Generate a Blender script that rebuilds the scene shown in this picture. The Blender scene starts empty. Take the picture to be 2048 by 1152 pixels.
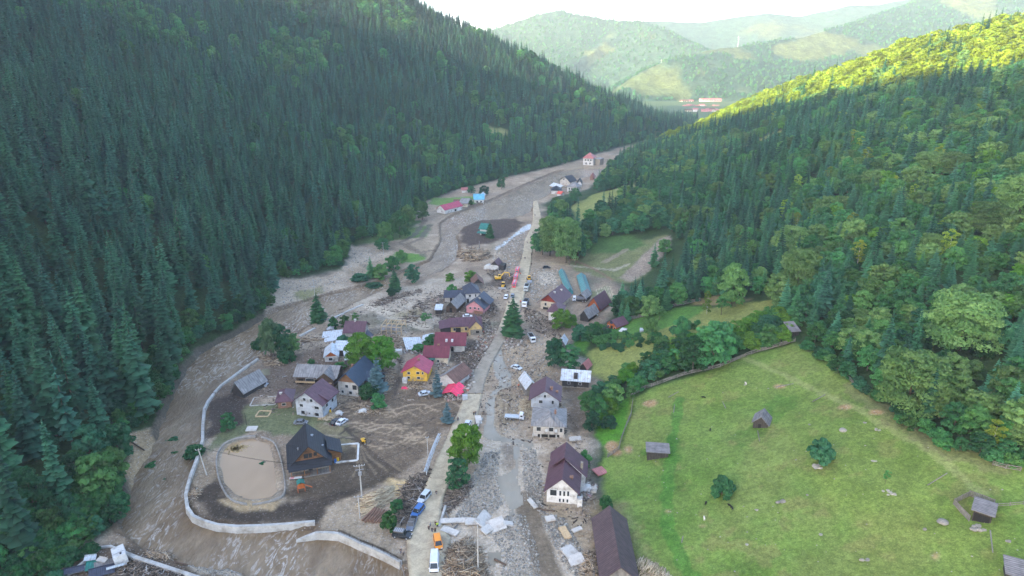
import bpy, bmesh, math, random
import numpy as np
from mathutils import Vector, Matrix
C = bpy.context.scene.collection
R = math.radians
# ---------------------------------------------------------------- camera, sky, sun, exposure
CH, PITCH, FP = 110.0, R(19.2), 1365.0
cam = bpy.data.objects.new('camera', bpy.data.cameras.new('camera')); C.objects.link(cam)
cam.location = (0, 0, CH); cam.rotation_euler = (R(90) - PITCH, 0, 0)
cam.data.lens = 24.0; cam.data.sensor_width = 36.0; cam.data.clip_start = 1; cam.data.clip_end = 30000
sc = bpy.context.scene; sc.camera = cam
HAZE = 1.4e-4
SUN_AZ = (0.80, 0.60); SUN_EL = R(14.0)        # the way the light travels, and its height
w = bpy.data.worlds.new('World'); sc.world = w; w.use_nodes = True
nt = w.node_tree; sky = nt.nodes.new('ShaderNodeTexSky'); sky.sky_type = 'NISHITA'; sky.sun_disc = False
sky.sun_elevation = SUN_EL; sky.sun_rotation = math.atan2(-SUN_AZ[0], -SUN_AZ[1])
sky.air_density = 0.7; sky.dust_density = 3.0; sky.ozone_density = 0.3; sky.altitude = 800
nt.links.new(sky.outputs[0], nt.nodes['Background'].inputs[0]); nt.nodes['Background'].inputs[1].default_value = 0.15
sl = bpy.data.lights.new('sun', 'SUN'); sl.energy = 3.3; sl.angle = R(0.5); sl.color = (1.0, 0.84, 0.52)
so = bpy.data.objects.new('sun', sl); C.objects.link(so)
so.rotation_euler = Vector((SUN_AZ[0]*math.cos(SUN_EL), SUN_AZ[1]*math.cos(SUN_EL), -math.sin(SUN_EL))).to_track_quat('-Z', 'Y').to_euler()
vs = sc.view_settings; vs.view_transform = 'Standard'; vs.look = 'None'; vs.gamma = 1.0; vs.exposure = 2.85
sc.cycles.max_bounces = 6; sc.cycles.diffuse_bounces = 2; sc.cycles.glossy_bounces = 2; sc.cycles.volume_bounces = 1
sc.cycles.transmission_bounces = 2; sc.cycles.sample_clamp_indirect = 4.0
try: sc.cycles.use_denoising = True
except Exception: pass
# ---------------------------------------------------------------- surveying: a direction seen in the photograph <-> a point on the land
sp_, cp_ = math.sin(PITCH), math.cos(PITCH)
def P3(px, py, d):                      # world point d metres in front of the lens
    u = (px-1024)/FP; t = (py-576)/FP
    return (u*d, d*(cp_ - t*sp_), CH - d*(sp_ + t*cp_))
def G(px, py, h=0.0):                   # world point on the level z = h
    t = (py-576)/FP
    return P3(px, py, (CH-h)/(sp_ + t*cp_))
def proj(x, y, z):                      # where a world point is seen (arrays or numbers)
    dz = CH - z
    d = y*cp_ + dz*sp_
    return 1024 + FP*x/np.maximum(d, 1e-3), 576 + FP*(dz*cp_ - y*sp_)/np.maximum(d, 1e-3), d
def vnoise(x, y, seed=0):
    x = np.asarray(x, float); y = np.asarray(y, float)
    xi = np.floor(x).astype(np.int64); yi = np.floor(y).astype(np.int64); fx = x-xi; fy = y-yi
    fx = fx*fx*(3-2*fx); fy = fy*fy*(3-2*fy)
    def h(a, b):
        n = (a*374761393 + b*668265263 + seed*974634777) & 0xffffffff
        n = ((n ^ (n >> 13))*1274126177) & 0xffffffff
        return ((n ^ (n >> 16)) & 0xffff)/65535.0
    a = h(xi, yi); b = h(xi+1, yi); c = h(xi, yi+1); d = h(xi+1, yi+1)
    return a + (b-a)*fx + (c-a)*fy + (a-b-c+d)*fx*fy
def fbm(x, y, s, seed=0, o=4):
    v = 0; a = 0.5; t = 0; f = 1.0/s
    for k in range(o):
        v = v + a*vnoise(np.asarray(x)*f + 17.3*k, np.asarray(y)*f - 9.1*k, seed+k); t += a; a *= 0.5; f *= 2.03
    return v/t
def poly_near(X, Y, pts):               # distance, side sign and interpolated third value of the nearest point of a polyline
    best = np.full(X.shape, 1e18); sg = np.zeros(X.shape); zz = np.zeros(X.shape)
    for (a, b) in zip(pts[:-1], pts[1:]):
        ax, ay, bx, by = a[0], a[1], b[0], b[1]; dx, dy = bx-ax, by-ay; L = dx*dx+dy*dy
        t = np.clip(((X-ax)*dx+(Y-ay)*dy)/L, 0, 1); qx = ax+t*dx; qy = ay+t*dy
        D = (X-qx)**2+(Y-qy)**2; m = D < best
        best = np.where(m, D, best); sg = np.where(m, np.sign(dx*(Y-ay)-dy*(X-ax)), sg)
        zz = np.where(m, a[2]+t*(b[2]-a[2]), zz)
    return np.sqrt(best), sg, zz
def inpoly(X, Y, pts):
    r = np.zeros(np.shape(X), bool); n = len(pts); j = n-1
    for i in range(n):
        xi, yi = pts[i][:2]; xj, yj = pts[j][:2]
        if yi != yj:
            r ^= ((yi > Y) != (yj > Y)) & (X < (xj-xi)*(Y-yi)/(yj-yi)+xi)
        j = i
    return r
# ---------------------------------------------------------------- the shape of the land
FOOTL = [(-330,-300,0), (-200,0,0), (-150,90,0)] + [G(*p) for p in [(60,1120),(245,1060),(262,960),(300,860),(345,790),(360,730),(400,690),(480,660),(548,615),(552,565),(600,556),
        (690,535),(700,492),(760,486),(815,452),(850,405),(900,385),(990,362),(1060,345),(1135,328),(1180,312),(1240,294),(1320,278),(1392,262)]] + [(300,1120,0),(320,1250,0),(330,1500,0)]
FOOTR = [(60,-300,0), (34,0,0), (28,80,0)] + [G(*p) for p in [(1235,1152),(1205,1030),(1196,900),(1190,800),(1185,735),(1145,690),(1190,660),(1222,635),(1250,590),(1240,560),
        (1180,525),(1100,500),(1092,440),(1100,395),(1165,385),(1215,345),(1235,322)]] + [(190,860,0),(330,1000,0),(420,1200,0),(430,1500,0)]
RIDL = [(-560,-700,400), (-560,-164,395), (-550,62,322), (-535,272,268), (-520,480,250)] + [P3(*p) for p in  # first points: unseen ridge, heights shaped to place its shadow line
        [(-100,-200,690),(250,-160,760),(600,-90,800),(800,-25,830),(900,30,840),(1000,78,850),(1130,138,880),(1250,196,925),(1370,250,990)]] + [(300,1130,-8)]
RIDR = [(470,-400,150), (470,0,145), (455,300,140)] + [P3(*p) for p in
        [(2300,-2,520),(2048,52,560),(1900,84,620),(1750,120,690),(1600,168,770),(1500,205,840),(1440,228,890),(1380,262,930)]] + [(262,1010,-6)]
GX0, GX1, GY0, GY1, GS = -760., 1100., -420., 1620., 5.0
gx = np.arange(GX0, GX1+1, GS); gy = np.arange(GY0, GY1+1, GS)
MX, MY = np.meshgrid(gx, gy)
def side_hill(X, Y, foot, rid, sgn):
    df, sf, _ = poly_near(X, Y, foot); dr, sr, zr = poly_near(X, Y, rid)
    on = (sf*sgn) > 0
    beyond = (sr*sgn) > 0
    t = df/(df+dr+1e-6)
    inner = zr*(0.72*t + 0.28*t*t*(3-2*t))
    outer = zr - 0.30*dr
    z = np.where(beyond, outer, inner)
    return np.where(on, np.maximum(z, 0), 0)
BASE = np.maximum(side_hill(MX, MY, FOOTL, RIDL, 1), side_hill(MX, MY, FOOTR, RIDR, -1))
def blur(A, n):
    for _ in range(n):
        A = (np.pad(A, ((1, 1), (0, 0)), 'edge')[:-2]+2*A+np.pad(A, ((1, 1), (0, 0)), 'edge')[2:])/4
        A = (np.pad(A, ((0, 0), (1, 1)), 'edge')[:, :-2]+2*A+np.pad(A, ((0, 0), (1, 1)), 'edge')[:, 2:])/4
    return A
B1, B2 = blur(BASE, 2), blur(BASE, 60)
k = np.clip(BASE/25, 0, 1); BASE = B1*(1-k)+B2*k
BASE = BASE + np.clip(BASE/40, 0, 1)*(fbm(MX, MY, 90, 3)-0.5)*22
def bil(A, x, y):
    fx = np.clip((np.asarray(x, float)-GX0)/GS, 0, len(gx)-1.001); fy = np.clip((np.asarray(y, float)-GY0)/GS, 0, len(gy)-1.001)
    i = fx.astype(int); j = fy.astype(int); u = fx-i; v = fy-j
    return (A[j, i]*(1-u)+A[j, i+1]*u)*(1-v)+(A[j+1, i]*(1-u)+A[j+1, i+1]*u)*v
def hit(px, py):                        # the land under a direction of view
    u = (px-1024)/FP; t = (py-576)/FP
    dx, dy, dz = u, cp_-t*sp_, -(sp_+t*cp_)
    s = 90.0; prev = s
    while s < 1800:
        if CH+dz*s <= float(bil(BASE, dx*s, dy*s)): break
        prev = s; s += 3.0
    lo, hi = prev, s
    for _ in range(12):
        m = (lo+hi)/2
        if CH+dz*m <= float(bil(BASE, dx*m, dy*m)): hi = m
        else: lo = m
    return (dx*hi, dy*hi, CH+dz*hi)
# ---------------------------------------------------------------- materials (all procedural)
MATS = {}
def nd(t, kind, **kw):
    n = t.nodes.new(kind)
    for a, b in kw.items(): setattr(n, a, b)
    return n
def new_mat(name):
    m = bpy.data.materials.new(name); m.use_nodes = True; t = m.node_tree
    return m, t, t.nodes['Principled BSDF']
def noise_node(t, scale, detail=4, coord='Object', rough=0.6, dist=0.0):
    tc = nd(t, 'ShaderNodeTexCoord'); n = nd(t, 'ShaderNodeTexNoise')
    n.inputs['Scale'].default_value = scale; n.inputs['Detail'].default_value = detail
    n.inputs['Roughness'].default_value = rough; n.inputs['Distortion'].default_value = dist
    t.links.new(tc.outputs[coord], n.inputs['Vector']); return n
def mrange(t, src, a, b, c, d):
    n = nd(t, 'ShaderNodeMapRange'); n.clamp = True
    for i, v in enumerate((a, b, c, d)): n.inputs[i+1].default_value = v
    t.links.new(src, n.inputs[0]); return n.outputs[0]
def mult(t, col, fac):                   # colour * scalar
    n = nd(t, 'ShaderNodeVectorMath', operation='SCALE'); t.links.new(col, n.inputs[0]); t.links.new(fac, n.inputs['Scale']); return n.outputs[0]
def mixc(t, fac, a, b):
    n = nd(t, 'ShaderNodeMix', data_type='RGBA')
    if isinstance(fac, (int, float)): n.inputs[0].default_value = fac
    else: t.links.new(fac, n.inputs[0])
    for i, v in ((6, a), (7, b)):
        if isinstance(v, tuple): n.inputs[i].default_value = (*v[:3], 1)
        else: t.links.new(v, n.inputs[i])
    return n.outputs[2]
def bump(t, b, h, strength, dist):
    n = nd(t, 'ShaderNodeBump'); n.inputs['Strength'].default_value = strength; n.inputs['Distance'].default_value = dist
    t.links.new(h, n.inputs['Height']); t.links.new(n.outputs[0], b.inputs['Normal'])
def plain(name, col, rough=0.7, var=0.25, scale=1.5, metal=0.0, dirt=None, spec=0.3, bmp=0.0):
    """one surface colour with weathering: tonal noise, and dirt patches where asked"""
    if name in MATS: return MATS[name]
    m, t, b = new_mat(name)
    n1 = noise_node(t, scale, 6); n2 = noise_node(t, scale*6, 3)
    c = mixc(t, 0.0, (*col, 1), (*col, 1)); f = mrange(t, n1.outputs[0], 0.3, 0.7, 1-var, 1+var)
    c = mult(t, c, f)
    c = mult(t, c, mrange(t, n2.outputs[0], 0.3, 0.7, 1-var*.4, 1+var*.4))
    if dirt:
        n3 = noise_node(t, scale*.6, 5); c = mixc(t, mrange(t, n3.outputs[0], 0.5, 0.68, 0.0, 0.8), c, dirt)
    t.links.new(c, b.inputs['Base Color']); b.inputs['Roughness'].default_value = rough
    b.inputs['Metallic'].default_value = metal; b.inputs['Specular IOR Level'].default_value = spec
    if bmp: bump(t, b, n2.outputs[0], 0.6, bmp)
    MATS[name] = m; return m
def ribbed(name, col, pitch=0.35, rough=0.5, var=0.2, axis=0, amount=0.2, rust=None, spec=0.35):
    """sheet metal, tiles or boards: stripes across local x (or y), with patchy weathering"""
    if name in MATS: return MATS[name]
    m, t, b = new_mat(name)
    tc = nd(t, 'ShaderNodeTexCoord'); sep = nd(t, 'ShaderNodeSeparateXYZ'); t.links.new(tc.outputs['UV'], sep.inputs[0])
    mu = nd(t, 'ShaderNodeMath', operation='MULTIPLY'); mu.inputs[1].default_value = 6.2832/pitch; t.links.new(sep.outputs[axis], mu.inputs[0])
    si = nd(t, 'ShaderNodeMath', operation='SINE'); t.links.new(mu.outputs[0], si.inputs[0])
    n1 = noise_node(t, 0.7, 6)
    n2 = nd(t, 'ShaderNodeTexNoise'); n2.inputs['Scale'].default_value = 1.0; n2.inputs['Detail'].default_value = 3
    mp = nd(t, 'ShaderNodeMapping'); mp.inputs['Scale'].default_value = (2.5, 0.35, 1) if axis == 0 else (0.35, 2.5, 1)
    t.links.new(tc.outputs['UV'], mp.inputs[0]); t.links.new(mp.outputs[0], n2.inputs['Vector'])
    c = mixc(t, 0.0, (*col, 1), (*col, 1))
    c = mult(t, c, mrange(t, n1.outputs[0], 0.3, 0.7, 1-var, 1+var))
    c = mult(t, c, mrange(t, n2.outputs[0], 0.3, 0.7, 1-var, 1+var))
    c = mult(t, c, mrange(t, si.outputs[0], -1, -0.4, 1-amount, 1.0))
    if rust:
        n3 = noise_node(t, 0.9, 6); c = mixc(t, mrange(t, n3.outputs[0], 0.52, 0.66, 0.0, 0.85), c, rust)
    t.links.new(c, b.inputs['Base Color']); b.inputs['Roughness'].default_value = rough; b.inputs['Specular IOR Level'].default_value = spec
    bump(t, b, si.outputs[0], 0.5, 0.03)
    MATS[name] = m; return m
def leafmat(name, dark, light, hue=0.12, trans=0.25, spec=0.15, lo=.6, hi=1.5):
    """foliage: leaf-to-leaf and tree-to-tree variation of the leaf colour"""
    m, t, b = new_mat(name)
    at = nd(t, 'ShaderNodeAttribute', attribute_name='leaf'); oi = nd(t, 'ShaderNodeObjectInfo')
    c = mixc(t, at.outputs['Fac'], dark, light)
    hs = nd(t, 'ShaderNodeHueSaturation'); t.links.new(c, hs.inputs['Color'])
    t.links.new(mrange(t, oi.outputs['Random'], 0, 1, 0.5-hue*.28, 0.5+hue*.22), hs.inputs['Hue'])
    wn = nd(t, 'ShaderNodeTexWhiteNoise', noise_dimensions='1D'); t.links.new(oi.outputs['Random'], wn.inputs['W'])
    t.links.new(mrange(t, wn.outputs['Value'], 0, 1, lo, hi), hs.inputs['Value'])
    hs.inputs['Saturation'].default_value = 1.0
    t.links.new(hs.outputs[0], b.inputs['Base Color']); b.inputs['Roughness'].default_value = 0.75
    b.inputs['Specular IOR Level'].default_value = spec
    tr = nd(t, 'ShaderNodeBsdfTranslucent'); t.links.new(hs.outputs[0], tr.inputs['Color'])
    mx = nd(t, 'ShaderNodeMixShader'); mx.inputs[0].default_value = trans
    t.links.new(b.outputs[0], mx.inputs[1]); t.links.new(tr.outputs[0], mx.inputs[2])
    t.links.new(mx.outputs[0], t.nodes['Material Output'].inputs['Surface'])
    MATS[name] = m; return m
# ---------------------------------------------------------------- object helpers
def tag(o, label=None, cat=None, group=None, kind=None):
    if label: o['label'] = label
    if cat: o['category'] = cat
    if group: o['group'] = group
    if kind: o['kind'] = kind
    return o
def link(o, parent=None):
    C.objects.link(o)
    if parent: o.parent = parent
    return o
def empty(name, loc, rz=0.0, label=None, cat=None, group=None):
    o = bpy.data.objects.new(name, None); o.empty_display_size = 0.5; C.objects.link(o)
    o.location = loc; o.rotation_euler = (0, 0, rz); return tag(o, label, cat, group)
def mesh_np(name, V, F, mat, attr=None, uv=None):
    """V (n,3); F list of faces or (m,k) array; attr per-vertex value stored as 'leaf'"""
    me = bpy.data.meshes.new(name); V = np.asarray(V, np.float32)
    if isinstance(F, np.ndarray):
        m_, k_ = F.shape
        me.vertices.add(len(V)); me.vertices.foreach_set('co', V.ravel())
        me.loops.add(m_*k_); me.loops.foreach_set('vertex_index', F.astype(np.int32).ravel())
        me.polygons.add(m_); me.polygons.foreach_set('loop_start', np.arange(0, m_*k_, k_, dtype=np.int32))
        me.update(calc_edges=True); me.validate()
    else:
        me.from_pydata(V.tolist(), [], F)
    if attr is not None:
        a = me.attributes.new('leaf', 'FLOAT', 'POINT'); a.data.foreach_set('value', np.asarray(attr, np.float32))
    if mat is not None: me.materials.append(mat)
    return me
class MB:
    """collects shapes in local space, builds ONE mesh object with box-projected uv in metres"""
    def __init__(s): s.v = []; s.f = []
    def add(s, V, F):
        n = len(s.v); s.v += [tuple(p) for p in V]; s.f += [tuple(i+n for i in f) for f in F]; return s
    def box(s, c, d, rz=0.0, rx=0.0, ry=0.0):
        M = Matrix.Rotation(rz, 3, 'Z') @ Matrix.Rotation(ry, 3, 'Y') @ Matrix.Rotation(rx, 3, 'X')
        P = [Vector(c) + M @ Vector((x*d[0]/2, y*d[1]/2, z*d[2]/2)) for x, y, z in
             ((-1,-1,-1),(1,-1,-1),(1,1,-1),(-1,1,-1),(-1,-1,1),(1,-1,1),(1,1,1),(-1,1,1))]
        return s.add(P, [(0,3,2,1),(4,5,6,7),(0,1,5,4),(1,2,6,5),(2,3,7,6),(3,0,4,7)])
    def bar(s, a, b, r, n=6, r2=None):
        a = Vector(a); b = Vector(b); d = (b-a)
        if d.length < 1e-6: return s
        q = d.to_track_quat('Z', 'Y'); r2 = r if r2 is None else r2; P = []
        for (c, rr) in ((a, r), (b, r2)):
            for i in range(n):
                an = 2*math.pi*i/n; P.append(c + q @ Vector((rr*math.cos(an), rr*math.sin(an), 0)))
        F = [(i, (i+1) % n, n+(i+1) % n, n+i) for i in range(n)] + [tuple(range(n))[::-1], tuple(range(n, 2*n))]
        return s.add(P, F)
    def path(s, pts, r, n=6):
        for a, b in zip(pts[:-1], pts[1:]): s.bar(a, b, r, n)
        return s
    def prism(s, outline, axis, a, b):
        """outline in the plane across axis ('x': (y,z), 'y': (x,z), 'z': (x,y)) swept from a to b"""
        n = len(outline); P = []
        for t in (a, b):
            for (p, q) in outline:
                P.append({'x': (t, p, q), 'y': (p, t, q), 'z': (p, q, t)}[axis])
        F = [(i, (i+1) % n, n+(i+1) % n, n+i) for i in range(n)] + [tuple(range(n))[::-1], tuple(range(n, 2*n))]
        return s.add(P, F)
    def slab(s, quad, th):
        """a sheet through four corners with thickness below it"""
        q = [Vector(p) for p in quad]; n = (q[1]-q[0]).cross(q[-1]-q[0]).normalized()
        if n.z < 0: n = -n
        P = q + [p - n*th for p in q]; k = len(q)
        return s.add(P, [tuple(range(k)), tuple(range(k, 2*k))[::-1]] + [(i, k+i, k+(i+1) % k, (i+1) % k) for i in range(k)])
    def build(s, name, mat, parent=None, smooth=False, bevel=0.0):
        me = bpy.data.meshes.new(name); me.from_pydata(s.v, [], s.f); me.materials.append(mat)
        bm = bmesh.new(); bm.from_mesh(me); bmesh.ops.recalc_face_normals(bm, faces=bm.faces)
        if bevel: bmesh.ops.bevel(bm, geom=bm.edges[:], offset=bevel, segments=2, affect='EDGES', profile=.6)
        uvl = bm.loops.layers.uv.new('UVMap')
        for f in bm.faces:
            n = f.normal; f.smooth = smooth
            if abs(n.z) > 0.25:      # roofs: u along the eave, v up the slope
                h = Vector((n.x, n.y, 0)); h = h.normalized() if h.length > .05 else Vector((0, 1, 0)); e = Vector((-h.y, h.x, 0)); g = n.cross(e)
            else:
                e = Vector((-n.y, n.x, 0)).normalized() if abs(n.z) < .99 else Vector((1, 0, 0)); g = Vector((0, 0, 1))
            for l in f.loops: l[uvl].uv = (l.vert.co.dot(e), l.vert.co.dot(g))
        bm.to_mesh(me); bm.free()
        return link(bpy.data.objects.new(name, me), parent)
# ---------------------------------------------------------------- the valley floor: river bed, pond, colours of the ground
def W(pts, h=0.0): return [G(px, py, h)[:2] for px, py in pts]
def WH(pts): return [hit(px, py)[:2] for px, py in pts]
RIVER = W([(262,960),(300,905),(318,860),(345,790),(375,738),(405,704),(470,672),(555,622),(640,596),(700,580),(762,563),(805,545),(862,522),(885,480),
  (880,450),(905,432),(990,398),(1045,373),(1110,345),(1160,337),(1215,338),(1215,352),(1150,358),(1110,374),(1095,392),(1070,404),(1060,425),(1030,437),(962,442),(928,455),(912,472),
  (918,492),(912,520),(880,545),(820,562),(762,582),(720,602),(680,622),(640,640),(595,668),(550,694),(515,718),(478,744),(438,774),(410,815),(400,880),
  (374,960),(369,1010),(395,1047),(480,1064),(628,1060),(598,1082),(640,1074),(682,1078),(742,1108),(800,1136),(806,1152),(806,1230),(690,1230),(480,1148),(400,1140),(330,1112),(285,1092),(240,1062),(250,1010)], -1.0)
POND = W([(446,905),(462,888),(500,878),(535,886),(543,905),(551,950),(553,982),(541,995),(505,999),(470,988),(450,965),(442,930)], -0.4)
PONDR = W([(436,905),(455,884),(500,873),(542,881),(558,905),(569,950),(570,988),(550,1003),(505,1012),(462,1002),(440,968),(432,930)], 0)
def sdist(X, Y, poly):
    d, _, _ = poly_near(X, Y, [(*p[:2], 0) for p in poly] + [(*poly[0][:2], 0)])
    return np.where(inpoly(X, Y, poly), d, -d)
def sd_box(X, Y, poly, m):
    """signed distance evaluated only near the polygon"""
    P = np.array([p[:2] for p in poly]); r = np.full(X.shape, -1e3)
    sel = (X > P[:, 0].min()-m) & (X < P[:, 0].max()+m) & (Y > P[:, 1].min()-m) & (Y < P[:, 1].max()+m)
    if sel.any(): r[sel] = sdist(X[sel], Y[sel], poly)
    return r
def ZT(x, y):
    """height of the ground"""
    X = np.atleast_1d(np.asarray(x, float)); Y = np.atleast_1d(np.asarray(y, float))
    b = bil(BASE, X, Y)
    z = b + (fbm(X, Y, 14, 5, 3)-0.5)*0.7 + (fbm(X, Y, 2.6, 8, 3)-0.5)*0.28
    dr = sd_box(X, Y, RIVER, 8) + (fbm(X, Y, 4, 9, 3)-0.5)*2.2
    z = z - np.clip((dr+0.8)/2.2, 0, 1)*3.2
    dp = sd_box(X, Y, POND, 6); z = z - np.clip((dp+1.0)/2.2, 0, 1)*1.1
    return z
def zt(x, y): return float(ZT(x, y)[0])
def ray(px, py):                         # where a direction of view meets the finished ground
    h = hit(px, py); x, y, z0 = h
    for _ in range(3):
        z = zt(x, y); x, y, _z = G(px, py, min(z, 105)); 
    return (x, y, zt(x, y))
def smooth01(a): a = np.clip(a, 0, 1); return a*a*(3-2*a)
# the sheet of ground: fine near the village, coarser outwards
r_ = [60.0]
while r_[-1] < 1450: r_.append(r_[-1] + max(0.62, (r_[-1]-40)*0.0052))
rows = np.array(list(np.arange(-400, 60, 20)) + r_ + [1500, 1560, 1610])
uu = np.concatenate([np.linspace(-5.5, -1.0, 26)[:-1], np.linspace(-1.0, 1.0, 760), np.linspace(1.0, 5.5, 26)[1:]])
wy = np.where(rows < 60, 180 + (60-rows)*.2, 180 + np.maximum(rows-200, 0)*1.0) * 0.80
wy = np.where((rows >= 60) & (rows < 200), 144 + (rows-200)*0.25, wy)
TX = np.clip(uu[None, :]*wy[:, None], -750, 1090); TY = np.repeat(rows[:, None], len(uu), 1)
TX = TX.ravel(); TY = TY.ravel()
TX = TX + np.linspace(0, 0, len(TX))
TZ = ZT(TX, TY)
col = np.zeros((len(TX), 3)); grassy = np.zeros(len(TX)); stony = np.zeros(len(TX))
def lay(mask, c, gr=None, st=None):
    global col, grassy, stony
    m = mask[:, None]; col = col*(1-m) + np.array(c)[None, :]*m
    if gr is not None: grassy = grassy*(1-mask) + gr*mask
    if st is not None: stony = stony*(1-mask) + st*mask
def area(poly, c, soft=2.0, rag=3.0, gr=None, st=None, a=1.0, scale=6.0, seed=1, world=False):
    Pw = poly if world else WH(poly)
    d = sd_box(TX, TY, Pw, soft+rag+2); sel = d > -900
    m = np.zeros(len(TX)); m[sel] = smooth01((d[sel] + (fbm(TX[sel], TY[sel], scale, seed, 4)-0.5)*2*rag)/soft + 0.5)*a
    lay(m, c, gr, st)
def stroke(pts, wd, c, a=1.0, rag=0.4, gr=None, st=None, seed=2, world=False):
    Pw = [(*(p if world else hit(*p)[:2]), 0) for p in pts]; P = np.array(Pw)
    m_ = wd+2; sel = (TX > P[:, 0].min()-m_) & (TX < P[:, 0].max()+m_) & (TY > P[:, 1].min()-m_) & (TY < P[:, 1].max()+m_)
    if not sel.any(): return
    d, _, _ = poly_near(TX[sel], TY[sel], Pw)
    m = np.zeros(len(TX)); m[sel] = smooth01((wd/2 - d + (fbm(TX[sel], TY[sel], 2.5, seed, 3)-0.5)*2*rag)/max(wd*.25, .3) + 0.5)*a
    lay(m, c, gr, st)
MUD = (0.235, 0.208, 0.185); DARK = (0.05, 0.043, 0.041); BROWN = (0.11, 0.092, 0.08); GRAV = (0.34, 0.325, 0.315); SAND = (0.40, 0.355, 0.27)
GRASS = (0.138, 0.215, 0.043); LUSH = (0.055, 0.165, 0.020); OLIVE = (0.21, 0.23, 0.06); FLOOR = (0.028, 0.055, 0.016)
b_ = bil(BASE, TX, TY)
lay(np.ones(len(TX)), FLOOR, 1.0, 0.0)
n_ = fbm(TX, TY, 30, 11)
lay(smooth01((0.9-b_ + (n_-.5)*1.6)/0.8)*1.0, MUD, 0.0, 0.5)
nb = fbm(TX, TY, 11, 21, 5); flat = smooth01((1.2-b_)/1.0)
lay(flat*smooth01((nb-0.54)/0.10)*0.60, (0.155, 0.132, 0.118)); lay(flat*smooth01((0.42-nb)/0.08)*0.5, (0.33, 0.305, 0.285), None, 0.9)
# left bank: washed out gravel fan
area([(552,560),(640,553),(692,540),(700,492),(770,494),(800,505),(770,540),(715,575),(640,590),(555,625),(530,650)], (0.30,0.275,0.255), 3, 4, 0, 1)
area([(690,545),(720,530),(760,520),(800,500),(850,470),(880,520),(800,545),(720,575)], (0.22,0.20,0.175), 3, 3, 0, .6)
area([(590,585),(640,575),(650,585),(610,600),(585,598)], (0.16,0.17,0.06), 3, 4, .7, .3, .8)
area([(785,503),(850,508),(852,520),(800,527)], (0.10,0.20,0.035), 2, 2, 1, 0)
area([(800,455),(862,450),(850,475),(790,480)], (0.11,0.17,0.05), 4, 3, 1, 0)
area([(868,395),(955,392),(950,408),(880,412),(858,406)], (0.13,0.22,0.05), 4, 3, 1, 0)
area([(700,485),(770,487),(790,480),(850,440),(820,440),(770,470)], (0.07,0.12,0.035), 4, 3, 1, 0)
for pts in ([(850,440),(830,470),(800,485),(835,505),(870,500)], [(860,450),(842,478),(815,488),(850,512)]):
    stroke(pts, 3.5, (0.12,0.105,0.09), .8, 1.2)
# central gravel bed right of the road
area([(968,880),(1010,880),(1060,880),(1085,905),(1085,1000),(1100,1050),(1150,1100),(1190,1160),(1240,1300),(880,1300),(885,1100),(890,1050),(905,990),(950,930)], GRAV, 3, 3, 0, 1)
area([(1100,1010),(1160,1030),(1175,1090),(1120,1060)], (0.27,0.245,0.21), 3, 3, 0, .6)
area([(1140,985),(1195,990),(1190,1040),(1160,1035)], (0.17,0.15,0.13), 3, 3, 0, .5)
area([(1000,890),(1035,890),(1042,930),(1020,950),(1000,930)], (0.20,0.185,0.175), 3, 2, 0, .7)
area([(1005,700),(1040,690),(1090,700),(1120,740),(1060,790),(1030,770)], (0.27,0.235,0.195), 4, 4, 0, .7)
area([(990,780),(1030,785),(1035,840),(1005,870),(990,850)], (0.22,0.195,0.16), 3, 2, 0, .6)
area([(1128,775),(1180,775),(1175,860),(1140,880)], (0.115,0.10,0.09), 4, 3, 0, .4)
area([(1060,680),(1110,670),(1130,720),(1080,720)], (0.30,0.27,0.24), 4, 4, 0, .9)
stroke([(1058,1018),(1066,1060),(1085,1110),(1102,1160),(1125,1230)], 6.0, (0.135,0.120,0.105), .95, .5, 0, .1)
stroke([(1052,1000),(1062,1022)], 7.0, (0.135,0.120,0.105), .9, .6)
# gravel plain behind the village
area([(725,600),(790,578),(870,560),(930,560),(930,575),(870,600),(900,640),(860,650),(800,635)], (0.30,0.285,0.275), 6, 6, 0, .9)
stroke([(718,602),(745,615),(790,634),(850,655)], 6.5, (0.36,0.35,0.34), .9, .5, 0, .1)
area([(780,625),(845,620),(850,640),(800,640)], (0.19,0.17,0.09), 5, 5, .3, .4, .7)
# village soil
area([(408,800),(440,775),(520,730),(600,700),(680,690),(690,740),(600,790),(520,800),(500,845),(440,870),(412,880)], (0.112,0.094,0.086), 5, 5, 0, .5)
area([(412,805),(470,785),(500,800),(490,850),(440,868),(415,870)], (0.045,0.038,0.038), 3, 2, 0, .3)
area([(380,985),(415,950),(440,965),(455,1005),(520,1018),(600,1000),(690,960),(800,930),(790,965),(700,1000),(640,1050),(480,1048),(410,1035)], (0.048,0.041,0.038), 3, 3, 0, .2)
area([(385,900),(432,880),(425,960),(385,985)], (0.19,0.165,0.14), 3, 3, 0, .5)
area([(430,1000),(560,1003),(545,1022),(470,1020)], (0.30,0.25,0.18), 2, 2, 0, .5)
area([(640,810),(700,800),(820,775),(920,790),(930,800),(900,850),(868,880),(850,905),(800,955),(720,960),(640,990),(575,985),(575,945),(680,900),(660,860)], (0.118,0.098,0.083), 4, 3, 0, .3)
area([(700,890),(800,935),(790,955),(700,975),(640,1000),(580,985),(660,945)], (0.070,0.060,0.052), 3, 3, 0, .2)
area([(790,720),(812,700),(800,770),(790,790)], (0.075,0.064,0.060), 3, 2, 0, .3)
area([(645,1010),(790,965),(850,960),(835,1040),(800,1060),(790,1110),(700,1070),(640,1065)], (0.27,0.24,0.21), 3, 3, 0, .7)
area([(780,955),(830,958),(815,985),(780,990)], (0.48,0.40,0.26), 2, 2, 0, .3)
area([(490,812),(560,800),(640,838),(700,850),(690,870),(560,870),(500,862),(440,888),(420,905),(405,895),(440,868),(500,845)], (0.135,0.150,0.075), 3, 3, .8, .1)
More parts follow.
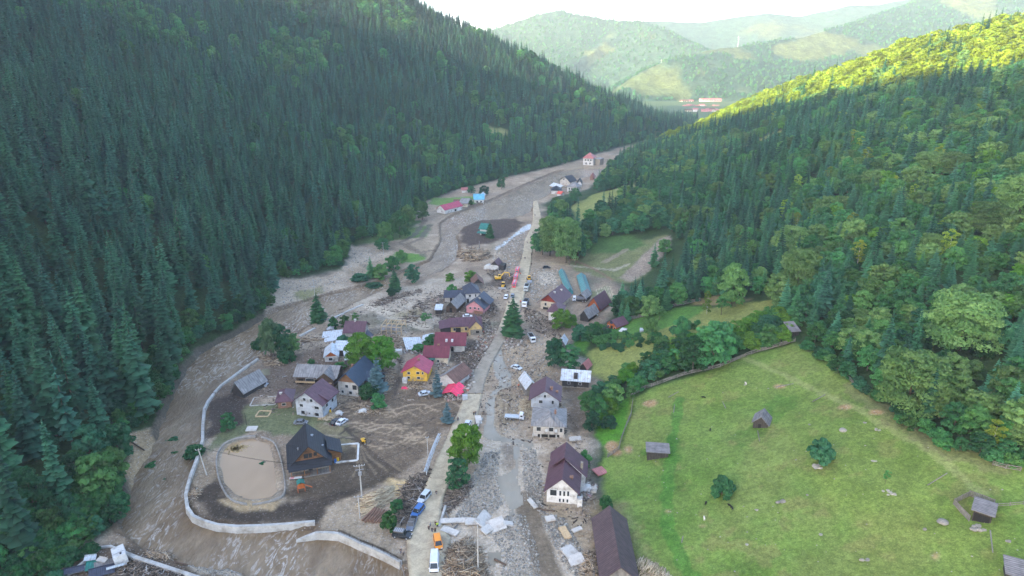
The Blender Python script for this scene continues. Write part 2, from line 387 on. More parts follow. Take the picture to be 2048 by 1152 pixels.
area([(640,850),(720,860),(690,900),(640,870)], (0.17,0.155,0.10), 4, 3, .4, .1)
area([(900,682),(950,680),(975,700),(960,730),(920,745),(905,720)], (0.085,0.073,0.070), 4, 4, 0, .5)
area([(985,550),(1030,545),(1028,565),(1000,578),(980,570)], (0.085,0.072,0.068), 4, 3, 0, .3)
area([(955,600),(985,600),(990,625),(965,635)], (0.078,0.066,0.062), 3, 4, 0, .5)
area([(870,610),(980,615),(1000,640),(900,640),(850,630)], (0.13,0.112,0.10), 4, 4, 0, .5)
area([(1060,520),(1120,525),(1110,570),(1065,580)], (0.25,0.225,0.20), 4, 4, 0, .9)
area([(1075,545),(1112,545),(1112,568),(1078,570)], (0.37,0.36,0.35), 2, 3, 0, 1)
area([(920,452),(960,440),(1030,437),(1046,445),(1030,470),(985,487),(935,492),(918,480)], (0.062,0.049,0.048), 4, 3, 0, .3)
area([(1000,480),(1050,455),(1062,470),(1050,500),(1000,510)], (0.22,0.20,0.19), 5, 4, 0, .8)
stroke([(*p, ) for p in RIVER] + [RIVER[0]], 3.4, (0.095,0.074,0.058), .8, 1.2, world=True)
# tracks churned by machines in the yard
rg = random.Random(4)
for k in range(44):
    ax = rg.uniform(690, 860); ay = rg.uniform(800, 895); dxx = rg.uniform(30, 110)*rg.choice((-1, 1)); cv = rg.uniform(-14, 14)
    pts = [(ax+dxx*s, ay + cv*math.sin(s*3.1) + rg.uniform(-10, 12)*s) for s in (0, .25, .5, .75, 1)]
    pts = [(min(max(p[0], 650), 925), min(max(p[1], 790), 930)) for p in pts]
    stroke(pts, rg.choice((.5, .8)), rg.choice([(0.25,0.215,0.18), (0.060,0.050,0.043), (0.29,0.25,0.21)]), .85, .15)
for k in range(9):
    f = k/8.0; stroke([(722-8*f, 885+8*f), (745-30*f, 905+30*f), (800-f*95, 940+f*14)], 0.7, (0.058,0.048,0.043) if k % 2 else (0.18,0.155,0.13), .7, .2)
for k in range(5): stroke([(690, 855+k*1.2), (720, 880+k*1.5), (760, 915+k), (800, 945)], .5, (0.06,0.05,0.045), .6, .2)
for off in (-.9, .9):
    for pts in ([(940,795),(950,760),(968,720),(985,690),(1003,655)], [(1015,790),(1012,825),(1005,860)], [(930,800),(935,770),(955,735)], [(1115,690),(1060,745),(1045,790)], [(1098,820),(1100,790),(1075,760)]):
        q = [(G(*p)[0]+off, G(*p)[1]) for p in pts]
        stroke(q, .9, (0.14,0.122,0.105), .75, .2, world=True)
area([(940,792),(962,792),(975,760),(1000,700),(1012,660),(1000,655),(975,700),(950,750)], (0.33,0.295,0.24), 2, 1, 0, .3, .7)
# right side: meadow, bands, clearings
MEADOW = WH([(1236,1152),(1205,1010),(1202,930),(1215,880),(1250,800),(1300,778),(1400,748),(1490,713),(1590,686),(1700,762),(1780,832),(1850,882),(2048,937),(2090,950)]) + [(170,90),(150,0),(60,0),(42,60)]
area(MEADOW, GRASS, 2.5, 1.5, 1, 0, world=True)
mm = smooth01((sd_box(TX, TY, MEADOW, 2))/4)
g1 = fbm(TX, TY, 16, 31, 5); g2 = fbm(TX, TY, 5, 33, 4); g3 = fbm(TX, TY, 45, 35, 3)
lay(mm*smooth01((g1-.48)/.16)*.45, (0.165,0.190,0.055)); lay(mm*smooth01((.46-g1)/.14)*.55, (0.075,0.150,0.022))
lay(mm*smooth01((g2-.60)/.10)*.45, (0.21,0.19,0.07)); lay(mm*smooth01((g3-.52)/.12)*.3, (0.155,0.185,0.04))
stroke([(1358,800),(1352,850),(1340,920),(1335,990),(1338,1060),(1358,1110),(1385,1160),(1400,1230)], 3.0, (0.060,0.180,0.024), .75, 1.0)
stroke([(1480,714),(1560,745),(1640,785),(1700,812),(1790,865),(1860,900),(1920,955),(1960,985)], 2.2, (0.24,0.27,0.095), .7, 1.0)
stroke([(1700,770),(1800,850),(1900,905),(2000,935)], 4.5, (0.17,0.15,0.075), .55, 2.0)
stroke([(1575,800),(1530,850),(1480,880)], 6, (0.055,0.150,0.018), .5, 3)
stroke([(1290,905),(1345,915),(1350,880)], 4, (0.045,0.14,0.016), .6, 2)
area([(1188,872),(1192,850),(1230,805),(1262,792),(1258,840),(1235,880),(1205,890)], (0.075,0.215,0.018), 2, 1.5, 1, 0)
for (cx, cy, rx, ry) in ((1298,806,17,8),(1257,900,9,7),(1403,1052,9,4),(1690,815,16,6),(1870,1112,9,8),(1222,893,10,9),(1752,825,14,5),(1230,905,14,7),(1560,772,12,4),(1335,1022,6,3)):
    area([(cx+rx*math.cos(a), cy+ry*math.sin(a)) for a in [i*.7854 for i in range(8)]], (0.27,0.20,0.135), 1.5, 1.2, 0, .8)
area([(1195,1000),(1240,1010),(1260,1080),(1330,1160),(1250,1200),(1190,1040)], (0.155,0.135,0.075), 6, 3, .5, .2, .8)
area([(1172,745),(1182,704),(1240,676),(1340,642),(1440,610),(1550,598),(1560,640),(1400,690),(1290,730),(1225,765)], OLIVE, 3, 3, 1, 0)
area([(1215,648),(1230,640),(1300,628),(1350,615),(1420,610),(1380,640),(1290,668),(1225,672)], (0.075,0.175,0.030), 2, 2, 1, 0)
area([(1140,690),(1160,672),(1180,675),(1170,705)], (0.060,0.17,0.02), 2, 2, 1, 0)
area([(1380,600),(1450,590),(1500,600),(1430,612),(1385,612)], (0.20,0.16,0.07), 3, 3, 1, 0)
area([(1140,505),(1185,480),(1260,486),(1345,465),(1300,540),(1262,565),(1215,560),(1140,535)], (0.135,0.150,0.065), 4, 4, 1, 0)
area([(1160,480),(1260,470),(1300,490),(1240,505),(1180,508)], (0.055,0.115,0.030), 4, 3, 1, 0)
stroke([(1095,525),(1150,532),(1230,540),(1255,530)], 2.5, (0.32,0.29,0.23), .8, 1)
stroke([(1150,520),(1200,545),(1225,560)], 2.0, (0.20,0.115,0.08), .8, .8)
stroke([(1210,525),(1250,500)], 4, (0.27,0.22,0.17), .7, 1.5)
area([(1240,555),(1275,520),(1318,480),(1345,468),(1340,492),(1300,540),(1262,562)], (0.18,0.168,0.165), 2.5, 2, 0, .7)
area([(1175,585),(1215,572),(1225,600),(1210,612),(1190,600)], (0.16,0.17,0.09), 2, 1.5, .6, 0)
for k in range(6): stroke([(1192+k*5.5, 578-k*1.2), (1200+k*5.5, 600-k)], .6, (0.38,0.36,0.31), .8, .2)
area([(1148,548),(1160,546),(1172,598),(1160,600)], (0.24,0.20,0.17), 1.5, 1, .2, .4)
area([(1140,412),(1200,385),(1272,366),(1262,392),(1190,430),(1158,455)], (0.19,0.21,0.06), 3, 3, 1, 0)
area([(1190,468),(1215,445),(1235,440),(1220,470)], (0.12,0.19,0.05), 3, 3, 1, 0)
area([(1460,312),(1500,285),(1560,262),(1640,250),(1645,262),(1560,285),(1480,318)], (0.19,0.21,0.07), 4, 4, 1, 0)
area([(1135,408),(1105,425),(1120,455),(1160,450)], (0.06,0.10,0.03), 4, 3, 1, 0)
area([(968,252),(1015,260),(1012,280),(985,280)], (0.21,0.22,0.08), 6, 3, 1, 0)
area([(250,870),(300,858),(312,880),(300,960),(262,1000),(250,940)], (0.24,0.20,0.15), 2, 2, 0, .8)
area([(150,1110),(215,1085),(300,1090),(400,1135),(500,1160),(420,1250),(150,1250),(120,1160)], (0.095,0.080,0.070), 2, 1.5, 0, .6)
area([(380,1128),(440,1124),(495,1140),(480,1156),(400,1146)], (0.32,0.31,0.30), 2, 1.5, 0, 1)
lay(smooth01((TY-820)/60), (0.075,0.115,0.04), 1.0, 0.0)
area([(1125,322),(1165,325),(1235,332),(1232,345),(1130,345)], (0.20,0.185,0.165), 6, 4, 0, .5)
def terrain_mat():
    m, t, b = new_mat('ground'); at = nd(t, 'ShaderNodeAttribute', attribute_name='tint'); gm = nd(t, 'ShaderNodeAttribute', attribute_name='grassy'); sm_ = nd(t, 'ShaderNodeAttribute', attribute_name='stony')
    a1 = noise_node(t, 0.9, 8, rough=.72); a2 = noise_node(t, 0.16, 6, dist=.6); a3 = noise_node(t, 3.2, 5, rough=.7)
    vo = nd(t, 'ShaderNodeTexVoronoi'); vo.inputs['Scale'].default_value = 1.7; tc = nd(t, 'ShaderNodeTexCoord'); t.links.new(tc.outputs['Object'], vo.inputs['Vector'])
    c = at.outputs['Color']
    c = mult(t, c, mrange(t, a1.outputs[0], .25, .75, .50, 1.50)); c = mult(t, c, mrange(t, a2.outputs[0], .3, .7, .80, 1.20)); c = mult(t, c, mrange(t, a3.outputs[0], .3, .7, .78, 1.22))
    # pale cobbles and dark gaps where the ground is stony
    rnd = nd(t, 'ShaderNodeSeparateColor'); t.links.new(vo.outputs['Color'], rnd.inputs[0])
    st = mrange(t, vo.outputs['Distance'], .22, .42, 1.0, 0.0); k = nd(t, 'ShaderNodeMath', operation='MULTIPLY'); t.links.new(st, k.inputs[0])
    t.links.new(mrange(t, rnd.outputs[0], .45, .75, 0, .75), k.inputs[1])
    k2 = nd(t, 'ShaderNodeMath', operation='MULTIPLY'); t.links.new(k.outputs[0], k2.inputs[0]); t.links.new(sm_.outputs['Fac'], k2.inputs[1])
    c = mixc(t, k2.outputs[0], c, (0.50, 0.48, 0.46))
    # tussocks: blades catch a yellower green
    g = noise_node(t, 1.6, 6, rough=.8); gf = nd(t, 'ShaderNodeMath', operation='MULTIPLY'); t.links.new(mrange(t, g.outputs[0], .52, .68, 0, .45), gf.inputs[0]); t.links.new(gm.outputs['Fac'], gf.inputs[1])
    hs = nd(t, 'ShaderNodeHueSaturation'); hs.inputs['Hue'].default_value = .475; hs.inputs['Value'].default_value = 1.5; hs.inputs['Saturation'].default_value = .9; t.links.new(c, hs.inputs['Color'])
    c = mixc(t, gf.outputs[0], c, hs.outputs[0])
    t.links.new(c, b.inputs['Base Color']); b.inputs['Roughness'].default_value = .85; b.inputs['Specular IOR Level'].default_value = .15
    bump(t, b, a1.outputs[0], .9, .5)
    return m
nr, nc = len(rows), len(uu)
idx = np.arange(nr*nc).reshape(nr, nc)
F = np.stack([idx[:-1, :-1], idx[:-1, 1:], idx[1:, 1:], idx[1:, :-1]], -1).reshape(-1, 4)
me = mesh_np('ground', np.stack([TX, TY, TZ], 1), F, terrain_mat())
ca = me.color_attributes.new('tint', 'FLOAT_COLOR', 'POINT'); ca.data.foreach_set('color', np.concatenate([col*(np.array([1.32, 1.14, .89])*(1-grassy[:, None]) + np.array([1, 1, 1])*grassy[:, None]), np.ones((len(col), 1))], 1).astype(np.float32).ravel())
for nm, arr in (('grassy', grassy), ('stony', stony)):
    a = me.attributes.new(nm, 'FLOAT', 'POINT'); a.data.foreach_set('value', arr.astype(np.float32))
me.shade_smooth(); tag(link(bpy.data.objects.new('ground', me)), kind='structure')
# ---------------------------------------------------------------- water
def water_mat(name, c1, c2, foam, fs=0.35, rough=.12, wav=.5):
    m, t, b = new_mat(name)
    tc = nd(t, 'ShaderNodeTexCoord'); mp = nd(t, 'ShaderNodeMapping'); mp.inputs['Scale'].default_value = (1, .38, 1); mp.inputs['Rotation'].default_value = (0, 0, R(-35)); t.links.new(tc.outputs['Object'], mp.inputs[0])
    def n(s, d, ds=0):
        k = nd(t, 'ShaderNodeTexNoise'); k.inputs['Scale'].default_value = s; k.inputs['Detail'].default_value = d; k.inputs['Distortion'].default_value = ds; t.links.new(mp.outputs[0], k.inputs['Vector']); return k.outputs[0]
    c = mixc(t, mrange(t, n(.10, 5, 1.5), .35, .65, 0, 1), c1, c2)
    if foam: c = mult(t, c, mrange(t, n(.30, 5, 1.6), .3, .7, .84, 1.14))
    if foam:
        f1 = mrange(t, n(fs*2.4, 9, 3.0), .50, .64, 0, 1); f2 = mrange(t, n(.045, 4, .8), .42, .60, 0.05, foam); f3 = mrange(t, n(3.0, 4, 1.0), .35, .60, .2, 1)
        k = nd(t, 'ShaderNodeMath', operation='MULTIPLY'); t.links.new(f1, k.inputs[0]); t.links.new(f2, k.inputs[1])
        k2 = nd(t, 'ShaderNodeMath', operation='MULTIPLY', use_clamp=True); t.links.new(k.outputs[0], k2.inputs[0]); t.links.new(f3, k2.inputs[1])
        c = mixc(t, k2.outputs[0], c, (.54, .50, .45))
        c = mult(t, c, mrange(t, n(1.0, 5, 2.0), .3, .7, .90, 1.10))
    t.links.new(c, b.inputs['Base Color']); b.inputs['Roughness'].default_value = rough; b.inputs['Specular IOR Level'].default_value = .3
    bump(t, b, n(1.1, 6, 1.2), wav, .5); return m
def sheet(name, poly, z, mat, step=4.0, grow=2.5):
    P = np.array([p[:2] for p in poly]); xs = np.arange(P[:, 0].min()-step*2, P[:, 0].max()+step*2, step); ys = np.arange(P[:, 1].min()-step*2, P[:, 1].max()+step*2, step)
    X, Y = np.meshgrid(xs, ys); keep = (sdist(X, Y, poly) > -grow-step)
    vid = -np.ones(X.shape, int); vs_ = []; fs_ = []
    q = keep[:-1, :-1] & keep[:-1, 1:] & keep[1:, 1:] & keep[1:, :-1]
    for j, i in zip(*np.nonzero(q)):
        f = []
        for (a, b2) in ((j, i), (j, i+1), (j+1, i+1), (j+1, i)):
            if vid[a, b2] < 0: vid[a, b2] = len(vs_); vs_.append((X[a, b2], Y[a, b2], z))
            f.append(vid[a, b2])
        fs_.append(f)
    return tag(link(bpy.data.objects.new(name, mesh_np(name, vs_, np.array(fs_), mat))), kind='structure')
sheet('river', RIVER, -1.0, water_mat('muddy_river', (0.180,0.118,0.064), (0.265,0.190,0.115), .8, fs=.16, wav=.9, rough=.12))
sheet('pond_water', POND, -0.40, water_mat('still_muddy_water', (0.34,0.232,0.135), (0.37,0.255,0.15), 0, rough=.15, wav=.03), 1.5, .2)
def draped(name, poly, dz, mat, step=1.0, rag=.6, world=False, kind='structure'):
    """a thin sheet lying on the ground inside a polygon, with an uneven edge"""
    Pw = poly if world else WH(poly); P = np.array([p[:2] for p in Pw])
    xs = np.arange(P[:, 0].min()-step*2, P[:, 0].max()+step*2, step); ys = np.arange(P[:, 1].min()-step*2, P[:, 1].max()+step*2, step)
    X, Y = np.meshgrid(xs, ys); keep = (sdist(X, Y, Pw) + (fbm(X, Y, 3, 44, 3)-.5)*2*rag) > 0
    Z = ZT(X.ravel(), Y.ravel()).reshape(X.shape) + dz
    vid = -np.ones(X.shape, int); vs_ = []; fs_ = []
    q = keep[:-1, :-1] & keep[:-1, 1:] & keep[1:, 1:] & keep[1:, :-1]
    for j, i in zip(*np.nonzero(q)):
        f = []
        for (a, b2) in ((j, i), (j, i+1), (j+1, i+1), (j+1, i)):
            if vid[a, b2] < 0: vid[a, b2] = len(vs_); vs_.append((X[a, b2], Y[a, b2], Z[a, b2]))
            f.append(vid[a, b2])
        fs_.append(f)
    me = mesh_np(name, vs_, np.array(fs_), mat); me.shade_smooth()
    return tag(link(bpy.data.objects.new(name, me)), kind=kind)
SHAL = water_mat('shallow_flood_water', (0.235,0.200,0.145), (0.30,0.262,0.20), 0, rough=.25, wav=.12)
draped('stream', [(984,694),(1003,694),(1010,725),(1024,750),(1024,772),(1000,782),(990,795),(990,850),(1003,872),(1060,880),(1072,890),(1060,905),(1040,890),(1000,884),(965,880),(963,868),(972,840),(968,812),(978,790),(996,770),(984,735)], .05, SHAL, .6, .6)
draped('stream', [(1030,884),(1052,886),(1040,900),(1036,950),(1050,1010),(1030,1020),(1028,1050),(1012,1070),(1010,1050),(1020,1020),(1008,1005),(994,975),(992,955),(1010,948),(1030,935),(1024,905)], .06, SHAL, .6, .5)
draped('puddle', [(975,1105),(1000,1100),(1012,1115),(990,1140),(970,1130)], .05, SHAL, .6, .5)
draped('puddle', [(1118,1060),(1150,1065),(1158,1085),(1135,1090),(1110,1075)], .05, SHAL, .6, .5)
draped('puddle', [(520,738),(545,735),(540,750),(510,752)], .05, water_mat('muddy_puddle', (0.25,0.22,0.13), (0.2,0.18,0.12), 0, wav=.05), .8, .6)
draped('stream', [(1062,446),(1070,455),(1052,464),(1035,472),(1018,486),(1002,498),(985,503),(990,494),(1012,480),(1030,464),(1045,452)], .06, water_mat('white_water', (0.50,0.52,0.53), (0.36,0.37,0.38), 1, fs=.6, wav=.6), 1.5, 1)
# ---------------------------------------------------------------- roads
def road_mat(name, c, wear):
    m, t, b = new_mat(name); n1 = noise_node(t, .35, 7, dist=.8); n2 = noise_node(t, 2.5, 5)
    cc = mixc(t, mrange(t, n1.outputs[0], .35, .65, 0, 1), c, wear); cc = mult(t, cc, mrange(t, n2.outputs[0], .3, .7, .84, 1.14))
    t.links.new(cc, b.inputs['Base Color']); b.inputs['Roughness'].default_value = .9; b.inputs['Specular IOR Level'].default_value = .1; bump(t, b, n2.outputs[0], .4, .08); return m
RM = road_mat('dusty_road', (0.52,0.435,0.30), (0.34,0.28,0.20))
LR = [(1230,800,905),(1152,818,884),(1110,814,893),(1080,814,902),(1045,823,880),(1000,840,886),(960,857,901),(920,873,916),(880,893,932),(850,905,949),(830,915,956),(800,926,962),(790,930,965)]
UR = [(655,998,1022),(630,1008,1036),(604,1015,1046),(580,1021,1051),(560,1028,1056),(540,1036,1060),(520,1043,1063),(500,1047,1065),(480,1050,1067),(466,1057,1077),(452,1064,1084),(440,1066,1083),(425,1066,1081),(408,1066,1077),(402,1067,1075)]
def ribbon(name, rd, dz, mat, k=8, sub=6):
    """road: clean edges taken every few metres, laid on the ground"""
    vs_ = []; fs_ = []; R_ = []
    for (y0, l0, r0), (y1, l1, r1) in zip(rd[:-1], rd[1:]):
        for q in range(sub):
            f = q/sub; R_.append((y0+(y1-y0)*f, l0+(l1-l0)*f, r0+(r1-r0)*f))
    R_.append(rd[-1]); rr = random.Random(3)
    for (y, l, r_) in R_:
        a = G(l + rr.uniform(-.6, .6), y); b = G(r_ + rr.uniform(-.6, .6), y)
        for i in range(k+1):
            f = i/k; x = a[0]+(b[0]-a[0])*f; yy = a[1]+(b[1]-a[1])*f; vs_.append((x, yy, zt(x, yy)*.3+dz + .35))
    for j in range(len(R_)-1):
        for i in range(k): o = j*(k+1)+i; fs_.append((o, o+1, o+k+2, o+k+1))
    n = len(vs_); m = k+1                # skirt down into the ground on both sides
    for j in range(len(R_)):
        for i in (0, k): x, yy, z = vs_[j*m+i]; vs_.append((x, yy, z-1.2))
    for j in range(len(R_)-1):
        fs_.append((j*m, (j+1)*m, n+2*(j+1), n+2*j)); fs_.append((j*m+k, n+2*j+1, n+2*(j+1)+1, (j+1)*m+k))
    me = mesh_np(name, vs_, fs_, mat); me.shade_smooth(); return tag(link(bpy.data.objects.new(name, me)), kind='structure')
ribbon('road', LR, .1, RM); ribbon('road', UR, .05, RM)
ribbon('muddy_track', [(788,931,965),(772,937,968),(755,944,973),(735,953,980),(712,967,992),(692,980,1004),(672,990,1016),(656,998,1023)], -.02, road_mat('muddy_road', (0.36,0.31,0.24), (0.25,0.212,0.165)))
# ---------------------------------------------------------------- trees: meshes for a crown and a trunk of each kind
def spruce_crown(seed, H=1.0, rad=0.19, tiers=30, droop=.55, base=.10, gap=.1, full=1.0):
    """unit-high spruce crown: whorls of drooping, ragged branches (each two folded sprays)"""
    rn = np.random.default_rng(seed); V = []; F = []; A = []
    for i in range(tiers):
        f = i/(tiers-1); z = base + (1-base)*f**0.92
        r = rad*((1-f)**.76)*(0.82+.36*rn.random()) + .006
        if f < .12: r *= .80+f*1.6
        nb = max(4, int((11 - 6*f)*full)); a0 = rn.random()*6.28
        for j in range(nb):
            if rn.random() < gap: continue
            an = a0 + 6.283*j/nb + rn.normal()*.2; L = r*(.62+.5*rn.random()); wdt = L*(.22+.13*rn.random())+.006
            c, s = math.cos(an), math.sin(an); dz = -L*droop*(.6+.8*rn.random())
            up = L*.10
            def pt(u, v, w): return (c*u - s*v, s*u + c*v, z + w)
            m = .55*L; n = len(V)
            V += [pt(0, 0, .012), pt(m*.5, -wdt*.7, dz*.35-up*.4), pt(m*.5, wdt*.7, dz*.35-up*.4), pt(m, 0, dz*.42+up*.5), pt(m*1.25, -wdt*1.0, dz*.95), pt(m*1.25, wdt*1.0, dz*.95), pt(L, 0, dz*.78 + up*.3)]
            F += [(n, n+1, n+3), (n, n+3, n+2), (n+1, n+4, n+3), (n+2, n+3, n+5), (n+3, n+4, n+6), (n+3, n+6, n+5)]
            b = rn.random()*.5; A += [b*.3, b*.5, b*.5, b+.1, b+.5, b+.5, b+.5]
    n = len(V); V += [(0, .008, .93), (.008, -.006, .93), (-.008, -.006, .93), (0, 0, 1.03)]; F += [(n, n+1, n+3), (n+1, n+2, n+3), (n+2, n, n+3)]; A += [.6]*4
    V = np.array(V)*H; return V, np.array(F), np.array(A)
def leafy_crown(seed, w=1.0, h=1.25, lobes=26, leaves=2300, size=.055, flat=.62, open_=0.0, base=.18, top=1.0):
    """crown of unit width: many overlapping boughs, each a shell of small leaf faces, on an irregular outline"""
    rn = np.random.default_rng(seed); cs = []
    for k in range(lobes):
        f = (k+.5)/lobes; zz = base + (h-base)*(f**.85); rr = .5*w*math.sqrt(max(0, 1-abs((zz-(base+h*.38))/(h*.66))**2.2)); an = k*2.39996 + rn.normal()*.35
        q = rr*(.55+.42*rn.random()) if k < lobes-2 else rr*.2
        R_ = (.16+.10*rn.random())*w*(1-.25*f); cs.append((q*math.cos(an), q*math.sin(an), zz, R_, rn.random()))
    cs.append((0, 0, base+(h-base)*.5, .30*w, .2))
    V = []; A = []; per = leaves//len(cs)
    for (cx, cy, cz, R_, tone) in cs:
        n = int(per*(R_/(.17*w))**1.4); d = rn.normal(size=(n, 3)); d /= np.linalg.norm(d, axis=1)[:, None]; d[:, 2] = np.where(d[:, 2] < -.25, -d[:, 2]*.6, d[:, 2])
        rr = R_*(.80+.34*rn.random(n)); p = d*rr[:, None]; p[:, 2] *= flat; p += (cx, cy, cz)
        if open_: p = p[rn.random(n) > open_]; d = d[:len(p)]
        m = len(p); nn = d + rn.normal(size=(m, 3))*.55; nn[:, 2] += .25; nn /= np.linalg.norm(nn, axis=1)[:, None]
        t1 = np.cross(nn, rn.normal(size=(m, 3))); t1 /= np.linalg.norm(t1, axis=1)[:, None]; t2 = np.cross(nn, t1)
        s = size*w*(.6+.8*rn.random(m))[:, None]
        V.append(np.stack([p+t1*s, p+t2*s*.6, p-t1*s*.9, p-t2*s*.65], 1).reshape(-1, 3))
        A.append(np.repeat(np.clip(tone*.5 + rn.random(m)*.5, 0, 1), 4))
    V = np.concatenate(V); A = np.concatenate(A); F = np.arange(len(V)).reshape(-1, 4); return V, F, A
def trunk_mesh(name, h, r, limbs=5, spread=.3, seed=0, top=.05):
    rn = random.Random(seed); mb = MB(); pts = [(0, 0, -.8/20*h*0-.03*h), (rn.uniform(-.01, .01)*h, rn.uniform(-.01, .01)*h, h*.5), (0, 0, h)]
    mb.bar(pts[0], pts[1], r, 7, r*.6); mb.bar(pts[1], pts[2], r*.6, 6, r*.1)
    for k in range(limbs):
        a = k*2.4+rn.random(); z = h*(.3+.5*k/max(limbs, 1)); L = spread*(1-.4*k/max(limbs, 1))
        mb.bar((0, 0, z), (math.cos(a)*L, math.sin(a)*L, z+L*.7), r*.4, 5, r*.12)
    me = bpy.data.meshes.new(name); me.from_pydata(mb.v, [], mb.f); return me
BARK = plain('bark', (0.10, 0.075, 0.055), .9, .3, 2.0); BIRCH = plain('pale_bark', (0.45, 0.43, 0.40), .8, .3, 2.0)
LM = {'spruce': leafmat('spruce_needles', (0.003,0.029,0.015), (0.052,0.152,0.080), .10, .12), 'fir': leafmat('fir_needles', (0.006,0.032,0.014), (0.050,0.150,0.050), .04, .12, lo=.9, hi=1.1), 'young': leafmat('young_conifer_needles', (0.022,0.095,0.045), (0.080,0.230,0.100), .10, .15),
      'dark': leafmat('dark_leaves', (0.014,0.070,0.032), (0.048,0.150,0.062), .10, .2), 'green': leafmat('green_leaves', (0.026,0.110,0.032), (0.085,0.235,0.065), .12, .25),
      'beech': leafmat('yellowish_leaves', (0.050,0.125,0.035), (0.140,0.240,0.075), .02, .25), 'bright': leafmat('bright_leaves', (0.050,0.150,0.015), (0.120,0.280,0.035), .06, .3, lo=.9, hi=1.1),
      'blue': leafmat('blue_needles', (0.030,0.070,0.072), (0.150,0.235,0.240), .05, .1, lo=.9, hi=1.1), 'willow': leafmat('pale_willow_leaves', (0.065,0.125,0.050), (0.130,0.200,0.090), .06, .3, lo=.9, hi=1.1),
      'sunny': leafmat('sunlight_tinted_leaves', (0.10,0.165,0.010), (0.22,0.29,0.030), .02, .3), 'lime': leafmat('lime_leaves', (0.12,0.20,0.02), (0.22,0.30,0.05), .1, .3)}  # sunny: pale leaf kind with the ridge's sunlight put into its colour
PROTO = {}                               # kind -> list of (crown mesh, trunk mesh)
def joined(name, crown, trunk):
    """crown and trunk as one mesh, for the far forest"""
    bm = bmesh.new(); bm.from_mesh(crown); n = len(bm.faces); bm.from_mesh(trunk); bm.faces.ensure_lookup_table()
    for f in bm.faces[n:]: f.material_index = 1
    me = bpy.data.meshes.new(name); bm.to_mesh(me); bm.free(); me.materials.append(crown.materials[0]); me.materials.append(trunk.materials[0])
    return me
def proto(kind, shape, mat, n=3, bark=BARK, **kw):
    out = []
    for k in range(n):
        if shape == 'spruce':
            V, F, A = spruce_crown(hash_(kind)+k, **kw); tr = trunk_mesh('trunk', .97, .012, 0, 0, k)
        else:
            V, F, A = leafy_crown(hash_(kind)+k, **kw); hh = kw.get('h', 1.25); tr = trunk_mesh('trunk', hh*.85, .028, 6, .3, k)
        tr.materials.append(bark)
        out.append((mesh_np('crown', V, F, mat, A), tr))
    PROTO[kind] = out
def hash_(s): return sum(ord(c)*(i+7) for i, c in enumerate(s)) % 9973
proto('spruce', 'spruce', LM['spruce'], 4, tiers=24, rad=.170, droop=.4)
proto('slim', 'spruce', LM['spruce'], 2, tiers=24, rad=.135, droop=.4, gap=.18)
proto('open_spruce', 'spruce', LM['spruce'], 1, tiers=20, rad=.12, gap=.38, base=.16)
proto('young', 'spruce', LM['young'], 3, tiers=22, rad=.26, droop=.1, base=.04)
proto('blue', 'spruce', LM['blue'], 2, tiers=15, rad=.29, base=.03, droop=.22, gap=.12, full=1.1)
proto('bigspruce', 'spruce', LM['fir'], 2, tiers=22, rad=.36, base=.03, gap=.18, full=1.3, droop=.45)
proto('dark', 'leafy', LM['dark'], 3, h=1.25)
proto('green', 'leafy', LM['green'], 3, h=1.3)
proto('beech', 'leafy', LM['beech'], 3, h=1.2, lobes=34, leaves=3000, flat=.5)
proto('bright', 'leafy', LM['bright'], 2, h=1.1)
proto('bigbeech', 'leafy', LM['beech'], 3, h=1.15, lobes=60, leaves=11000, size=.026, flat=.5)
proto('bigbright', 'leafy', LM['bright'], 2, h=1.2, lobes=34, leaves=6500, size=.034)
proto('willow', 'leafy', LM['willow'], 2, h=1.2, flat=1.1)
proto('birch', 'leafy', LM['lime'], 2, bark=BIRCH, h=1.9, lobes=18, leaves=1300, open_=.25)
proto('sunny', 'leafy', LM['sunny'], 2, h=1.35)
proto('bush', 'leafy', LM['dark'], 2, h=.75, lobes=22, leaves=2600, size=.07, base=.02)
proto('gbush', 'leafy', LM['green'], 2, h=.8, lobes=14, leaves=1400, size=.07, base=.02)
proto('bbush', 'leafy', LM['bright'], 1, h=.8, lobes=14, leaves=1300, size=.07, base=.02)
proto('small_tree', 'leafy', LM['green'], 2, h=1.7, lobes=10, leaves=600, size=.09, open_=.35, base=.7)
TREE_NAMES = {'spruce': 'spruce_tree', 'slim': 'spruce_tree', 'open_spruce': 'spruce_tree', 'young': 'young_conifer', 'blue': 'blue_spruce', 'bigspruce': 'spruce_tree', 'dark': 'broadleaf_tree', 'green': 'broadleaf_tree',
    'beech': 'beech_tree', 'bigbeech': 'beech_tree', 'bigbright': 'broadleaf_tree', 'bright': 'broadleaf_tree', 'sunny': 'broadleaf_tree', 'willow': 'willow_tree', 'birch': 'birch_tree', 'bush': 'shrub', 'gbush': 'shrub', 'bbush': 'shrub', 'small_tree': 'fruit_tree'}
def tree(kind, x, y, size, label, group=None, rot=None, v=0, z=None, tall=1.0, lean=0.0, cat=None):
    """size = height for conifers, crown width for the rest"""
    cr, tr = PROTO[kind][v % len(PROTO[kind])]; z = zt(x, y) if z is None else z
    nm = TREE_NAMES[kind]; cat = cat or ('shrub' if nm == 'shrub' else 'tree')
    e = empty(nm, (x, y, z-.15), rot if rot is not None else (x*7.1+y*3.3) % 6.28, label, cat, group); e.scale = (size, size, size*tall); e.rotation_euler[1] = lean
    link(bpy.data.objects.new('crown', cr), e); link(bpy.data.objects.new('trunk', tr), e)
    return e
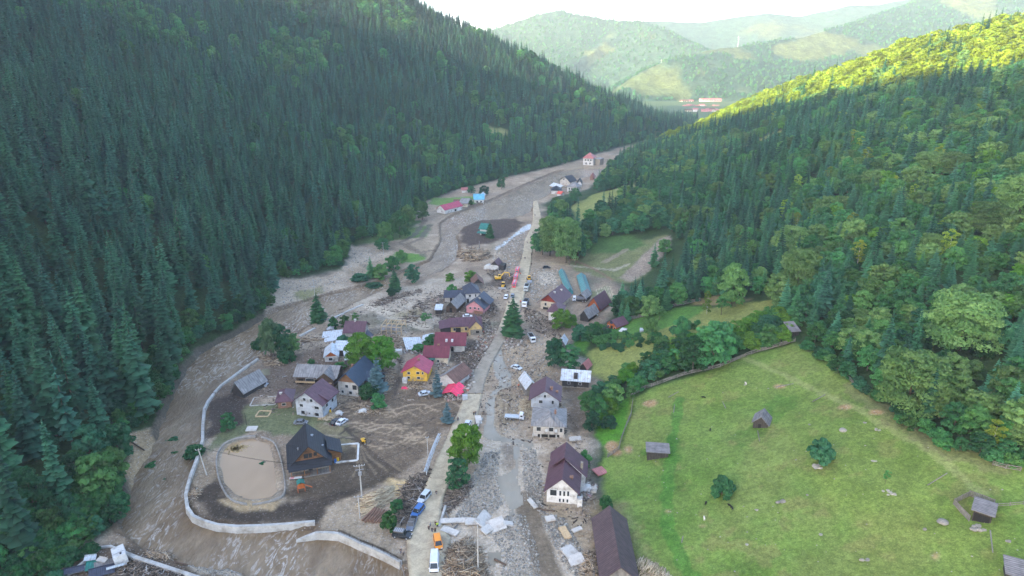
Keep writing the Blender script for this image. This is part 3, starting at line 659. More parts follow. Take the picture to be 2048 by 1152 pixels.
# ---------------------------------------------------------------- where the forest stands (outlines of woods as surveyed from the photograph)
rn = np.random.default_rng(12)
def scatter(x0, x1, y0, y1, s, seed):
    r = np.random.default_rng(seed); X, Y = np.meshgrid(np.arange(x0, x1, s), np.arange(y0, y1, s)); X = X + (np.arange(X.shape[0]) % 2)[:, None]*s*.5
    return (X+r.uniform(-.42, .42, X.shape)*s).ravel(), (Y+r.uniform(-.42, .42, Y.shape)*s).ravel()
fL = [(a, b, c) for a, b, c in FOOTL]; fR = FOOTR
def left_wood():
    X, Y = scatter(-740, 330, 60, 1180, 6.5, 3)
    d, s, _ = poly_near(X, Y, fL); Z = bil(BASE, X, Y); dr, sr, zr = poly_near(X, Y, RIDL)
    ok = (s > 0) & (d > .8) & ~((sr > 0) & (dr > 45)); X, Y, Z, d = X[ok], Y[ok], Z[ok], d[ok]
    px, py, dd = proj(X, Y, Z); ok = (px > -260) & (px < 1700) & (py < 1330) & (py > -330)
    for hole in ([(965,250),(1018,258),(1015,284),(980,284)], [(868,395),(960,388),(950,410),(860,410)], [(246,872),(300,860),(315,880),(300,965),(258,1005)], [(700,480),(790,470),(850,440),(865,455),(800,520),(760,500)]):
        ok &= ~inpoly(px, py, hole)
    ok &= ~((py > 1085) & (px > 100)); return X[ok], Y[ok], Z[ok], px[ok], py[ok], dd[ok], d[ok]
WOODS_R = [[(1238,597),(1262,560),(1320,505),(1360,462),(1300,470),(1235,470),(1185,482),(1165,470),(1200,430),(1270,395),(1300,352),(1180,395),(1140,408),(1100,430),(1085,470),(1090,505),(1160,520),(1175,495),
            (1150,470),(1130,440),(1098,416),(1160,414),(1192,388),(1212,352),(1235,325),(1300,270),(1370,245),(1440,150),(2600,-300),(2900,1150),(2180,960),(2048,925),(1960,912),(1850,872),(1790,825),(1740,782),(1700,750),(1640,705),(1600,678),(1600,655),(1560,640),
            (1545,592),(1490,597),(1400,602),(1320,625),(1240,655),(1215,622)]]
HOLES_R = [[(1450,315),(1500,287),(1560,262),(1645,250),(1650,263),(1570,287),(1490,320)], [(1138,412),(1200,385),(1275,366),(1266,392),(1215,420),(1190,432),(1165,450)], [(1225,575),(1262,562),(1300,545),(1345,495),(1372,470),(1382,520),(1340,575),(1285,605),(1240,602)], [(1225,575),(1285,500),(1345,468),(1362,470),(1330,500),(1300,545),(1262,570)],
           [(1190,470),(1215,442),(1240,435),(1225,470)]]
def right_wood():
    X, Y = scatter(0, 620, 40, 1080, 5.3, 5)
    d, s, _ = poly_near(X, Y, fR); Z = bil(BASE, X, Y); dr, sr, zr = poly_near(X, Y, RIDR)
    px, py, dd = proj(X, Y, Z)
    ok = (s < 0) & (d > 1.0) & ~((sr < 0) & (dr > 40)) & (px > 1060) & (px < 2330) & (py < 1330) & (dd > 60)
    m = np.zeros(len(X), bool)
    for p in WOODS_R: m |= inpoly(px, py, p)
    for p in HOLES_R: m &= ~inpoly(px, py, p)
    m |= (d > 60) & (dd > 650) & (py < 330)
    ok &= m; return X[ok], Y[ok], Z[ok], px[ok], py[ok], dd[ok], d[ok], dr[ok]
KINDS = ['spruce0','spruce1','spruce2','spruce3','slim0','slim1','open_spruce0','young0','young1','young2','dark0','dark1','dark2','green0','green1','green2','beech0','beech1','beech2','bright0','birch0','birch1','sunny0','sunny1','gbush0','bush0']
KI = {k: i for i, k in enumerate(KINDS)}
def pk(kind, n): return KI[kind+str(n % len(PROTO[kind]))] if kind+str(n % len(PROTO[kind])) in KI else KI[kind+'0']
T = []                                   # x, y, z, kind index, size, tall, px, py, depth
X, Y, Z, px, py, dd, df = left_wood(); r = np.random.default_rng(8)
leafy = fbm(X, Y, 70, 61, 3)
for i in range(len(X)):
    q = r.random(); k = int(r.integers(0, 99)); edge = df[i] < 9
    if dd[i] < 320 and r.random() < .36: continue
    hs = np.interp(dd[i], [180, 300, 450, 900], [1.32, 1.08, .78, .72])*(.70 + .6*vnoise(X[i]/14, Y[i]/14, 7))
    near_bottom = py[i] > 900 and px[i] > 60
    upper = (py[i] < 150 and leafy[i] > .55)
    if near_bottom and q < .55: kd, sz = ('dark' if q < .3 else 'green'), r.uniform(5, 8.5)
    elif edge and q < .35: kd, sz = ('green' if q < .15 else 'dark'), r.uniform(4.5, 7.5)
    elif upper and q < .55: kd, sz = 'green', r.uniform(6.5, 10)
    elif dd[i] > 520 and leafy[i] > .56 and q < .35: kd, sz = 'green', r.uniform(6, 9)
    elif q > .985: kd, sz = 'green', r.uniform(6, 9)
    elif q > .93: kd, sz = 'open_spruce', hs*r.uniform(20, 25)
    elif q > .80: kd, sz = 'slim', hs*r.uniform(20, 26)
    else: kd, sz = 'spruce', hs*r.uniform(17.5, 24.5)
    T.append((X[i], Y[i], Z[i], pk(kd, k), sz, r.uniform(.92, 1.12), px[i], py[i], dd[i], 0))
X, Y, Z, px, py, dd, df, dri = right_wood()
conif = fbm(X, Y, 42, 71, 3); yel = fbm(X, Y, 28, 73, 3)
DARKW = [(1085,370),(1200,350),(1380,330),(1420,420),(1360,470),(1280,478),(1180,490),(1085,520)]; CONF = [(1360,460),(1500,300),(1560,280),(1600,330),(1560,470),(1560,600),(1230,640),(1230,600)]
din = inpoly(px, py, DARKW); cin = inpoly(px, py, CONF)
for i in range(len(X)):
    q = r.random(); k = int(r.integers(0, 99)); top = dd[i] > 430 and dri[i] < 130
    if din[i]: kd = 'dark' if q < .62 else ('green' if q < .8 else ('slim' if q < .93 else 'beech'))
    elif cin[i]: kd = 'young' if q < .30 else ('spruce' if q < .62 else ('green' if q < .82 else 'dark' if q < .93 else 'beech'))
    elif conif[i] > .56: kd = 'spruce' if q < .34 else ('young' if q < .76 else 'green')
    elif yel[i] > .60: kd = 'beech' if q < .34 else ('green' if q < .65 else 'young' if q < .85 else 'dark')
    else: kd = 'green' if q < .24 else ('young' if q < .66 else 'dark' if q < .78 else 'beech' if q < .83 else 'birch' if q < .86 else 'bright' if q < .90 else 'spruce')
    if top and q < .80: kd = 'sunny' if q < .55 else 'beech'  # near the crest mostly the leaf kind coloured as sunlit
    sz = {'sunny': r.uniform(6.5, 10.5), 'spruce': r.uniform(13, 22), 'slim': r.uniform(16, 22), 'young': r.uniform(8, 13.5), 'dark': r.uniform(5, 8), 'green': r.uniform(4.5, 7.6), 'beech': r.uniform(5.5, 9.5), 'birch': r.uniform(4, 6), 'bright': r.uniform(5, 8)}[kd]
    if dd[i] < 230: sz *= .85
    if df[i] < 18 and kd == 'spruce': sz *= .8
    T.append((X[i], Y[i], Z[i], pk(kd, k), sz, r.uniform(.9, 1.15), px[i], py[i], dd[i], 1))
for (foot, sg, x0, x1, y0, y1, sd) in ((fL, 1, -190, 260, 80, 900, 17),):
    X, Y = scatter(x0, x1, y0, y1, 3.6, sd); d, s, _ = poly_near(X, Y, foot); Z = bil(BASE, X, Y); ppx, ppy, ddd = proj(X, Y, Z)
    ok = (s*sg > 0) & (d < 9) & (ppx > -60) & ~inpoly(ppx, ppy, [(868,395),(960,388),(950,410),(860,410)]) & ~inpoly(ppx, ppy, [(246,872),(300,860),(315,880),(300,965),(258,1005)]) & ~inpoly(ppx, ppy, [(700,480),(790,470),(850,440),(865,455),(800,520),(760,500)]) & ~((ppy > 1085) & (ppx > 100))
    for i in np.nonzero(ok)[0]: T.append((X[i], Y[i], Z[i], KI[['gbush0', 'bush0', 'dark1', 'green1'][int(r.integers(0, 4))]], r.uniform(2.6, 4.6), r.uniform(.9, 1.3), ppx[i], ppy[i], ddd[i], 0))
T = np.array(T)
BIGT = [('beech',1917,700,110,118,'huge round yellowish beech standing out of the right wood'), ('beech',1812,822,118,104,'broad olive green beech at the wood edge above the meadow'), ('beech',1965,468,60,66,'round yellowish beech high in the right wood, left of the frame edge'), ('beech',2034,440,84,76,'yellowish beech cut by the right frame edge'),
  ('beech',1592,588,86,62,'yellowish beech at the wood corner above the hay meadow'), ('beech',1578,520,64,54,'yellowish beech just above the corner beech'), ('green',1463,612,72,50,'round fresh green tree at the wood edge by the plank fence'), ('beech',1860,520,50,48,'small round beech in the middle of the right wood'), ('beech',1905,352,44,46,'round beech in the upper right wood'), ('beech',1856,350,44,50,'rounded beech beside another in the upper right wood')]
BG = []
for kd, ppx, ppy, hp, wp, lb in BIGT:
    q = hit(ppx, ppy); d_ = proj(*q)[2]; BG.append(('bigbeech' if kd == 'beech' else kd, q, wp*d_/FP, hp*d_/FP/.93, lb)); near = np.hypot(T[:, 0]-q[0], T[:, 1]-q[1]); T = T[near > wp*d_/FP*.42]
    fx, fy = q[0]*(1-9/q[1]), q[1]-9; near = np.hypot(T[:, 0]-fx, T[:, 1]-fy); T = T[(near > wp*d_/FP*.5) | (T[:, 4] < 7)]
conifer = np.isin(T[:, 3], [KI[k] for k in KINDS if k[:-1] in ('spruce', 'slim', 'open_spruce', 'young')])
infr = (T[:, 6] > -20) & (T[:, 6] < 2068) & (T[:, 7] > 20) & (T[:, 7] < 1180)
app = T[:, 4]*np.where(conifer, .55, 1.0)/T[:, 8]*np.where(infr, 1, 0)
single = np.zeros(len(T), bool)
for grp in (conifer, ~conifer):
    ids = np.nonzero(grp)[0]; single[ids[np.argsort(-app[ids])[:300]]] = True
LBL = {'gbush': ('low mid green shrub at the foot of the spruce forest', 'shrubs at the forest foot'), 'bush': ('low dark shrub at the foot of the spruce forest', 'shrubs at the forest foot'), 'sunny': ('broadleaf tree on the sunlit ridge, leaves painted sunlit yellow green', 'sunlit trees of the ridge'), 'spruce': ('dark green spruce in the dense conifer forest', 'spruces of the dense forest'), 'slim': ('dark green spruce in the dense conifer forest', 'spruces of the dense forest'), 'open_spruce': ('dark green spruce in the dense conifer forest', 'spruces of the dense forest'),
       'young': ('low bushy light green conifer in the mixed wood', 'young conifers of the mixed wood'), 'dark': ('round dark green broadleaf tree in the woods at the slopes', 'dark broadleaf trees of the woods'),
       'green': ('round mid green broadleaf tree in the woods at the slopes', 'mid green broadleaf trees of the woods'), 'beech': ('yellowish green beech among the trees of the mixed wood', 'yellowish beeches of the mixed wood'),
       'bright': ('fresh bright green broadleaf tree in the mixed wood', 'bright green trees of the mixed wood'), 'birch': ('thin lime green birch in the mixed wood', 'birches of the mixed wood')}
for i in np.nonzero(single)[0]:
    k = KINDS[int(T[i, 3])]; kd = k[:-1]; L = LBL[kd]
    if T[i, 9] == 1 and kd in ('spruce', 'slim', 'open_spruce'): L = ('dark green spruce among the leafy trees of the right wood', 'spruces of the right wood')
    tree(kd, T[i, 0], T[i, 1], T[i, 4], L[0], L[1], v=int(k[-1]), z=T[i, 2], tall=T[i, 5])
for n_, (kd, q, w_, h_, lb) in enumerate(BG): tree(kd, q[0], q[1], w_, lb, None, v=n_, z=q[2], tall=max(.6, min(1.5, h_/(w_*1.2))))
print('trees', len(T), 'conifers', int(conifer.sum()))
def forest_stuff(name, P, kinds, label, cat):
    """P rows: x y z kind size tall; one object, instanced by nodes"""
    me = bpy.data.meshes.new(name); me.vertices.add(len(P)); me.vertices.foreach_set('co', P[:, :3].astype(np.float32).ravel()+0)
    r = np.random.default_rng(1); n = len(P)
    for nm, arr in (('idx', P[:, 3]), ('siz', P[:, 4]), ('tall', P[:, 4]*P[:, 5]), ('rot', r.random(n)*6.283)):
        a = me.attributes.new(nm, 'FLOAT', 'POINT'); a.data.foreach_set('value', arr.astype(np.float32))
    o = link(bpy.data.objects.new(name, me)); tag(o, label, cat, None, 'stuff')
    ng = bpy.data.node_groups.new(name, 'GeometryNodeTree'); ng.interface.new_socket('Geometry', in_out='INPUT', socket_type='NodeSocketGeometry'); ng.interface.new_socket('Geometry', in_out='OUTPUT', socket_type='NodeSocketGeometry')
    gi = ng.nodes.new('NodeGroupInput'); go = ng.nodes.new('NodeGroupOutput'); j = ng.nodes.new('GeometryNodeJoinGeometry')
    def attr(nm):
        a = ng.nodes.new('GeometryNodeInputNamedAttribute'); a.data_type = 'FLOAT'; a.inputs['Name'].default_value = nm; return a.outputs[0]
    cx = ng.nodes.new('ShaderNodeCombineXYZ'); s = attr('siz'); ng.links.new(s, cx.inputs[0]); ng.links.new(s, cx.inputs[1]); ng.links.new(attr('tall'), cx.inputs[2])
    rx = ng.nodes.new('ShaderNodeCombineXYZ'); ng.links.new(attr('rot'), rx.inputs[2]); ia = attr('idx')
    for k in sorted(set(P[:, 3].astype(int))):
        po = bpy.data.objects.new('tree_shape', kinds[k])
        oi = ng.nodes.new('GeometryNodeObjectInfo'); oi.inputs['Object'].default_value = po; oi.transform_space = 'ORIGINAL'; oi.inputs['As Instance'].default_value = True
        cmp_ = ng.nodes.new('FunctionNodeCompare'); cmp_.data_type = 'FLOAT'; cmp_.operation = 'EQUAL'; ng.links.new(ia, cmp_.inputs[0]); cmp_.inputs[1].default_value = float(k); cmp_.inputs['Epsilon'].default_value = .1
        ip = ng.nodes.new('GeometryNodeInstanceOnPoints'); ng.links.new(gi.outputs[0], ip.inputs['Points']); ng.links.new(cmp_.outputs[0], ip.inputs['Selection']); ng.links.new(oi.outputs['Geometry'], ip.inputs['Instance'])
        ng.links.new(rx.outputs[0], ip.inputs['Rotation']); ng.links.new(cx.outputs[0], ip.inputs['Scale']); ng.links.new(ip.outputs[0], j.inputs[0])
    ng.links.new(j.outputs[0], go.inputs[0]); md = o.modifiers.new('forest', 'NODES'); md.node_group = ng
    return o
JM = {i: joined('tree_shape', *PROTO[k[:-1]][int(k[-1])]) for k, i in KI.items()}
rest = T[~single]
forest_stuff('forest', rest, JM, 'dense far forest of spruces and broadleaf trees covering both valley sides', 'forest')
# undergrowth: low leafy ground cover at the foot of the woods
# ---------------------------------------------------------------- building materials
def wallm(n, c, **k): return plain(n, c, .85, .14, .8, dirt=k.get('dirt', (0.20, 0.17, 0.14)) if k.get('dirty', 1) else None, spec=.15)
M_ = dict(
 purple=ribbed('purple_brown_sheet_roof', (0.105,0.050,0.066), .45, .5), maroon=ribbed('maroon_sheet_roof', (0.150,0.030,0.046), .45, .5), crimson=ribbed('crimson_tile_roof', (0.36,0.040,0.085), .4, .5),
 hot=ribbed('hot_red_sheet_roof', (0.85,0.035,0.12), .5, .45), slate=ribbed('charcoal_shingle_roof', (0.024,0.027,0.036), .8, .65, axis=1, amount=.35), navy=ribbed('dark_blue_sheet_roof', (0.026,0.045,0.078), .45, .45),
 bluegrey=ribbed('slate_blue_tile_roof', (0.050,0.056,0.082), .4, .5), grey=ribbed('weathered_grey_sheet_roof', (0.22,0.21,0.205), .9, .7, .28), tin=ribbed('pale_tin_roof', (0.52,0.56,0.60), .8, .4, .12, rust=(0.30,0.26,0.22)),
 shingle=ribbed('silvery_shingle_roof', (0.19,0.18,0.185), .45, .85, .3, axis=1, amount=.5), brown=ribbed('rusty_brown_roof', (0.16,0.085,0.065), .45, .7, .3), barnroof=ribbed('dark_brown_sheet_roof', (0.090,0.058,0.062), .55, .55, .25, amount=.3),
 teal=ribbed('teal_greenhouse_film', (0.060,0.25,0.26), 2.2, .3, .18, amount=.35), sky=ribbed('sky_blue_roof', (0.13,0.38,0.52), .5, .5), green=ribbed('green_sheet_roof', (0.022,0.16,0.13), .5, .5), rose=ribbed('faded_red_roof', (0.38,0.14,0.13), .5, .6), salmon=ribbed('bright_orange_red_roof', (0.60,0.10,0.07), .5, .6),
 white=wallm('white_plaster', (0.60,0.59,0.57)), pale=wallm('pale_blue_grey_plaster', (0.42,0.45,0.49)), cream=wallm('cream_plaster', (0.58,0.50,0.38)), yellow=wallm('yellow_plaster', (0.66,0.40,0.055)), pink=wallm('pink_plaster', (0.58,0.26,0.28)), sand=wallm('yellow_sand_plaster', (0.60,0.43,0.19)),
 logs=ribbed('honey_log_wall', (0.24,0.115,0.050), .30, .8, .3, axis=1, amount=.6), orange=ribbed('orange_board_wall', (0.46,0.12,0.030), .3, .7, .2, axis=0, amount=.3), wood=ribbed('brown_board_wall', (0.105,0.070,0.050), .3, .9, .35, amount=.5), darkwood=ribbed('dark_weathered_board_wall', (0.052,0.045,0.042), .3, .9, .35, amount=.5),
 greywood=ribbed('grey_weathered_wood', (0.20,0.185,0.17), .3, .9, .3, amount=.4), redgable=ribbed('dark_red_boarding', (0.27,0.045,0.030), .3, .8, .2, amount=.3), stone=plain('rough_stone_base', (0.26,0.225,0.18), .9, .3, 2.2, dirt=(.15,.13,.11)), concrete=plain('river_concrete', (0.43,0.415,0.39), .85, .22, .6, dirt=(0.24,0.21,0.17), bmp=.03),
 brick=plain('bare_brick', (0.24,0.13,0.09), .9, .3, 2), glass=plain('dark_window_glass', (0.030,0.036,0.042), .12, .2, spec=.5), frame=plain('white_window_frame', (0.60,0.60,0.60), .5, .05), dark=plain('dark_opening', (0.012,0.011,0.011), .9, .2), frameb=plain('brown_window_frame', (0.12,0.07,0.04), .6, .1),
 newwood=plain('fresh_sawn_timber', (0.50,0.36,0.21), .8, .2, 2), steel=plain('grey_steel', (0.30,0.31,0.33), .4, .1, metal=.5), plaster_r=wallm('peeling_plaster', (0.47,0.44,0.40)))
def rsz(me): pass
def house(name, label, FL, FR, L, h, rise, wall, roof, ridge='y', oh=.5, gable=None, base=None, bh=0.0, wins=(), doors=(), chim=(), tilt=(0, 0), sink=0.0, cat='house', group=None, off=.5, th=.16, frame='frame', front=None, rot0=0.0, ohf=None, nowall=False):
    a = ray(*FL); b = ray(*FR); W_ = math.hypot(b[0]-a[0], b[1]-a[1]); rz = math.atan2(b[1]-a[1], b[0]-a[0]) + rot0
    zc = min(zt(a[0], a[1]), zt(b[0], b[1]), zt((a[0]+b[0])/2 - math.sin(rz)*L*.5, (a[1]+b[1])/2 + math.cos(rz)*L*.5))
    e = empty(name, (a[0], a[1], zc-sink), rz, label, cat, group); e.rotation_euler = (tilt[0], tilt[1], rz)
    M = M_; z0 = -1.2; ohf = oh if ohf is None else ohf
    if not nowall:
        mb = MB()
        if ridge == 'y': mb.prism([(0, z0), (W_, z0), (W_, h), (W_*off, h+rise), (0, h)], 'y', 0, L)
        elif ridge == 'x': mb.prism([(0, z0), (L, z0), (L, h), (L*off, h+rise), (0, h)], 'x', 0, W_)
        elif ridge == 'shed': mb.prism([(0, z0), (L, z0), (L, h+rise), (0, h)], 'x', 0, W_)
        else: mb.box((W_/2, L/2, (h+z0)/2), (W_, L, h-z0))
        mb.build('wall', M[wall], e)
    rb = MB(); u = .05
    if ridge == 'y':
        s1 = rise/(W_*off); s2 = rise/(W_*(1-off)); zr = h+rise+th+u
        rb.slab([(-oh, -ohf, h-oh*s1+th+u), (W_*off, -ohf, zr), (W_*off, L+oh, zr), (-oh, L+oh, h-oh*s1+th+u)], th)
        rb.slab([(W_*off, -ohf, zr+.01), (W_+oh, -ohf, h-oh*s2+th+u), (W_+oh, L+oh, h-oh*s2+th+u), (W_*off, L+oh, zr+.01)], th)
    elif ridge == 'x':
        s1 = rise/(L*off); s2 = rise/(L*(1-off)); zr = h+rise+th+u
        rb.slab([(-oh, -ohf, h-ohf*s1+th+u), (W_+oh, -ohf, h-ohf*s1+th+u), (W_+oh, L*off, zr), (-oh, L*off, zr)], th)
        rb.slab([(-oh, L*off, zr+.01), (W_+oh, L*off, zr+.01), (W_+oh, L+oh, h-oh*s2+th+u), (-oh, L+oh, h-oh*s2+th+u)], th)
    elif ridge == 'shed':
        s = rise/L; rb.slab([(-oh, -ohf, h-ohf*s+th+u), (W_+oh, -ohf, h-ohf*s+th+u), (W_+oh, L+oh, h+rise+oh*s+th+u), (-oh, L+oh, h+rise+oh*s+th+u)], th)
    elif ridge == 'hip':
        k = min(W_, L)/2*.98; A = [(-oh, -oh, h-.1), (W_+oh, -oh, h-.1), (W_+oh, L+oh, h-.1), (-oh, L+oh, h-.1)]; B = [(x, y, z+.14) for x, y, z in A]
        T2 = [(k, L/2, h+rise), (W_-k, L/2, h+rise)] if W_ >= L else [(W_/2, k, h+rise), (W_/2, L-k, h+rise)]
        fcs = [(0,3,2,1), (0,1,5,4), (1,2,6,5), (2,3,7,6), (3,0,4,7)] + ([(4,5,9,8), (5,6,9), (6,7,8,9), (7,4,8)] if W_ >= L else [(4,5,8), (5,6,9,8), (6,7,9), (7,4,8,9)])
        rb.add(A+B+T2, fcs)
    ro = rb.build('roof', M[roof], e)
    for (cx, cy, ch) in chim:
        zb = h + rise*(1 - abs((cx if ridge == 'y' else cy) - off)/max(off, 1e-3)) if ridge in 'xy' else h+rise*.3
        MB().box((cx*W_, cy*L, zb+ch/2-.3), (.7, .7, ch+.6)).box((cx*W_, cy*L, zb+ch+.05), (.95, .95, .16)).build('chimney', M['brick'] if (cx*10) % 2 > 1 else M['plaster_r'], ro)
    if gable and ridge == 'y':
        MB().prism([(0.02, h+.02), (W_-.02, h+.02), (W_*off, h+rise-.02)], 'y', -.07, 0.02).build('gable', M[gable], e)
    if front: MB().box((W_/2, -.03, (h+z0)/2), (W_-.04, .1, h-z0-.04)).build('front_cladding', M[front], e)
    if base: MB().box((W_/2, L/2, bh/2+z0/2), (W_+.16, L+.16, bh-z0)).build('foundation', M[base], e)
    pr = .1 if (front or gable) else .03
    def opening(kind, f, uu_, z, w, hh):
        if kind == 'window': w *= 1.2; hh *= 1.2
        if f == 'f': c = (uu_*W_, -pr-.02, z); d = (w, .1, hh); di = (w-.16, .1, hh-.16); o2 = (0, -.03, 0)
        elif f == 'r': c = (W_+.05, uu_*L, z); d = (.1, w, hh); di = (.1, w-.16, hh-.16); o2 = (.03, 0, 0)
        else: c = (-.05, uu_*L, z); d = (.1, w, hh); di = (.1, w-.16, hh-.16); o2 = (-.03, 0, 0)
        if kind == 'window':
            o = MB().box(c, d).build('window', M[frame], e)
            MB().box((c[0]+o2[0], c[1]+o2[1], c[2]), di).build('pane', M['glass'], o)
        else: MB().box(c, d).build(kind, M['dark'], e)
    for (f, uu_, z, w, hh) in wins: opening('window', f, uu_, z, w, hh)
    for (f, uu_, z, w, hh) in doors: opening('door', f, uu_, z, w, hh)
    return e, W_
def piece(e, name, mat, fn):
    mb = MB(); fn(mb); return mb.build(name, M_[mat], e)
# ---------------------------------------------------------------- the village, house by house
# log chalet beside the pond
e, w_ = house('log_chalet', 'honey coloured log chalet with a steep charcoal roof beside the oval pond', (583,949), (660,935), 11.0, 3.2, 5.2, 'logs', 'slate', oh=.9, ohf=1.3, base='stone', bh=.7, frame='frameb',
   wins=[('f',.42,5.0,1.1,1.2),('f',.53,5.0,.8,1.2),('f',.66,5.2,.8,1.0),('f',.3,1.7,1.2,1.2),('f',.72,1.7,1.2,1.2),('l',.4,1.8,1.2,1.2)], doors=[('f',.5,1.4,1.1,2.1)])
piece(e, 'porch_roof', 'slate', lambda b: b.slab([(-.6,-2.8,2.5),(w_+.6,-2.8,2.5),(w_+.6,-.2,3.9),(-.6,-.2,3.9)], .14))
for k in range(4): piece(e, 'post', 'logs', lambda b: b.box((.1+k*(w_-.2)/3, -2.5, 1.0), (.25,.25,2.9)))
piece(e, 'porch_floor', 'greywood', lambda b: b.box((w_/2,-1.4,.15), (w_+.4,2.7,.3)))
piece(e, 'railing', 'logs', lambda b: [b.box((w_*.25,-2.6,.9), (w_*.45,.12,.12)), b.box((w_*.25,-2.6,.55), (w_*.45,.08,.08))])
piece(e, 'side_wing', 'logs', lambda b: b.prism([(w_,-1),(w_+3.4,-1),(w_+3.4,2.5),(w_,3.6)], 'y', 3.0, 9.2))
piece(e, 'wing_roof', 'slate', lambda b: b.slab([(w_+3.9,2.4,2.55),(w_+3.9,9.8,2.55),(w_-.1,9.8,4.6),(w_-.1,2.4,4.6)], .15))
def vent(b, x, y, z, r=.16, hh=1.3): b.bar((x,y,z), (x,y,z+hh), r, 8); b.bar((x,y,z+hh), (x,y,z+hh+.1), r*1.8, 8)
piece(e, 'vent_pipe', 'steel', lambda b: vent(b, 2.4, 2.4, 4.8, .14, 1.6)); piece(e, 'vent_pipe', 'steel', lambda b: vent(b, w_*.62, 6.3, 6.6, .3, .9)); piece(e, 'vent_pipe', 'steel', lambda b: vent(b, w_*.88, 4.3, 4.0, .2, .9))
# white house with wings, foreground right
e, w_ = house('white_house', 'white house with steep maroon roof and cracked base standing in gravel', (1093,1010), (1153,1015), 12.0, 5.2, 3.6, 'white', 'maroon' if 0 else 'purple', oh=.7, base='stone', bh=1.3,
   wins=[('f',.22,4.3,1.5,1.5),('f',.45,4.3,.55,1.3),('f',.58,4.3,.55,1.3),('f',.71,4.4,.55,1.3),('f',.44,2.2,.5,.9),('f',.56,2.2,.5,.9),('f',.69,2.2,.5,.9),('r',.2,3.6,1.1,1.3)], chim=[(.78,.25,.6)])
piece(e, 'rear_wing', 'white', lambda b: b.prism([(w_*.5,-1),(w_+1.6,-1),(w_+1.6,4.6),(w_*.5,9.0)], 'y', 8.2, 14.5))
piece(e, 'rear_roof', 'purple', lambda b: [b.slab([(w_+2.2,7.6,4.35),(w_+2.2,15.2,4.35),(w_*.48,15.2,9.9),(w_*.48,7.6,9.9)], .16), b.slab([(w_*.48,7.6,9.9),(w_*.48,15.2,9.9),(-.5,15.2,6.2),(-.5,12.6,6.2),(.5,7.6,7.0)], .15)])
piece(e, 'chimney', 'stone', lambda b: b.box((w_+.6,9.6,6.4), (.7,.7,2.4)))
piece(e, 'porch_wall', 'white', lambda b: b.box((w_+.75,.8,1.2), (1.3,1.4,3.2)))
# grey hipped house on broken piers
e, w_ = house('grey_hipped_house', 'white house with pale grey hipped roof propped on broken piers above the washed out channel', (1066,872), (1128,875), 10.0, 3.9, 2.6, 'plaster_r', 'grey', ridge='hip', oh=.7,
   wins=[('f',.18,2.6,1.2,1.2),('f',.58,2.6,1.2,1.2),('f',.9,2.5,.8,1.2)], doors=[('f',.5,.2,6.5,1.3)])
piece(e, 'front_roof', 'grey', lambda b: [b.slab([(w_*.28,-.9,3.9),(w_*.55,1.4,6.2),(w_*.55,4.5,6.6),(w_*.1,-.75,3.95)], .1), b.slab([(w_*.28,-.9,3.9),(w_*.85,-.85,3.95),(w_*.55,1.4,6.2)], .1)])
for k in range(5): piece(e, 'pier', 'concrete', lambda b: b.box((k*w_/4, -.4, -.1), (.4,.4,2.4)))
for k in (.42, .72): piece(e, 'satellite_dish', 'frame', lambda b: b.bar((w_*k,-.3,2.4), (w_*k+.15,-.5,2.5), .45, 10, .5))
piece(e, 'chimney', 'brick', lambda b: b.box((w_*.7, 4.2, 6.2), (.6,.6,1.5)))
# house above it
e, w_ = house('gabled_house', 'pale grey boarded house with purple gable roof and stone base by splintered timber', (1062,822), (1117,824), 9.0, 4.6, 3.0, 'pale', 'purple', oh=.8, base='stone', bh=1.5,
   wins=[('f',.5,5.6,.8,.9),('f',.35,3.6,1.1,1.0),('f',.78,3.6,.7,1.1),('f',.33,1.2,1.0,.7),('f',.85,1.2,1.0,.7)], chim=[(.72,.35,1.0),(.92,.42,.6)])
house('shed', 'narrow barn with pale tin roof left of the pale grey boarded house', (1053,793), (1073,790), 7.5, 3.2, 2.2, 'greywood', 'tin', oh=.5, cat='shed')
# wooden house with tin roof
e, w_ = house('wooden_house', 'long dark wooden house with white tin roof at the edge of the shrub slope', (1124,774), (1177,776), 7.0, 3.0, 2.1, 'darkwood', 'tin', ridge='x', oh=.6, base='stone', bh=.5, wins=[('f',.25,1.8,.9,.8),('f',.68,1.8,.9,.8)], doors=[('f',.5,1.4,1.0,2.0)])
piece(e, 'dormer', 'darkwood', lambda b: b.prism([(w_*.43,3.3),(w_*.57,3.3),(w_*.57,4.7),(w_*.43,4.7)], 'y', .2, 2.6))
# yellow house
e, w_ = house('yellow_house', 'bright yellow house with crimson gable roof in the dark mud', (807,762), (855,763), 8.2, 3.7, 2.5, 'yellow', 'crimson', oh=.7,
   wins=[('f',.24,3.2,.9,.8),('f',.62,3.4,1.0,.8),('f',.22,1.5,1.0,.8),('f',.64,1.5,1.0,.8),('f',.82,3.4,.6,.8)], chim=[(.55,.55,.8)])
piece(e, 'porch', 'white', lambda b: b.box((.8,-.9,.4), (1.6,1.6,2.6)))
# collapsed hot red roof
e, w_ = house('collapsed_house', 'collapsed low house with bright pinkish red roof lying crooked in rubble', (888,788), (918,792), 5.0, .9, 1.6, 'wood', 'hot', oh=.8, tilt=(R(6), R(7)), sink=.2, doors=[('f',.5,.7,1.4,1.2)])
# house with two-tone roof above it
e, w_ = house('damaged_house', 'torn open house with one grey and one rusty maroon roof slope', (880,770), (913,775), 9.0, 3.2, 2.2, 'white', 'grey', oh=.8, tilt=(0, R(3)), rot0=-.15)
piece(e, 'sheet_roof', 'brown', lambda b: b.slab([(w_*.5,-.9,5.72),(w_+.9,-.9,3.05),(w_+.9,9.9,3.05),(w_*.5,9.9,5.72)], .1))
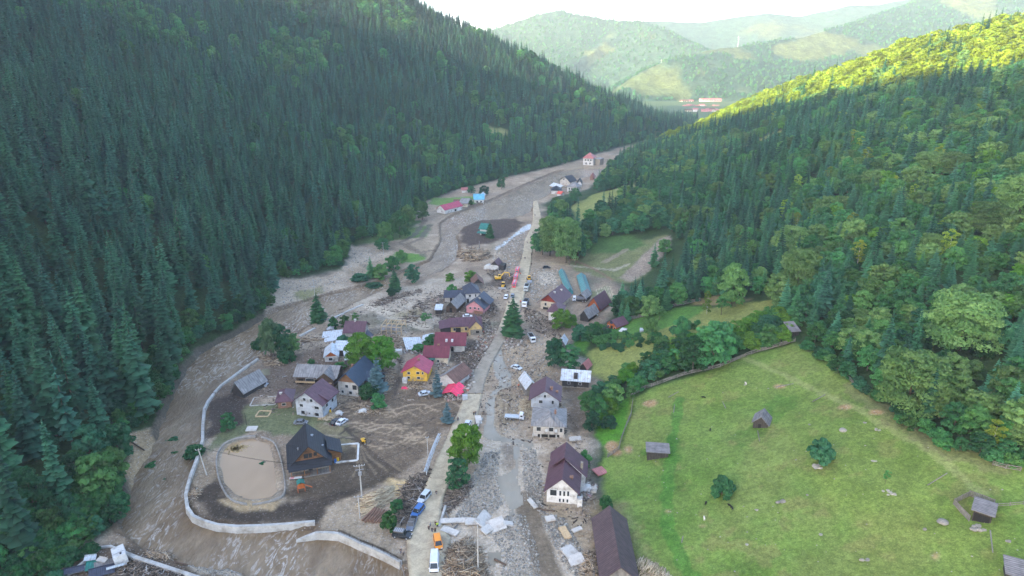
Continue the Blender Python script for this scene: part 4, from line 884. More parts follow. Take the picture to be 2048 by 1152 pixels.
# maroon houses in the middle
e, w_ = house('maroon_roofed_house', 'cream house with long dark maroon roof just behind the yellow house', (848,728), (896,729), 8.0, 3.0, 2.6, 'cream', 'maroon', ridge='x', oh=.5, wins=[('f',.6,1.4,.8,.9)], doors=[('f',.35,1.1,.9,2.0)], chim=[(.55,.55,.8)])
piece(e, 'awning', 'green', lambda b: b.slab([(w_*.22,-1.2,2.3),(w_*.48,-1.2,2.3),(w_*.48,0,2.7),(w_*.22,0,2.7)], .06))
e, w_ = house('large_maroon_house', 'wide pale house with deep red roof and two skylights in the village centre', (872,703), (929,704), 8.5, 3.2, 3.1, 'plaster_r', 'maroon', ridge='x', oh=.7, doors=[('f',.55,1.2,1.6,2.0)])
for k in (.37, .57): piece(e, 'skylight', 'frame', lambda b: b.box((w_*k, 1.0, 4.4), (.8,1.0,.9)))
# L-shaped yellow house
e, w_ = house('long_yellow_house', 'long yellow house with purple roof and a grey bricked front gable', (902,666), (962,663), 7.0, 3.0, 2.2, 'sand', 'purple', ridge='x', oh=.6, wins=[('f',.12,1.6,.9,1.1),('f',.5,1.6,.9,1.1)], doors=[('f',.24,1.2,2.2,2.0)])
piece(e, 'front_gable', 'sand', lambda b: b.prism([(w_*.60,-1),(w_+.2,-1),(w_+.2,3.0),(w_*.82,5.6),(w_*.60,3.0)], 'y', -2.8, 3))
piece(e, 'gable_roof', 'purple', lambda b: [b.slab([(w_*.57,-3.3,2.8),(w_*.82,-3.3,5.95),(w_*.82,4,5.95),(w_*.57,4,2.8)], .14), b.slab([(w_*.82,-3.3,5.96),(w_*1.06,-3.3,2.8),(w_*1.06,5.5,2.8),(w_*.82,5.5,5.96)], .14)])
piece(e, 'brick_infill', 'stone', lambda b: b.box((w_*.82,-2.95,.9), (w_*.38,.3,2.6))); piece(e, 'window', 'dark', lambda b: b.box((w_*.86,-3.14,1.2), (1.3,.1,.9)))
piece(e, 'lean_to', 'darkwood', lambda b: b.prism([(0.2,-1),(5.5,-1),(5.5,3.6),(.2,2.2)], 'x', -4.2, 0)); piece(e, 'lean_to_roof', 'purple', lambda b: b.slab([(-4.8,-.7,2.35),(-.5,-.7,2.95),(-.5,4,4.9),(-4.8,4,4.0)], .12))
# pink house
e, w_ = house('pink_house', 'pink house with slate blue tiled roof beside a dark rubble heap', (933,625), (966,629), 8.5, 3.4, 2.8, 'pink', 'bluegrey', oh=1.0, ohf=.6, wins=[('f',.25,2.6,.9,.8),('f',.52,2.8,.9,.8),('f',.75,2.7,.7,.8)], chim=[(.6,.5,.6)])
piece(e, 'brick_wall', 'brick', lambda b: b.box((w_*.75,-.3,.7), (w_*.5,.4,2.0)))
piece(e, 'rear_roof', 'bluegrey', lambda b: b.slab([(w_+1.6,4.0,3.6),(w_+1.6,10.5,3.6),(w_*.55,10.5,7.4),(w_*.55,4.0,7.4)], .14))
# dark blue roofed white house with wing
e, w_ = house('white_hipped_house', 'tall white house with slate blue hipped roof behind the pink house', (932,606), (959,605), 9.0, 4.8, 3.4, 'white', 'bluegrey', ridge='hip', oh=.7, wins=[('f',.3,3.6,.9,1.0),('f',.72,3.6,.6,1.2)], doors=[('f',.15,1.1,.9,2.0)])
house('low_wing_house', 'low long house with slate blue roof joined to the tall white hipped house', (890,604), (931,605), 7.0, 2.6, 2.0, 'plaster_r', 'bluegrey', ridge='x', oh=.6, doors=[('f',.3,1.2,1.0,2.0),('f',.7,1.2,1.2,2.0)])
house('barn', 'plank barn with pale grey gable roof and dark gable left of the pink house', (893,624), (913,626), 11.0, 2.8, 2.4, 'wood', 'grey', oh=.7, gable='darkwood', doors=[('f',.45,1.2,1.2,2.2)], cat='barn')
house('shed', 'tiny dark shed with white tin roof left of the plank barn', (871,628), (883,628), 4.0, 2.0, .8, 'darkwood', 'tin', ridge='shed', oh=.4, cat='shed')
house('barn', 'small barn with reddish brown gable roof near the yellow excavator', (946,578), (966,577), 8.0, 2.8, 2.4, 'greywood', 'brown', oh=.7, gable='darkwood', wins=[('f',.3,1.4,1.0,1.0)], cat='barn')
e, w_ = house('ruined_house', 'half ruined white house with small dusky red roof near the driftwood', (981,540), (996,541), 6.5, 3.0, 2.2, 'white', 'purple', oh=.5, gable='darkwood', tilt=(0, R(3)))
piece(e, 'broken_annex', 'white', lambda b: b.prism([(-4.0,-1),(0,-1),(0,2.4),(-2.5,2.0),(-4.0,1.2)], 'y', .5, 4)); piece(e, 'dark_shed', 'darkwood', lambda b: b.box((w_+1.6,3,1.6),(2.6,4.5,3.4)))
# island house
e, w_ = house('green_roofed_house', 'small white house with green roof alone on the dark mud island', (960,470), (973,471), 7.0, 4.4, 2.4, 'white', 'green', ridge='x', oh=.8, doors=[('f',.6,.6,3.4,1.8)])
piece(e, 'awning', 'green', lambda b: b.slab([(-1.2,-2.6,1.9),(w_+.4,-2.6,1.9),(w_+.4,0,2.6),(-1.2,0,2.6)], .1))
# far left bank houses
house('long_white_house', 'long low white house with raspberry red roof on the far left bank', (890,428), (925,428), 8.0, 3.0, 2.8, 'white', 'crimson', ridge='x', oh=.5, doors=[('f',.6,1.0,2.0,1.6)])
house('blue_roofed_house', 'white gabled house with sky blue roof on the far left bank', (949,413), (968,413), 9.0, 4.0, 3.2, 'white', 'sky', ridge='x', oh=.6, wins=[('f',.3,2.2,1.2,1.2),('f',.7,2.2,1.2,1.2)])
house('small_white_house', 'small cream gabled house just left of the sky blue roofed house', (934,414), (946,414), 6.0, 2.6, 2.4, 'cream', 'grey', oh=.6)
house('shed', 'rounded blue grey shed behind the raspberry red roof', (902,416), (915,416), 6.0, 2.6, 1.8, 'pale', 'bluegrey', ridge='hip', oh=.2, cat='shed')
house('shed', 'dark shed with rusty roof right of the rounded blue grey shed', (908,409), (921,409), 4.0, 2.2, 1.2, 'wood', 'brown', ridge='x', cat='shed')
house('shed', 'tiny red roofed shed among the bushes of the far left bank', (924,386), (935,386), 5.0, 2.4, 1.6, 'white', 'rose', ridge='x', cat='shed')
house('shed', 'small grey blue roofed shed behind the sky blue roofed house', (960,396), (969,396), 4.0, 2.4, 1.6, 'white', 'tin', cat='shed')
# far bend cluster
house('farmhouse', 'tall white farmhouse with faded red hipped roof at the far bend of the river', (1166,330), (1186,331), 13.0, 7.0, 5.0, 'white', 'rose', ridge='hip', oh=.8, wins=[('f',.25,5.2,1.4,1.4),('f',.5,5.2,1.4,1.4),('f',.75,5.2,1.4,1.4),('f',.3,2.0,1.4,1.4),('f',.7,2.0,1.4,1.4)])
house('brick_house', 'unfinished greyish house right of the far tall white farmhouse', (1189,330), (1199,331), 8.0, 6.0, .6, 'stone', 'grey', ridge='shed', oh=.1)
house('house', 'house with big charcoal roof and cream gable at the far river bend', (1120,368), (1139,371), 9.0, 3.4, 3.8, 'plaster_r', 'slate', oh=.9, wins=[('f',.4,4.6,1.2,1.2)])
house('white_cottage', 'white cottage with pale grey pyramid roof at the far river bend', (1134,383), (1153,384), 9.0, 4.2, 3.4, 'white', 'grey', ridge='hip', oh=.8, wins=[('f',.25,2.4,1.0,1.4),('f',.5,2.4,1.0,1.4)])
house('house', 'house with dark blue grey hipped roof among the trees of the far cluster', (1103,388), (1122,388), 9.0, 3.0, 3.0, 'white', 'slate', ridge='hip', oh=.8)
house('white_cottage', 'low white roofed cottage above the dark blue grey hipped roof of the far cluster', (1100,378), (1118,377), 8.0, 3.0, 2.0, 'cream', 'tin', ridge='x', oh=.6)
house('garage', 'white garage with dark gable roof right of the pale pyramid roof', (1154,376), (1163,376), 12.0, 4.0, 3.0, 'white', 'slate', oh=.5, cat='garage')
house('shed', 'small shed with bright red sheet roof among trees of the far cluster', (1114,392), (1122,392), 5.0, 2.0, 1.4, 'white', 'salmon', ridge='x', cat='shed')
house('shed', 'small pinkish roofed shed in the trees at the far right bank', (1180,360), (1186,360), 6.0, 2.6, 3.0, 'brick', 'rose', cat='shed')
# right side, by the greenhouses
e, w_ = house('red_gabled_house', 'large cream house with dark red gable and broad purple roof next to the greenhouses', (1081,617), (1117,621), 14.0, 4.0, 3.6, 'cream', 'purple', oh=1.3, gable='redgable', rot0=-.16, wins=[('f',.30,2.6,.9,1.2),('f',.68,2.6,.9,1.2)], doors=[('f',.3,.6,2.4,1.2)], chim=[(.6,.3,.6),(.7,.75,.6)])
house('white_house', 'small white house with grey purple hipped roof in front of the red gabled house', (1097,640), (1119,643), 8.0, 4.2, 2.4, 'white', 'purple', ridge='hip', oh=.8, wins=[('f',.75,3.0,.8,.9),('f',.65,1.0,1.2,1.0)])
house('barn', 'dark plank barn with light grey roof at the foot of the greenhouses', (1154,602), (1170,605), 7.0, 2.4, 1.8, 'darkwood', 'grey', oh=.6, cat='barn')
e, w_ = house('orange_house', 'orange boarded house with steep purple roof against the wood', (1176,620), (1200,624), 10.0, 2.6, 4.0, 'orange', 'purple', oh=1.0, rot0=-.1, wins=[('f',.5,3.0,.9,.9)], doors=[('f',.4,1.0,1.2,1.8)])
piece(e, 'porch', 'greywood', lambda b: [b.box((w_/2,-1.6,1.6),(w_,.12,.12)), b.box((.1,-1.6,.5),(.15,.15,2.2)), b.box((w_*.5,-1.6,.5),(.15,.15,2.2)), b.box((w_,-1.6,.5),(.15,.15,2.2))])
house('barn', 'dark open barn with pale weathered roof in front of the orange house', (1160,641), (1176,644), 9.0, 2.6, 2.6, 'darkwood', 'grey', oh=.7, cat='barn')
e, w_ = house('cabin', 'small wooden cabin with purple roof and a solar panel on the garden slope', (1214,656), (1233,658), 6.0, 2.5, 1.9, 'orange', 'purple', oh=.7, doors=[('f',.5,1.0,1.0,1.8)], cat='cabin', wins=[('f',.18,1.3,.7,.7),('f',.82,1.3,.7,.7)])
piece(e, 'dormer', 'navy', lambda b: b.box((w_*.5,-.3,3.6), (1.0,.9,1.3))); piece(e, 'porch', 'greywood', lambda b: b.box((w_/2,-.9,.2), (w_+.6,1.8,.4)))
def greenhouse(label, A, B, C_, h=1.5, rise=1.6):
    a = ray(*A); b = ray(*B); c = ray(*C_); W_ = math.hypot(b[0]-a[0], b[1]-a[1]); L = math.hypot(c[0]-a[0], c[1]-a[1]); rz = math.atan2(b[1]-a[1], b[0]-a[0]); rz = math.atan2(c[1]-a[1], c[0]-a[0])-math.pi/2
    e = empty('greenhouse', a, rz, label, 'greenhouse', 'long teal greenhouses')
    o = []
    for k in range(9): an = math.pi*k/8; o.append((W_/2 - W_/2*math.cos(an), h*(.25 if k in (0, 8) else .9) + rise*math.sin(an)*(1 if k not in (0, 8) else 0)))
    MB().prism([(0,-.5),(W_,-.5),(W_,h),(W_/2,h+rise),(0,h)], 'y', 0, L).build('film_cover', M_['teal'], e)
    fr = MB()
    for k in range(9):
        y = -.05+(L+.1)*k/8
        for p, q in (((0,0),(0,h)), ((0,h),(W_/2,h+rise)), ((W_/2,h+rise),(W_,h)), ((W_,h),(W_,0))): fr.bar((p[0]*1.0,y,p[1]+.04), (q[0],y,q[1]+.04), .07, 4)
    fr.bar((W_/2,0,h+rise+.08), (W_/2,L,h+rise+.08), .08, 4); fr.build('frame', M_['steel'], e)
greenhouse('teal film greenhouse nearer the gravel yard, the longer of the two', (1133,588), (1146,588), (1117,547))
greenhouse('teal film greenhouse beside the vegetable beds, the shorter of the two', (1163,590), (1182,592), (1153,556))
house('hut', 'white hut half hidden in dark trees right of the muddy slope', (1118,697), (1129,698), 4.5, 2.6, 1.6, 'greywood', 'tin', oh=.6, cat='hut')
house('hut', 'small hut with rusty red roof on the grass left of the shrub slope', (1160,741), (1173,743), 4.0, 1.6, 1.7, 'darkwood', 'rose', oh=.5, cat='hut')
house('hut', 'pale roofed hut wedged between trees at the top corner of the meadow', (1581,676), (1597,670), 4.0, 2.4, 1.4, 'darkwood', 'shingle', ridge='shed', oh=.5, cat='hut')
house('hut', 'tiny white roofed hut among the dark trees above the grassy clearing', (1173,473), (1180,473), 3.5, 2.4, .8, 'greywood', 'tin', ridge='shed', oh=.6, cat='hut')
# left side of the village
e, w_ = house('pale_three_storey_house', 'pale blue grey three storey house with purple gable roof by the parked cars', (594,829), (650,833), 8.6, 5.4, 3.4, 'pale', 'purple', oh=.9, rot0=-.12, off=.45,
   wins=[('f',.36,6.0,.9,.9),('f',.62,6.0,.9,.9),('f',.22,3.7,1.1,.9),('f',.80,3.7,1.4,.9),('r',.3,3.6,1.0,1.0),('r',.7,3.6,1.0,1.0),('r',.5,1.2,1.0,1.0)], doors=[('f',.25,1.2,1.2,1.0),('f',.78,1.2,1.2,1.0),('f',.5,1.2,.3,.3)])
piece(e, 'dormer_roof', 'purple', lambda b: b.slab([(w_*.72,2.2,7.4),(w_+1.2,2.2,5.6),(w_+1.2,7.2,5.6),(w_*.72,7.2,7.4)], .15))
house('annex', 'little brick annex with purple hipped roof left of the pale three storey house', (557,817), (583,815), 7.0, 2.6, 2.0, 'brick', 'purple', ridge='hip', oh=.8, wins=[('f',.45,1.4,1.1,.8)], chim=[(.2,.4,1.0)], rot0=.05)
e, w_ = house('old_farmhouse', 'long wooden farmhouse with weathered grey roof and shaded veranda', (594,768), (672,772), 8.0, 3.6, 2.2, 'wood', 'grey', ridge='x', oh=.9, doors=[('f',.12,1.2,1.6,2.0),('f',.5,1.0,1.6,2.2)], wins=[('f',.35,1.8,2.6,1.2)])
piece(e, 'front_gable', 'wood', lambda b: b.prism([(w_*.60,-1),(w_*.98,-1),(w_*.98,3.6),(w_*.79,5.6),(w_*.60,3.6)], 'y', -1.8, 3)); piece(e, 'gable_roof', 'grey', lambda b: [b.slab([(w_*.55,-2.4,3.3),(w_*.79,-2.4,6.0),(w_*.79,4.2,6.1),(w_*.55,4.2,3.3)], .12), b.slab([(w_*.79,-2.4,6.02),(w_*1.03,-2.4,3.3),(w_*1.03,4.2,3.3),(w_*.79,4.2,6.12)], .12)])
piece(e, 'railing', 'newwood', lambda b: [b.box((w_*.25,-1.0,1.9),(w_*.5,.1,.1)), b.box((w_*.25,-1.0,1.5),(w_*.5,.06,.5)), b.box((w_*.8,-2.0,2.0),(w_*.3,.1,.5))])
e, w_ = house('blue_roofed_farmhouse', 'half timbered house with big dark blue roof beside two blue spruces', (678,789), (719,791), 13.0, 5.2, 3.4, 'plaster_r', 'navy', oh=1.0, gable='logs', rot0=-.12,
   wins=[('f',.45,3.7,1.0,1.0),('f',.22,1.5,.8,.9),('f',.62,1.4,1.0,1.0)], doors=[('f',.84,3.5,1.4,1.6)], chim=[(.35,.5,.9)])
piece(e, 'side_wing', 'darkwood', lambda b: b.prism([(w_-.5,-1),(w_+5.0,-1),(w_+5.0,4.2),(w_-.5,4.2)], 'y', 5.0, 11)); piece(e, 'wing_roof', 'navy', lambda b: [b.slab([(w_-1.5,4.3,4.1),(w_+5.7,4.3,4.1),(w_+5.7,8.0,5.8),(w_-1.5,8.0,5.8)], .14), b.slab([(w_-1.5,8.0,5.81),(w_+5.7,8.0,5.81),(w_+5.7,11.7,4.1),(w_-1.5,11.7,4.1)], .14)])
e, w_ = house('tin_roofed_house', 'low white house with peeling pale roof and brown strip before the lush trees', (650,724), (676,724), 8.0, 2.3, 1.8, 'white', 'tin', oh=.5, rot0=.12, gable='orange', wins=[('f',.45,1.2,1.2,.9)], ridge='y')
house('white_roofed_shed', 'open shed with flat bright white roof left of the lush green trees', (668,712), (700,712), 6.0, 2.6, .7, 'darkwood', 'tin', ridge='shed', oh=.6, cat='shed')
house('shed', 'little steel blue roofed shed peeping out behind the dark blue roof', (692,733), (706,733), 5.0, 2.6, 1.6, 'greywood', 'sky' if 0 else 'tin', ridge='shed', oh=.3, rot0=.3, cat='shed')
e, w_ = house('purple_roofed_house', 'grey house with long purple brown roof facing the river plain', (691,677), (727,678), 8.0, 3.2, 2.8, 'plaster_r', 'purple', ridge='x', oh=.8, chim=[(.45,.5,.9)], doors=[('f',.95,1.1,.7,1.8)])
piece(e, 'leaning_sheet', 'bluegrey', lambda b: b.slab([(w_+.8,-1,1.6),(w_+3.4,-.4,.4),(w_+3.6,3,.6),(w_+.9,3,3.2)], .1))
e, w_ = house('leaning_barn', 'tilted grey shingled barn leaning towards the river wall', (467,789), (489,796), 10.0, 1.6, 3.4, 'darkwood', 'grey', oh=.6, gable='darkwood', rot0=.0, tilt=(0, R(-7)), cat='barn')
# big foreground barn
a = ray(1222, 1160); e, w_ = house('long_barn', 'long open barn with dark brown sheet roof and plank front in the lower foreground', (1206,1178), (1270,1186), 19.0, 3.4, 3.0, 'wood', 'barnroof', oh=.9, rot0=.24, doors=[('f',.5,1.3,3.2,2.4)], cat='barn', gable='greywood')
for k in range(6): piece(e, 'post', 'newwood', lambda b: b.box((-.35, 1+k*3.4, 1.2), (.25,.25,4)))
# pasture huts
def hut(label, FL, FR, L, **k): return house('pasture_hut', label, FL, FR, L, k.pop('h', 2.1), k.pop('rise', 1.4), k.pop('wall', 'darkwood'), 'shingle', cat='hut', group='weathered wooden huts on the meadow', oh=k.pop('oh', .45), **k)
hut('grey pasture hut with steep shingle roof in the upper middle of the meadow', (1505,856), (1534,858), 4.6, rise=1.9, rot0=.16, doors=[('f',.45,.9,.8,1.6)])
hut('dark plank hut with flat silvery roof near the left edge of the meadow', (1294,921), (1336,914), 3.2, ridge='shed', h=2.9, rise=.5)
e, w_ = hut('open fronted hut with light grey roof on a dry stone base by the pen', (1942,1041), (1981,1047), 3.6, ridge='shed', h=2.6, rise=.5, doors=[('f',.3,1.2,1.4,1.7),('f',.72,1.2,1.2,1.7)])
hut('hut with pale shingle roof cut off by the bottom right corner', (2010,1166), (2060,1170), 3.4, ridge='shed', h=2.2, rise=.8)
# timber frame being built, carport, shelters
def frame_building():
    a = ray(763, 668); b = ray(803, 670); W_ = math.hypot(b[0]-a[0], b[1]-a[1]); rz = math.atan2(b[1]-a[1], b[0]-a[0]); L = 7.5
    e = empty('timber_frame', a, rz, 'unfinished open house frame of pale new beams without roof', 'building frame')
    for x in (0, .25, .5, .75, 1):
        for y in (0, 1): MB().box((x*W_, y*L, 1.6), (.22, .22, 3.6)).build('post', M_['newwood'], e)
        MB().box((x*W_, L/2, 3.5), (.2, L+.6, .25)).build('beam', M_['newwood'], e)
    for y in (0, 1, .5): MB().box((W_/2, y*L, 3.25), (W_, .22, .22)).build('beam', M_['newwood'], e)
    for y in (0, 1): MB().box((W_/2, y*L, 1.5), (W_, .12, .15)).build('rail', M_['newwood'], e)
frame_building()
def shelter(name, label, px, py, w, l, hh, roof, rz=0., tilt=(0, 0), cat='shelter', posts=True, post='greywood', th=.1, gable=0.0):
    a = ray(px, py); e = empty(name, a, rz, label, cat); 
    if posts:
        for x in (-.42, .42):
            for y in (-.42, .42): MB().box((x*w, y*l, hh/2-.2), (.16, .16, hh+.4)).build('post', M_[post], e)
    q = empty_roof = MB()
    if gable: q.slab([(-w/2,-l/2,hh),(0,-l/2,hh+gable),(0,l/2,hh+gable),(-w/2,l/2,hh)], th); q.slab([(0,-l/2,hh+gable+.01),(w/2,-l/2,hh),(w/2,l/2,hh),(0,l/2,hh+gable+.01)], th)
    else: q.slab([(-w/2,-l/2,hh+.1),(w/2,-l/2,hh+.1),(w/2,l/2,hh+.1),(-w/2,l/2,hh+.1)], th)
    ro = q.build('roof', M_[roof], e); ro.rotation_euler = (tilt[0], tilt[1], 0); return e
shelter('canopy', 'green sheet canopy tilted beneath the tall riverside spruce', 639, 642, 6.5, 3.2, 1.4, 'green', .1, (R(14), R(-4)))
shelter('collapsed_roof', 'collapsed pale tin roof sagging on the mud, left of the purple roofed house', 666, 672, 8.0, 4.5, 1.1, 'tin', .1, (R(12), R(-5)), posts=True)
shelter('collapsed_roof', 'lower torn sheet of pale roofing lying in front of the sagging tin roof', 668, 680, 7.5, 3.0, .6, 'tin', .15, (R(10), R(-8)), posts=False)
shelter('collapsed_roof', 'crooked large sheet of pale blue tin roofing near the village centre', 826, 692, 7.0, 8.0, 1.2, 'tin', .35, (R(16), R(6)))
shelter('collapsed_roof', 'tilted pale blue tin roof half under a leafy shrub', 858, 684, 4.5, 5.0, 2.2, 'tin', -.1, (R(10), R(-14)))
shelter('ruined_shed', 'ruined shed with bent grey and blue roof sheets below the timber frame', 779, 664, 7.0, 3.5, 1.2, 'grey', .0, (R(5), 0), gable=1.6, posts=False)
# ---------------------------------------------------------------- trees standing singly
def dep(px, py): x, y, z = ray(px, py); return proj(x, y, z)[2]
def T1(kind, px, py, hpx, label, wpx=None, group=None, v=0, **k):
    x, y, z = ray(px, py); d = proj(x, y, z)[2]; t = (py-576)/FP; pm = FP/d*(cp_-t*sp_)
    con = kind in ('spruce', 'slim', 'young', 'blue', 'bigspruce', 'open_spruce')
    if con: return tree(kind, x, y, hpx/pm, label, group, v=v, z=z, **k)
    w = wpx*d/FP; hh = {'dark': 1.25, 'green': 1.3, 'beech': 1.2, 'bright': 1.1, 'bigbright': 1.2, 'bigbeech': 1.15, 'willow': 1.2, 'birch': 1.9, 'bush': .75, 'gbush': .8, 'bbush': .8, 'small_tree': 1.7, 'sunny': 1.35}[kind]
    return tree(kind, x, y, w, label, group, v=v, z=z, tall=max(.5, min(1.6, hpx/pm/(w*hh))) if hpx else 1.0, **k)
for a in [('bigspruce',1026,672,80,'tall lone dark green spruce standing in the middle of the village road',None),
  ('blue',757,784,72,'tall silvery blue spruce right of the dark blue roofed house',None), ('blue',748,790,58,'shorter silvery blue spruce left of the tallest blue spruce',None),
  ('blue',875,792,54,'slender blue spruce left of the hot red collapsed roof',None), ('blue',895,845,44,'squat blue green spruce at the left edge of the lower road',None),
  ('bigspruce',637,643,58,'dark spruce above the green canopy beside the river',None), ('bigspruce',790,582,46,'bushy dark conifer on the flooded plain, the larger of two',None),
  ('dark',826,567,36,'round dark tree on the flooded plain right of the bushy conifer',26), ('young',742,556,44,'pointed conifer in the scrub on the left river bank',None),
  ('bigbright',724,738,66,'lush bright green tree behind the dark blue roof, left of a pair',52), ('bigbright',766,742,64,'lush bright green tree behind the blue spruces, right of a pair',50), ('bush',738,750,22,'dark bush under the two lush trees',30),
  ('bigbright',931,935,78,'big leafy green tree at the right edge of the lower road',56), ('dark',915,974,52,'darker round tree in front of the big roadside tree',38),
  ('willow',543,712,66,'pale green willow on the river bank',42), ('dark',565,712,58,'dark tree beside the pale willow',36), ('green',585,708,38,'mid green tree at the right end of the willow clump',30), ('bush',524,704,26,'dark bush at the river side of the willow clump',34), ('bush',573,722,18,'low grey green bush below the willow clump',30),
  ('bigspruce',980,476,34,'dark dense conifer beside the green roofed island house',None),
  ('bbush',900,561,14,'bright green bush on the debris field, left of a pair',18), ('bbush',941,561,18,'bright green bush on the debris field, right of a pair',24), ('small_tree',851,650,24,'small tattered tree in the debris behind the maroon roofs',20),
  ('gbush',668,656,24,'small green tree right of the riverside spruce',18), ('gbush',690,652,20,'small green tree behind the purple roofed house',18), ('small_tree',712,650,24,'thin yellowish sapling on the mud plain',14),
  ('gbush',757,818,28,'leafy green bush by the timber heap below the blue spruces',28), ('bush',738,792,24,'dark ragged bush at the foot of the blue spruces',36), ('dark',458,862,34,'small dark round tree near the river wall',28), ('bbush',512,760,14,'bright bush behind the leaning barn',18),
  ('bush',392,912,22,'dark bush hanging over the river wall by the concrete pole',34), ('gbush',862,694,22,'pale leafy shrub against the tilted tin roof',30), ('gbush',905,596,26,'small round tree before the low slate blue wing',22), ('gbush',838,700,12,'leafy shrub by the crooked tin roof',24),
  ('gbush',680,737,10,'green shrub in front of the low white tin roofed house',26), ('gbush',623,730,12,'small fresh bush in the mud behind the old farmhouse',12), ('gbush',640,742,8,'low green bush at the back of the old farmhouse',16), ('bush',686,690,18,'grey green bush at the left corner of the purple roofed house',22),
  ('gbush',793,1022,22,'grey green shrub between the log pile and the road',24), ('gbush',780,1056,30,'grey green shrub at the lower end of the log pile',30), ('gbush',898,680,10,'green weeds behind the large maroon roof',26),
  ('bigbeech',1100,512,76,'yellowish leafy tree by the upper road, left of the big beech',42), ('bigbeech',1132,526,84,'big domed yellowish beech by the upper road',50), ('dark',1085,510,54,'dark broadleaf tree at the edge of the upper road',32), ('dark',1156,516,50,'dark broadleaf tree right of the big domed beech',34), ('green',1072,505,34,'pale grey green shrubby tree on the kerb of the upper road',20), ('slim',1190,488,50,'narrow dark spruce at the grassy clearing',None),
  ('bright',1122,660,40,'bright green tree in front of the small white house',32), ('bbush',1138,652,24,'bright green bush right of the small white house',26), ('dark',1110,712,34,'dark round tree at the edge of the mud, topmost of three',28), ('dark',1108,735,50,'dark tall round tree left of the white hut',34), ('dark',1137,738,44,'dark round tree right of the white hut',38),
  ('bush',1160,678,26,'dark bush beside the path to the cabin',30), ('dark',1184,684,34,'dark round tree below the purple cabin',30), ('gbush',1205,690,20,'grey green shrub on the slope below the cabin',34), ('gbush',1193,668,22,'green shrub left of the cabin',22), ('gbush',1302,668,36,'leafy green tree on the lawn of the garden slope',26), ('gbush',1362,676,44,'leafy tree on the hedge between lawn and hay meadow',34), ('small_tree',1318,640,26,'small round tree by the long plank fence',22), ('birch',1413,628,46,'thin lime green sapling below the dark wood',16), ('small_tree',1442,630,36,'yellow brown thin tree at the top of the hay meadow',26),
  ('green',1425,735,86,'big bright rimmed maple above the rail fence',68), ('dark',1385,742,66,'dark leafy tree left of the big maple',48),
  ('bush',1641,925,42,'dense dark green dome shaped bush growing on boulders in the meadow',40), ('bush',1443,990,34,'dense oval dark bush in the lower meadow',37), ('bush',1216,856,22,'small round dark bush on the bright grass triangle',24), ('small_tree',1770,968,28,'tiny slender tree above a stone heap in the meadow',12),
  ('bush',1211,1016,26,'small bush at the lower left edge of the meadow',22), ('gbush',1166,930,26,'leafy shrub right of the white house with maroon roof',28), ('small_tree',1260,806,34,'thin grey tree at the corner of the rail fence',20), ('green',1196,838,40,'leafy tree at the right of the grey hipped house',30), ('dark',1183,862,36,'dark shrubby tree at the right of the grey hipped house',30),
  ('green',772,492,46,'mid green tree at the foot of the spruce forest by the pole',28), ('green',800,476,50,'yellow green tree at the foot of the spruce forest',32), ('dark',765,500,22,'dark round bush beside the far pole',24), ('gbush',760,556,26,'grey scrub on the far river bank beside the pointed conifer',28), ('gbush',785,540,26,'grey green scrub on the far river bank, right of the clump',28), ('gbush',803,526,26,'grey scrub above the far mud bank',20), ('beech',818,452,40,'yellowish tree at the mouth of the far clearing',26), ('green',845,440,36,'round green tree by the far green clearing',24), ('dark',942,388,16,'dark bush on the far left bank, left one',14), ('dark',968,390,18,'dark bush on the far left bank, middle one',18), ('dark',1003,378,22,'dark tree by the far river bend',16), ('bush',934,418,10,'dark shrub between the far white cottages',20),
  ('blue',1120,600,1,'',None)][:-1]:
    T1(a[0], a[1], a[2], a[3], a[4], a[5], v=int(a[1]) % 3)
for (px, py, w_, lb) in ((722,572,30,'uprooted dark tree crown lying at the river edge'), (748,580,34,'fallen bushy branch trailing in the flooded river'), (345,892,26,'snagged dark tree crown on the left bank of the river'), (305,940,26,'fallen green tree hanging down the left bank'), (352,918,18,'broken tree top in the river current'), (332,972,14,'leafy tuft caught in the river'), (783,590,16,'low shrub beside the bushy conifer')):
    T1('bush', px, py, 14, lb, w_, v=px % 2)
Z_SHRUB = [(1180,800),(1205,786),(1262,742),(1330,704),(1400,688),(1480,665),(1545,635),(1592,655),(1585,684),(1490,706),(1400,738),(1300,768),(1245,790),(1222,826),(1196,866),(1178,862)]
r = np.random.default_rng(31); X, Y = scatter(20, 130, 140, 260, 4.0, 41); Zs = bil(BASE, X, Y); px, py, dd = proj(X, Y, Zs); ok = inpoly(px, py, Z_SHRUB)
for x, y, pxx, pyy in zip(X[ok], Y[ok], px[ok], py[ok]):
    q = r.random(); kd = 'green' if q < .34 else 'dark' if q < .58 else 'gbush' if q < .84 else 'bright'
    g = {'green': 'mid green', 'dark': 'dark green', 'gbush': 'low grey green', 'bright': 'bright green'}[kd]
    tree(kd, x, y, r.uniform(3.6, 6.6), g + ' leafy thicket bush in the belt between hay meadow and pasture', 'thicket bushes above the rail fence: '+g, v=int(r.integers(0, 9)), tall=r.uniform(.75, 1.05))
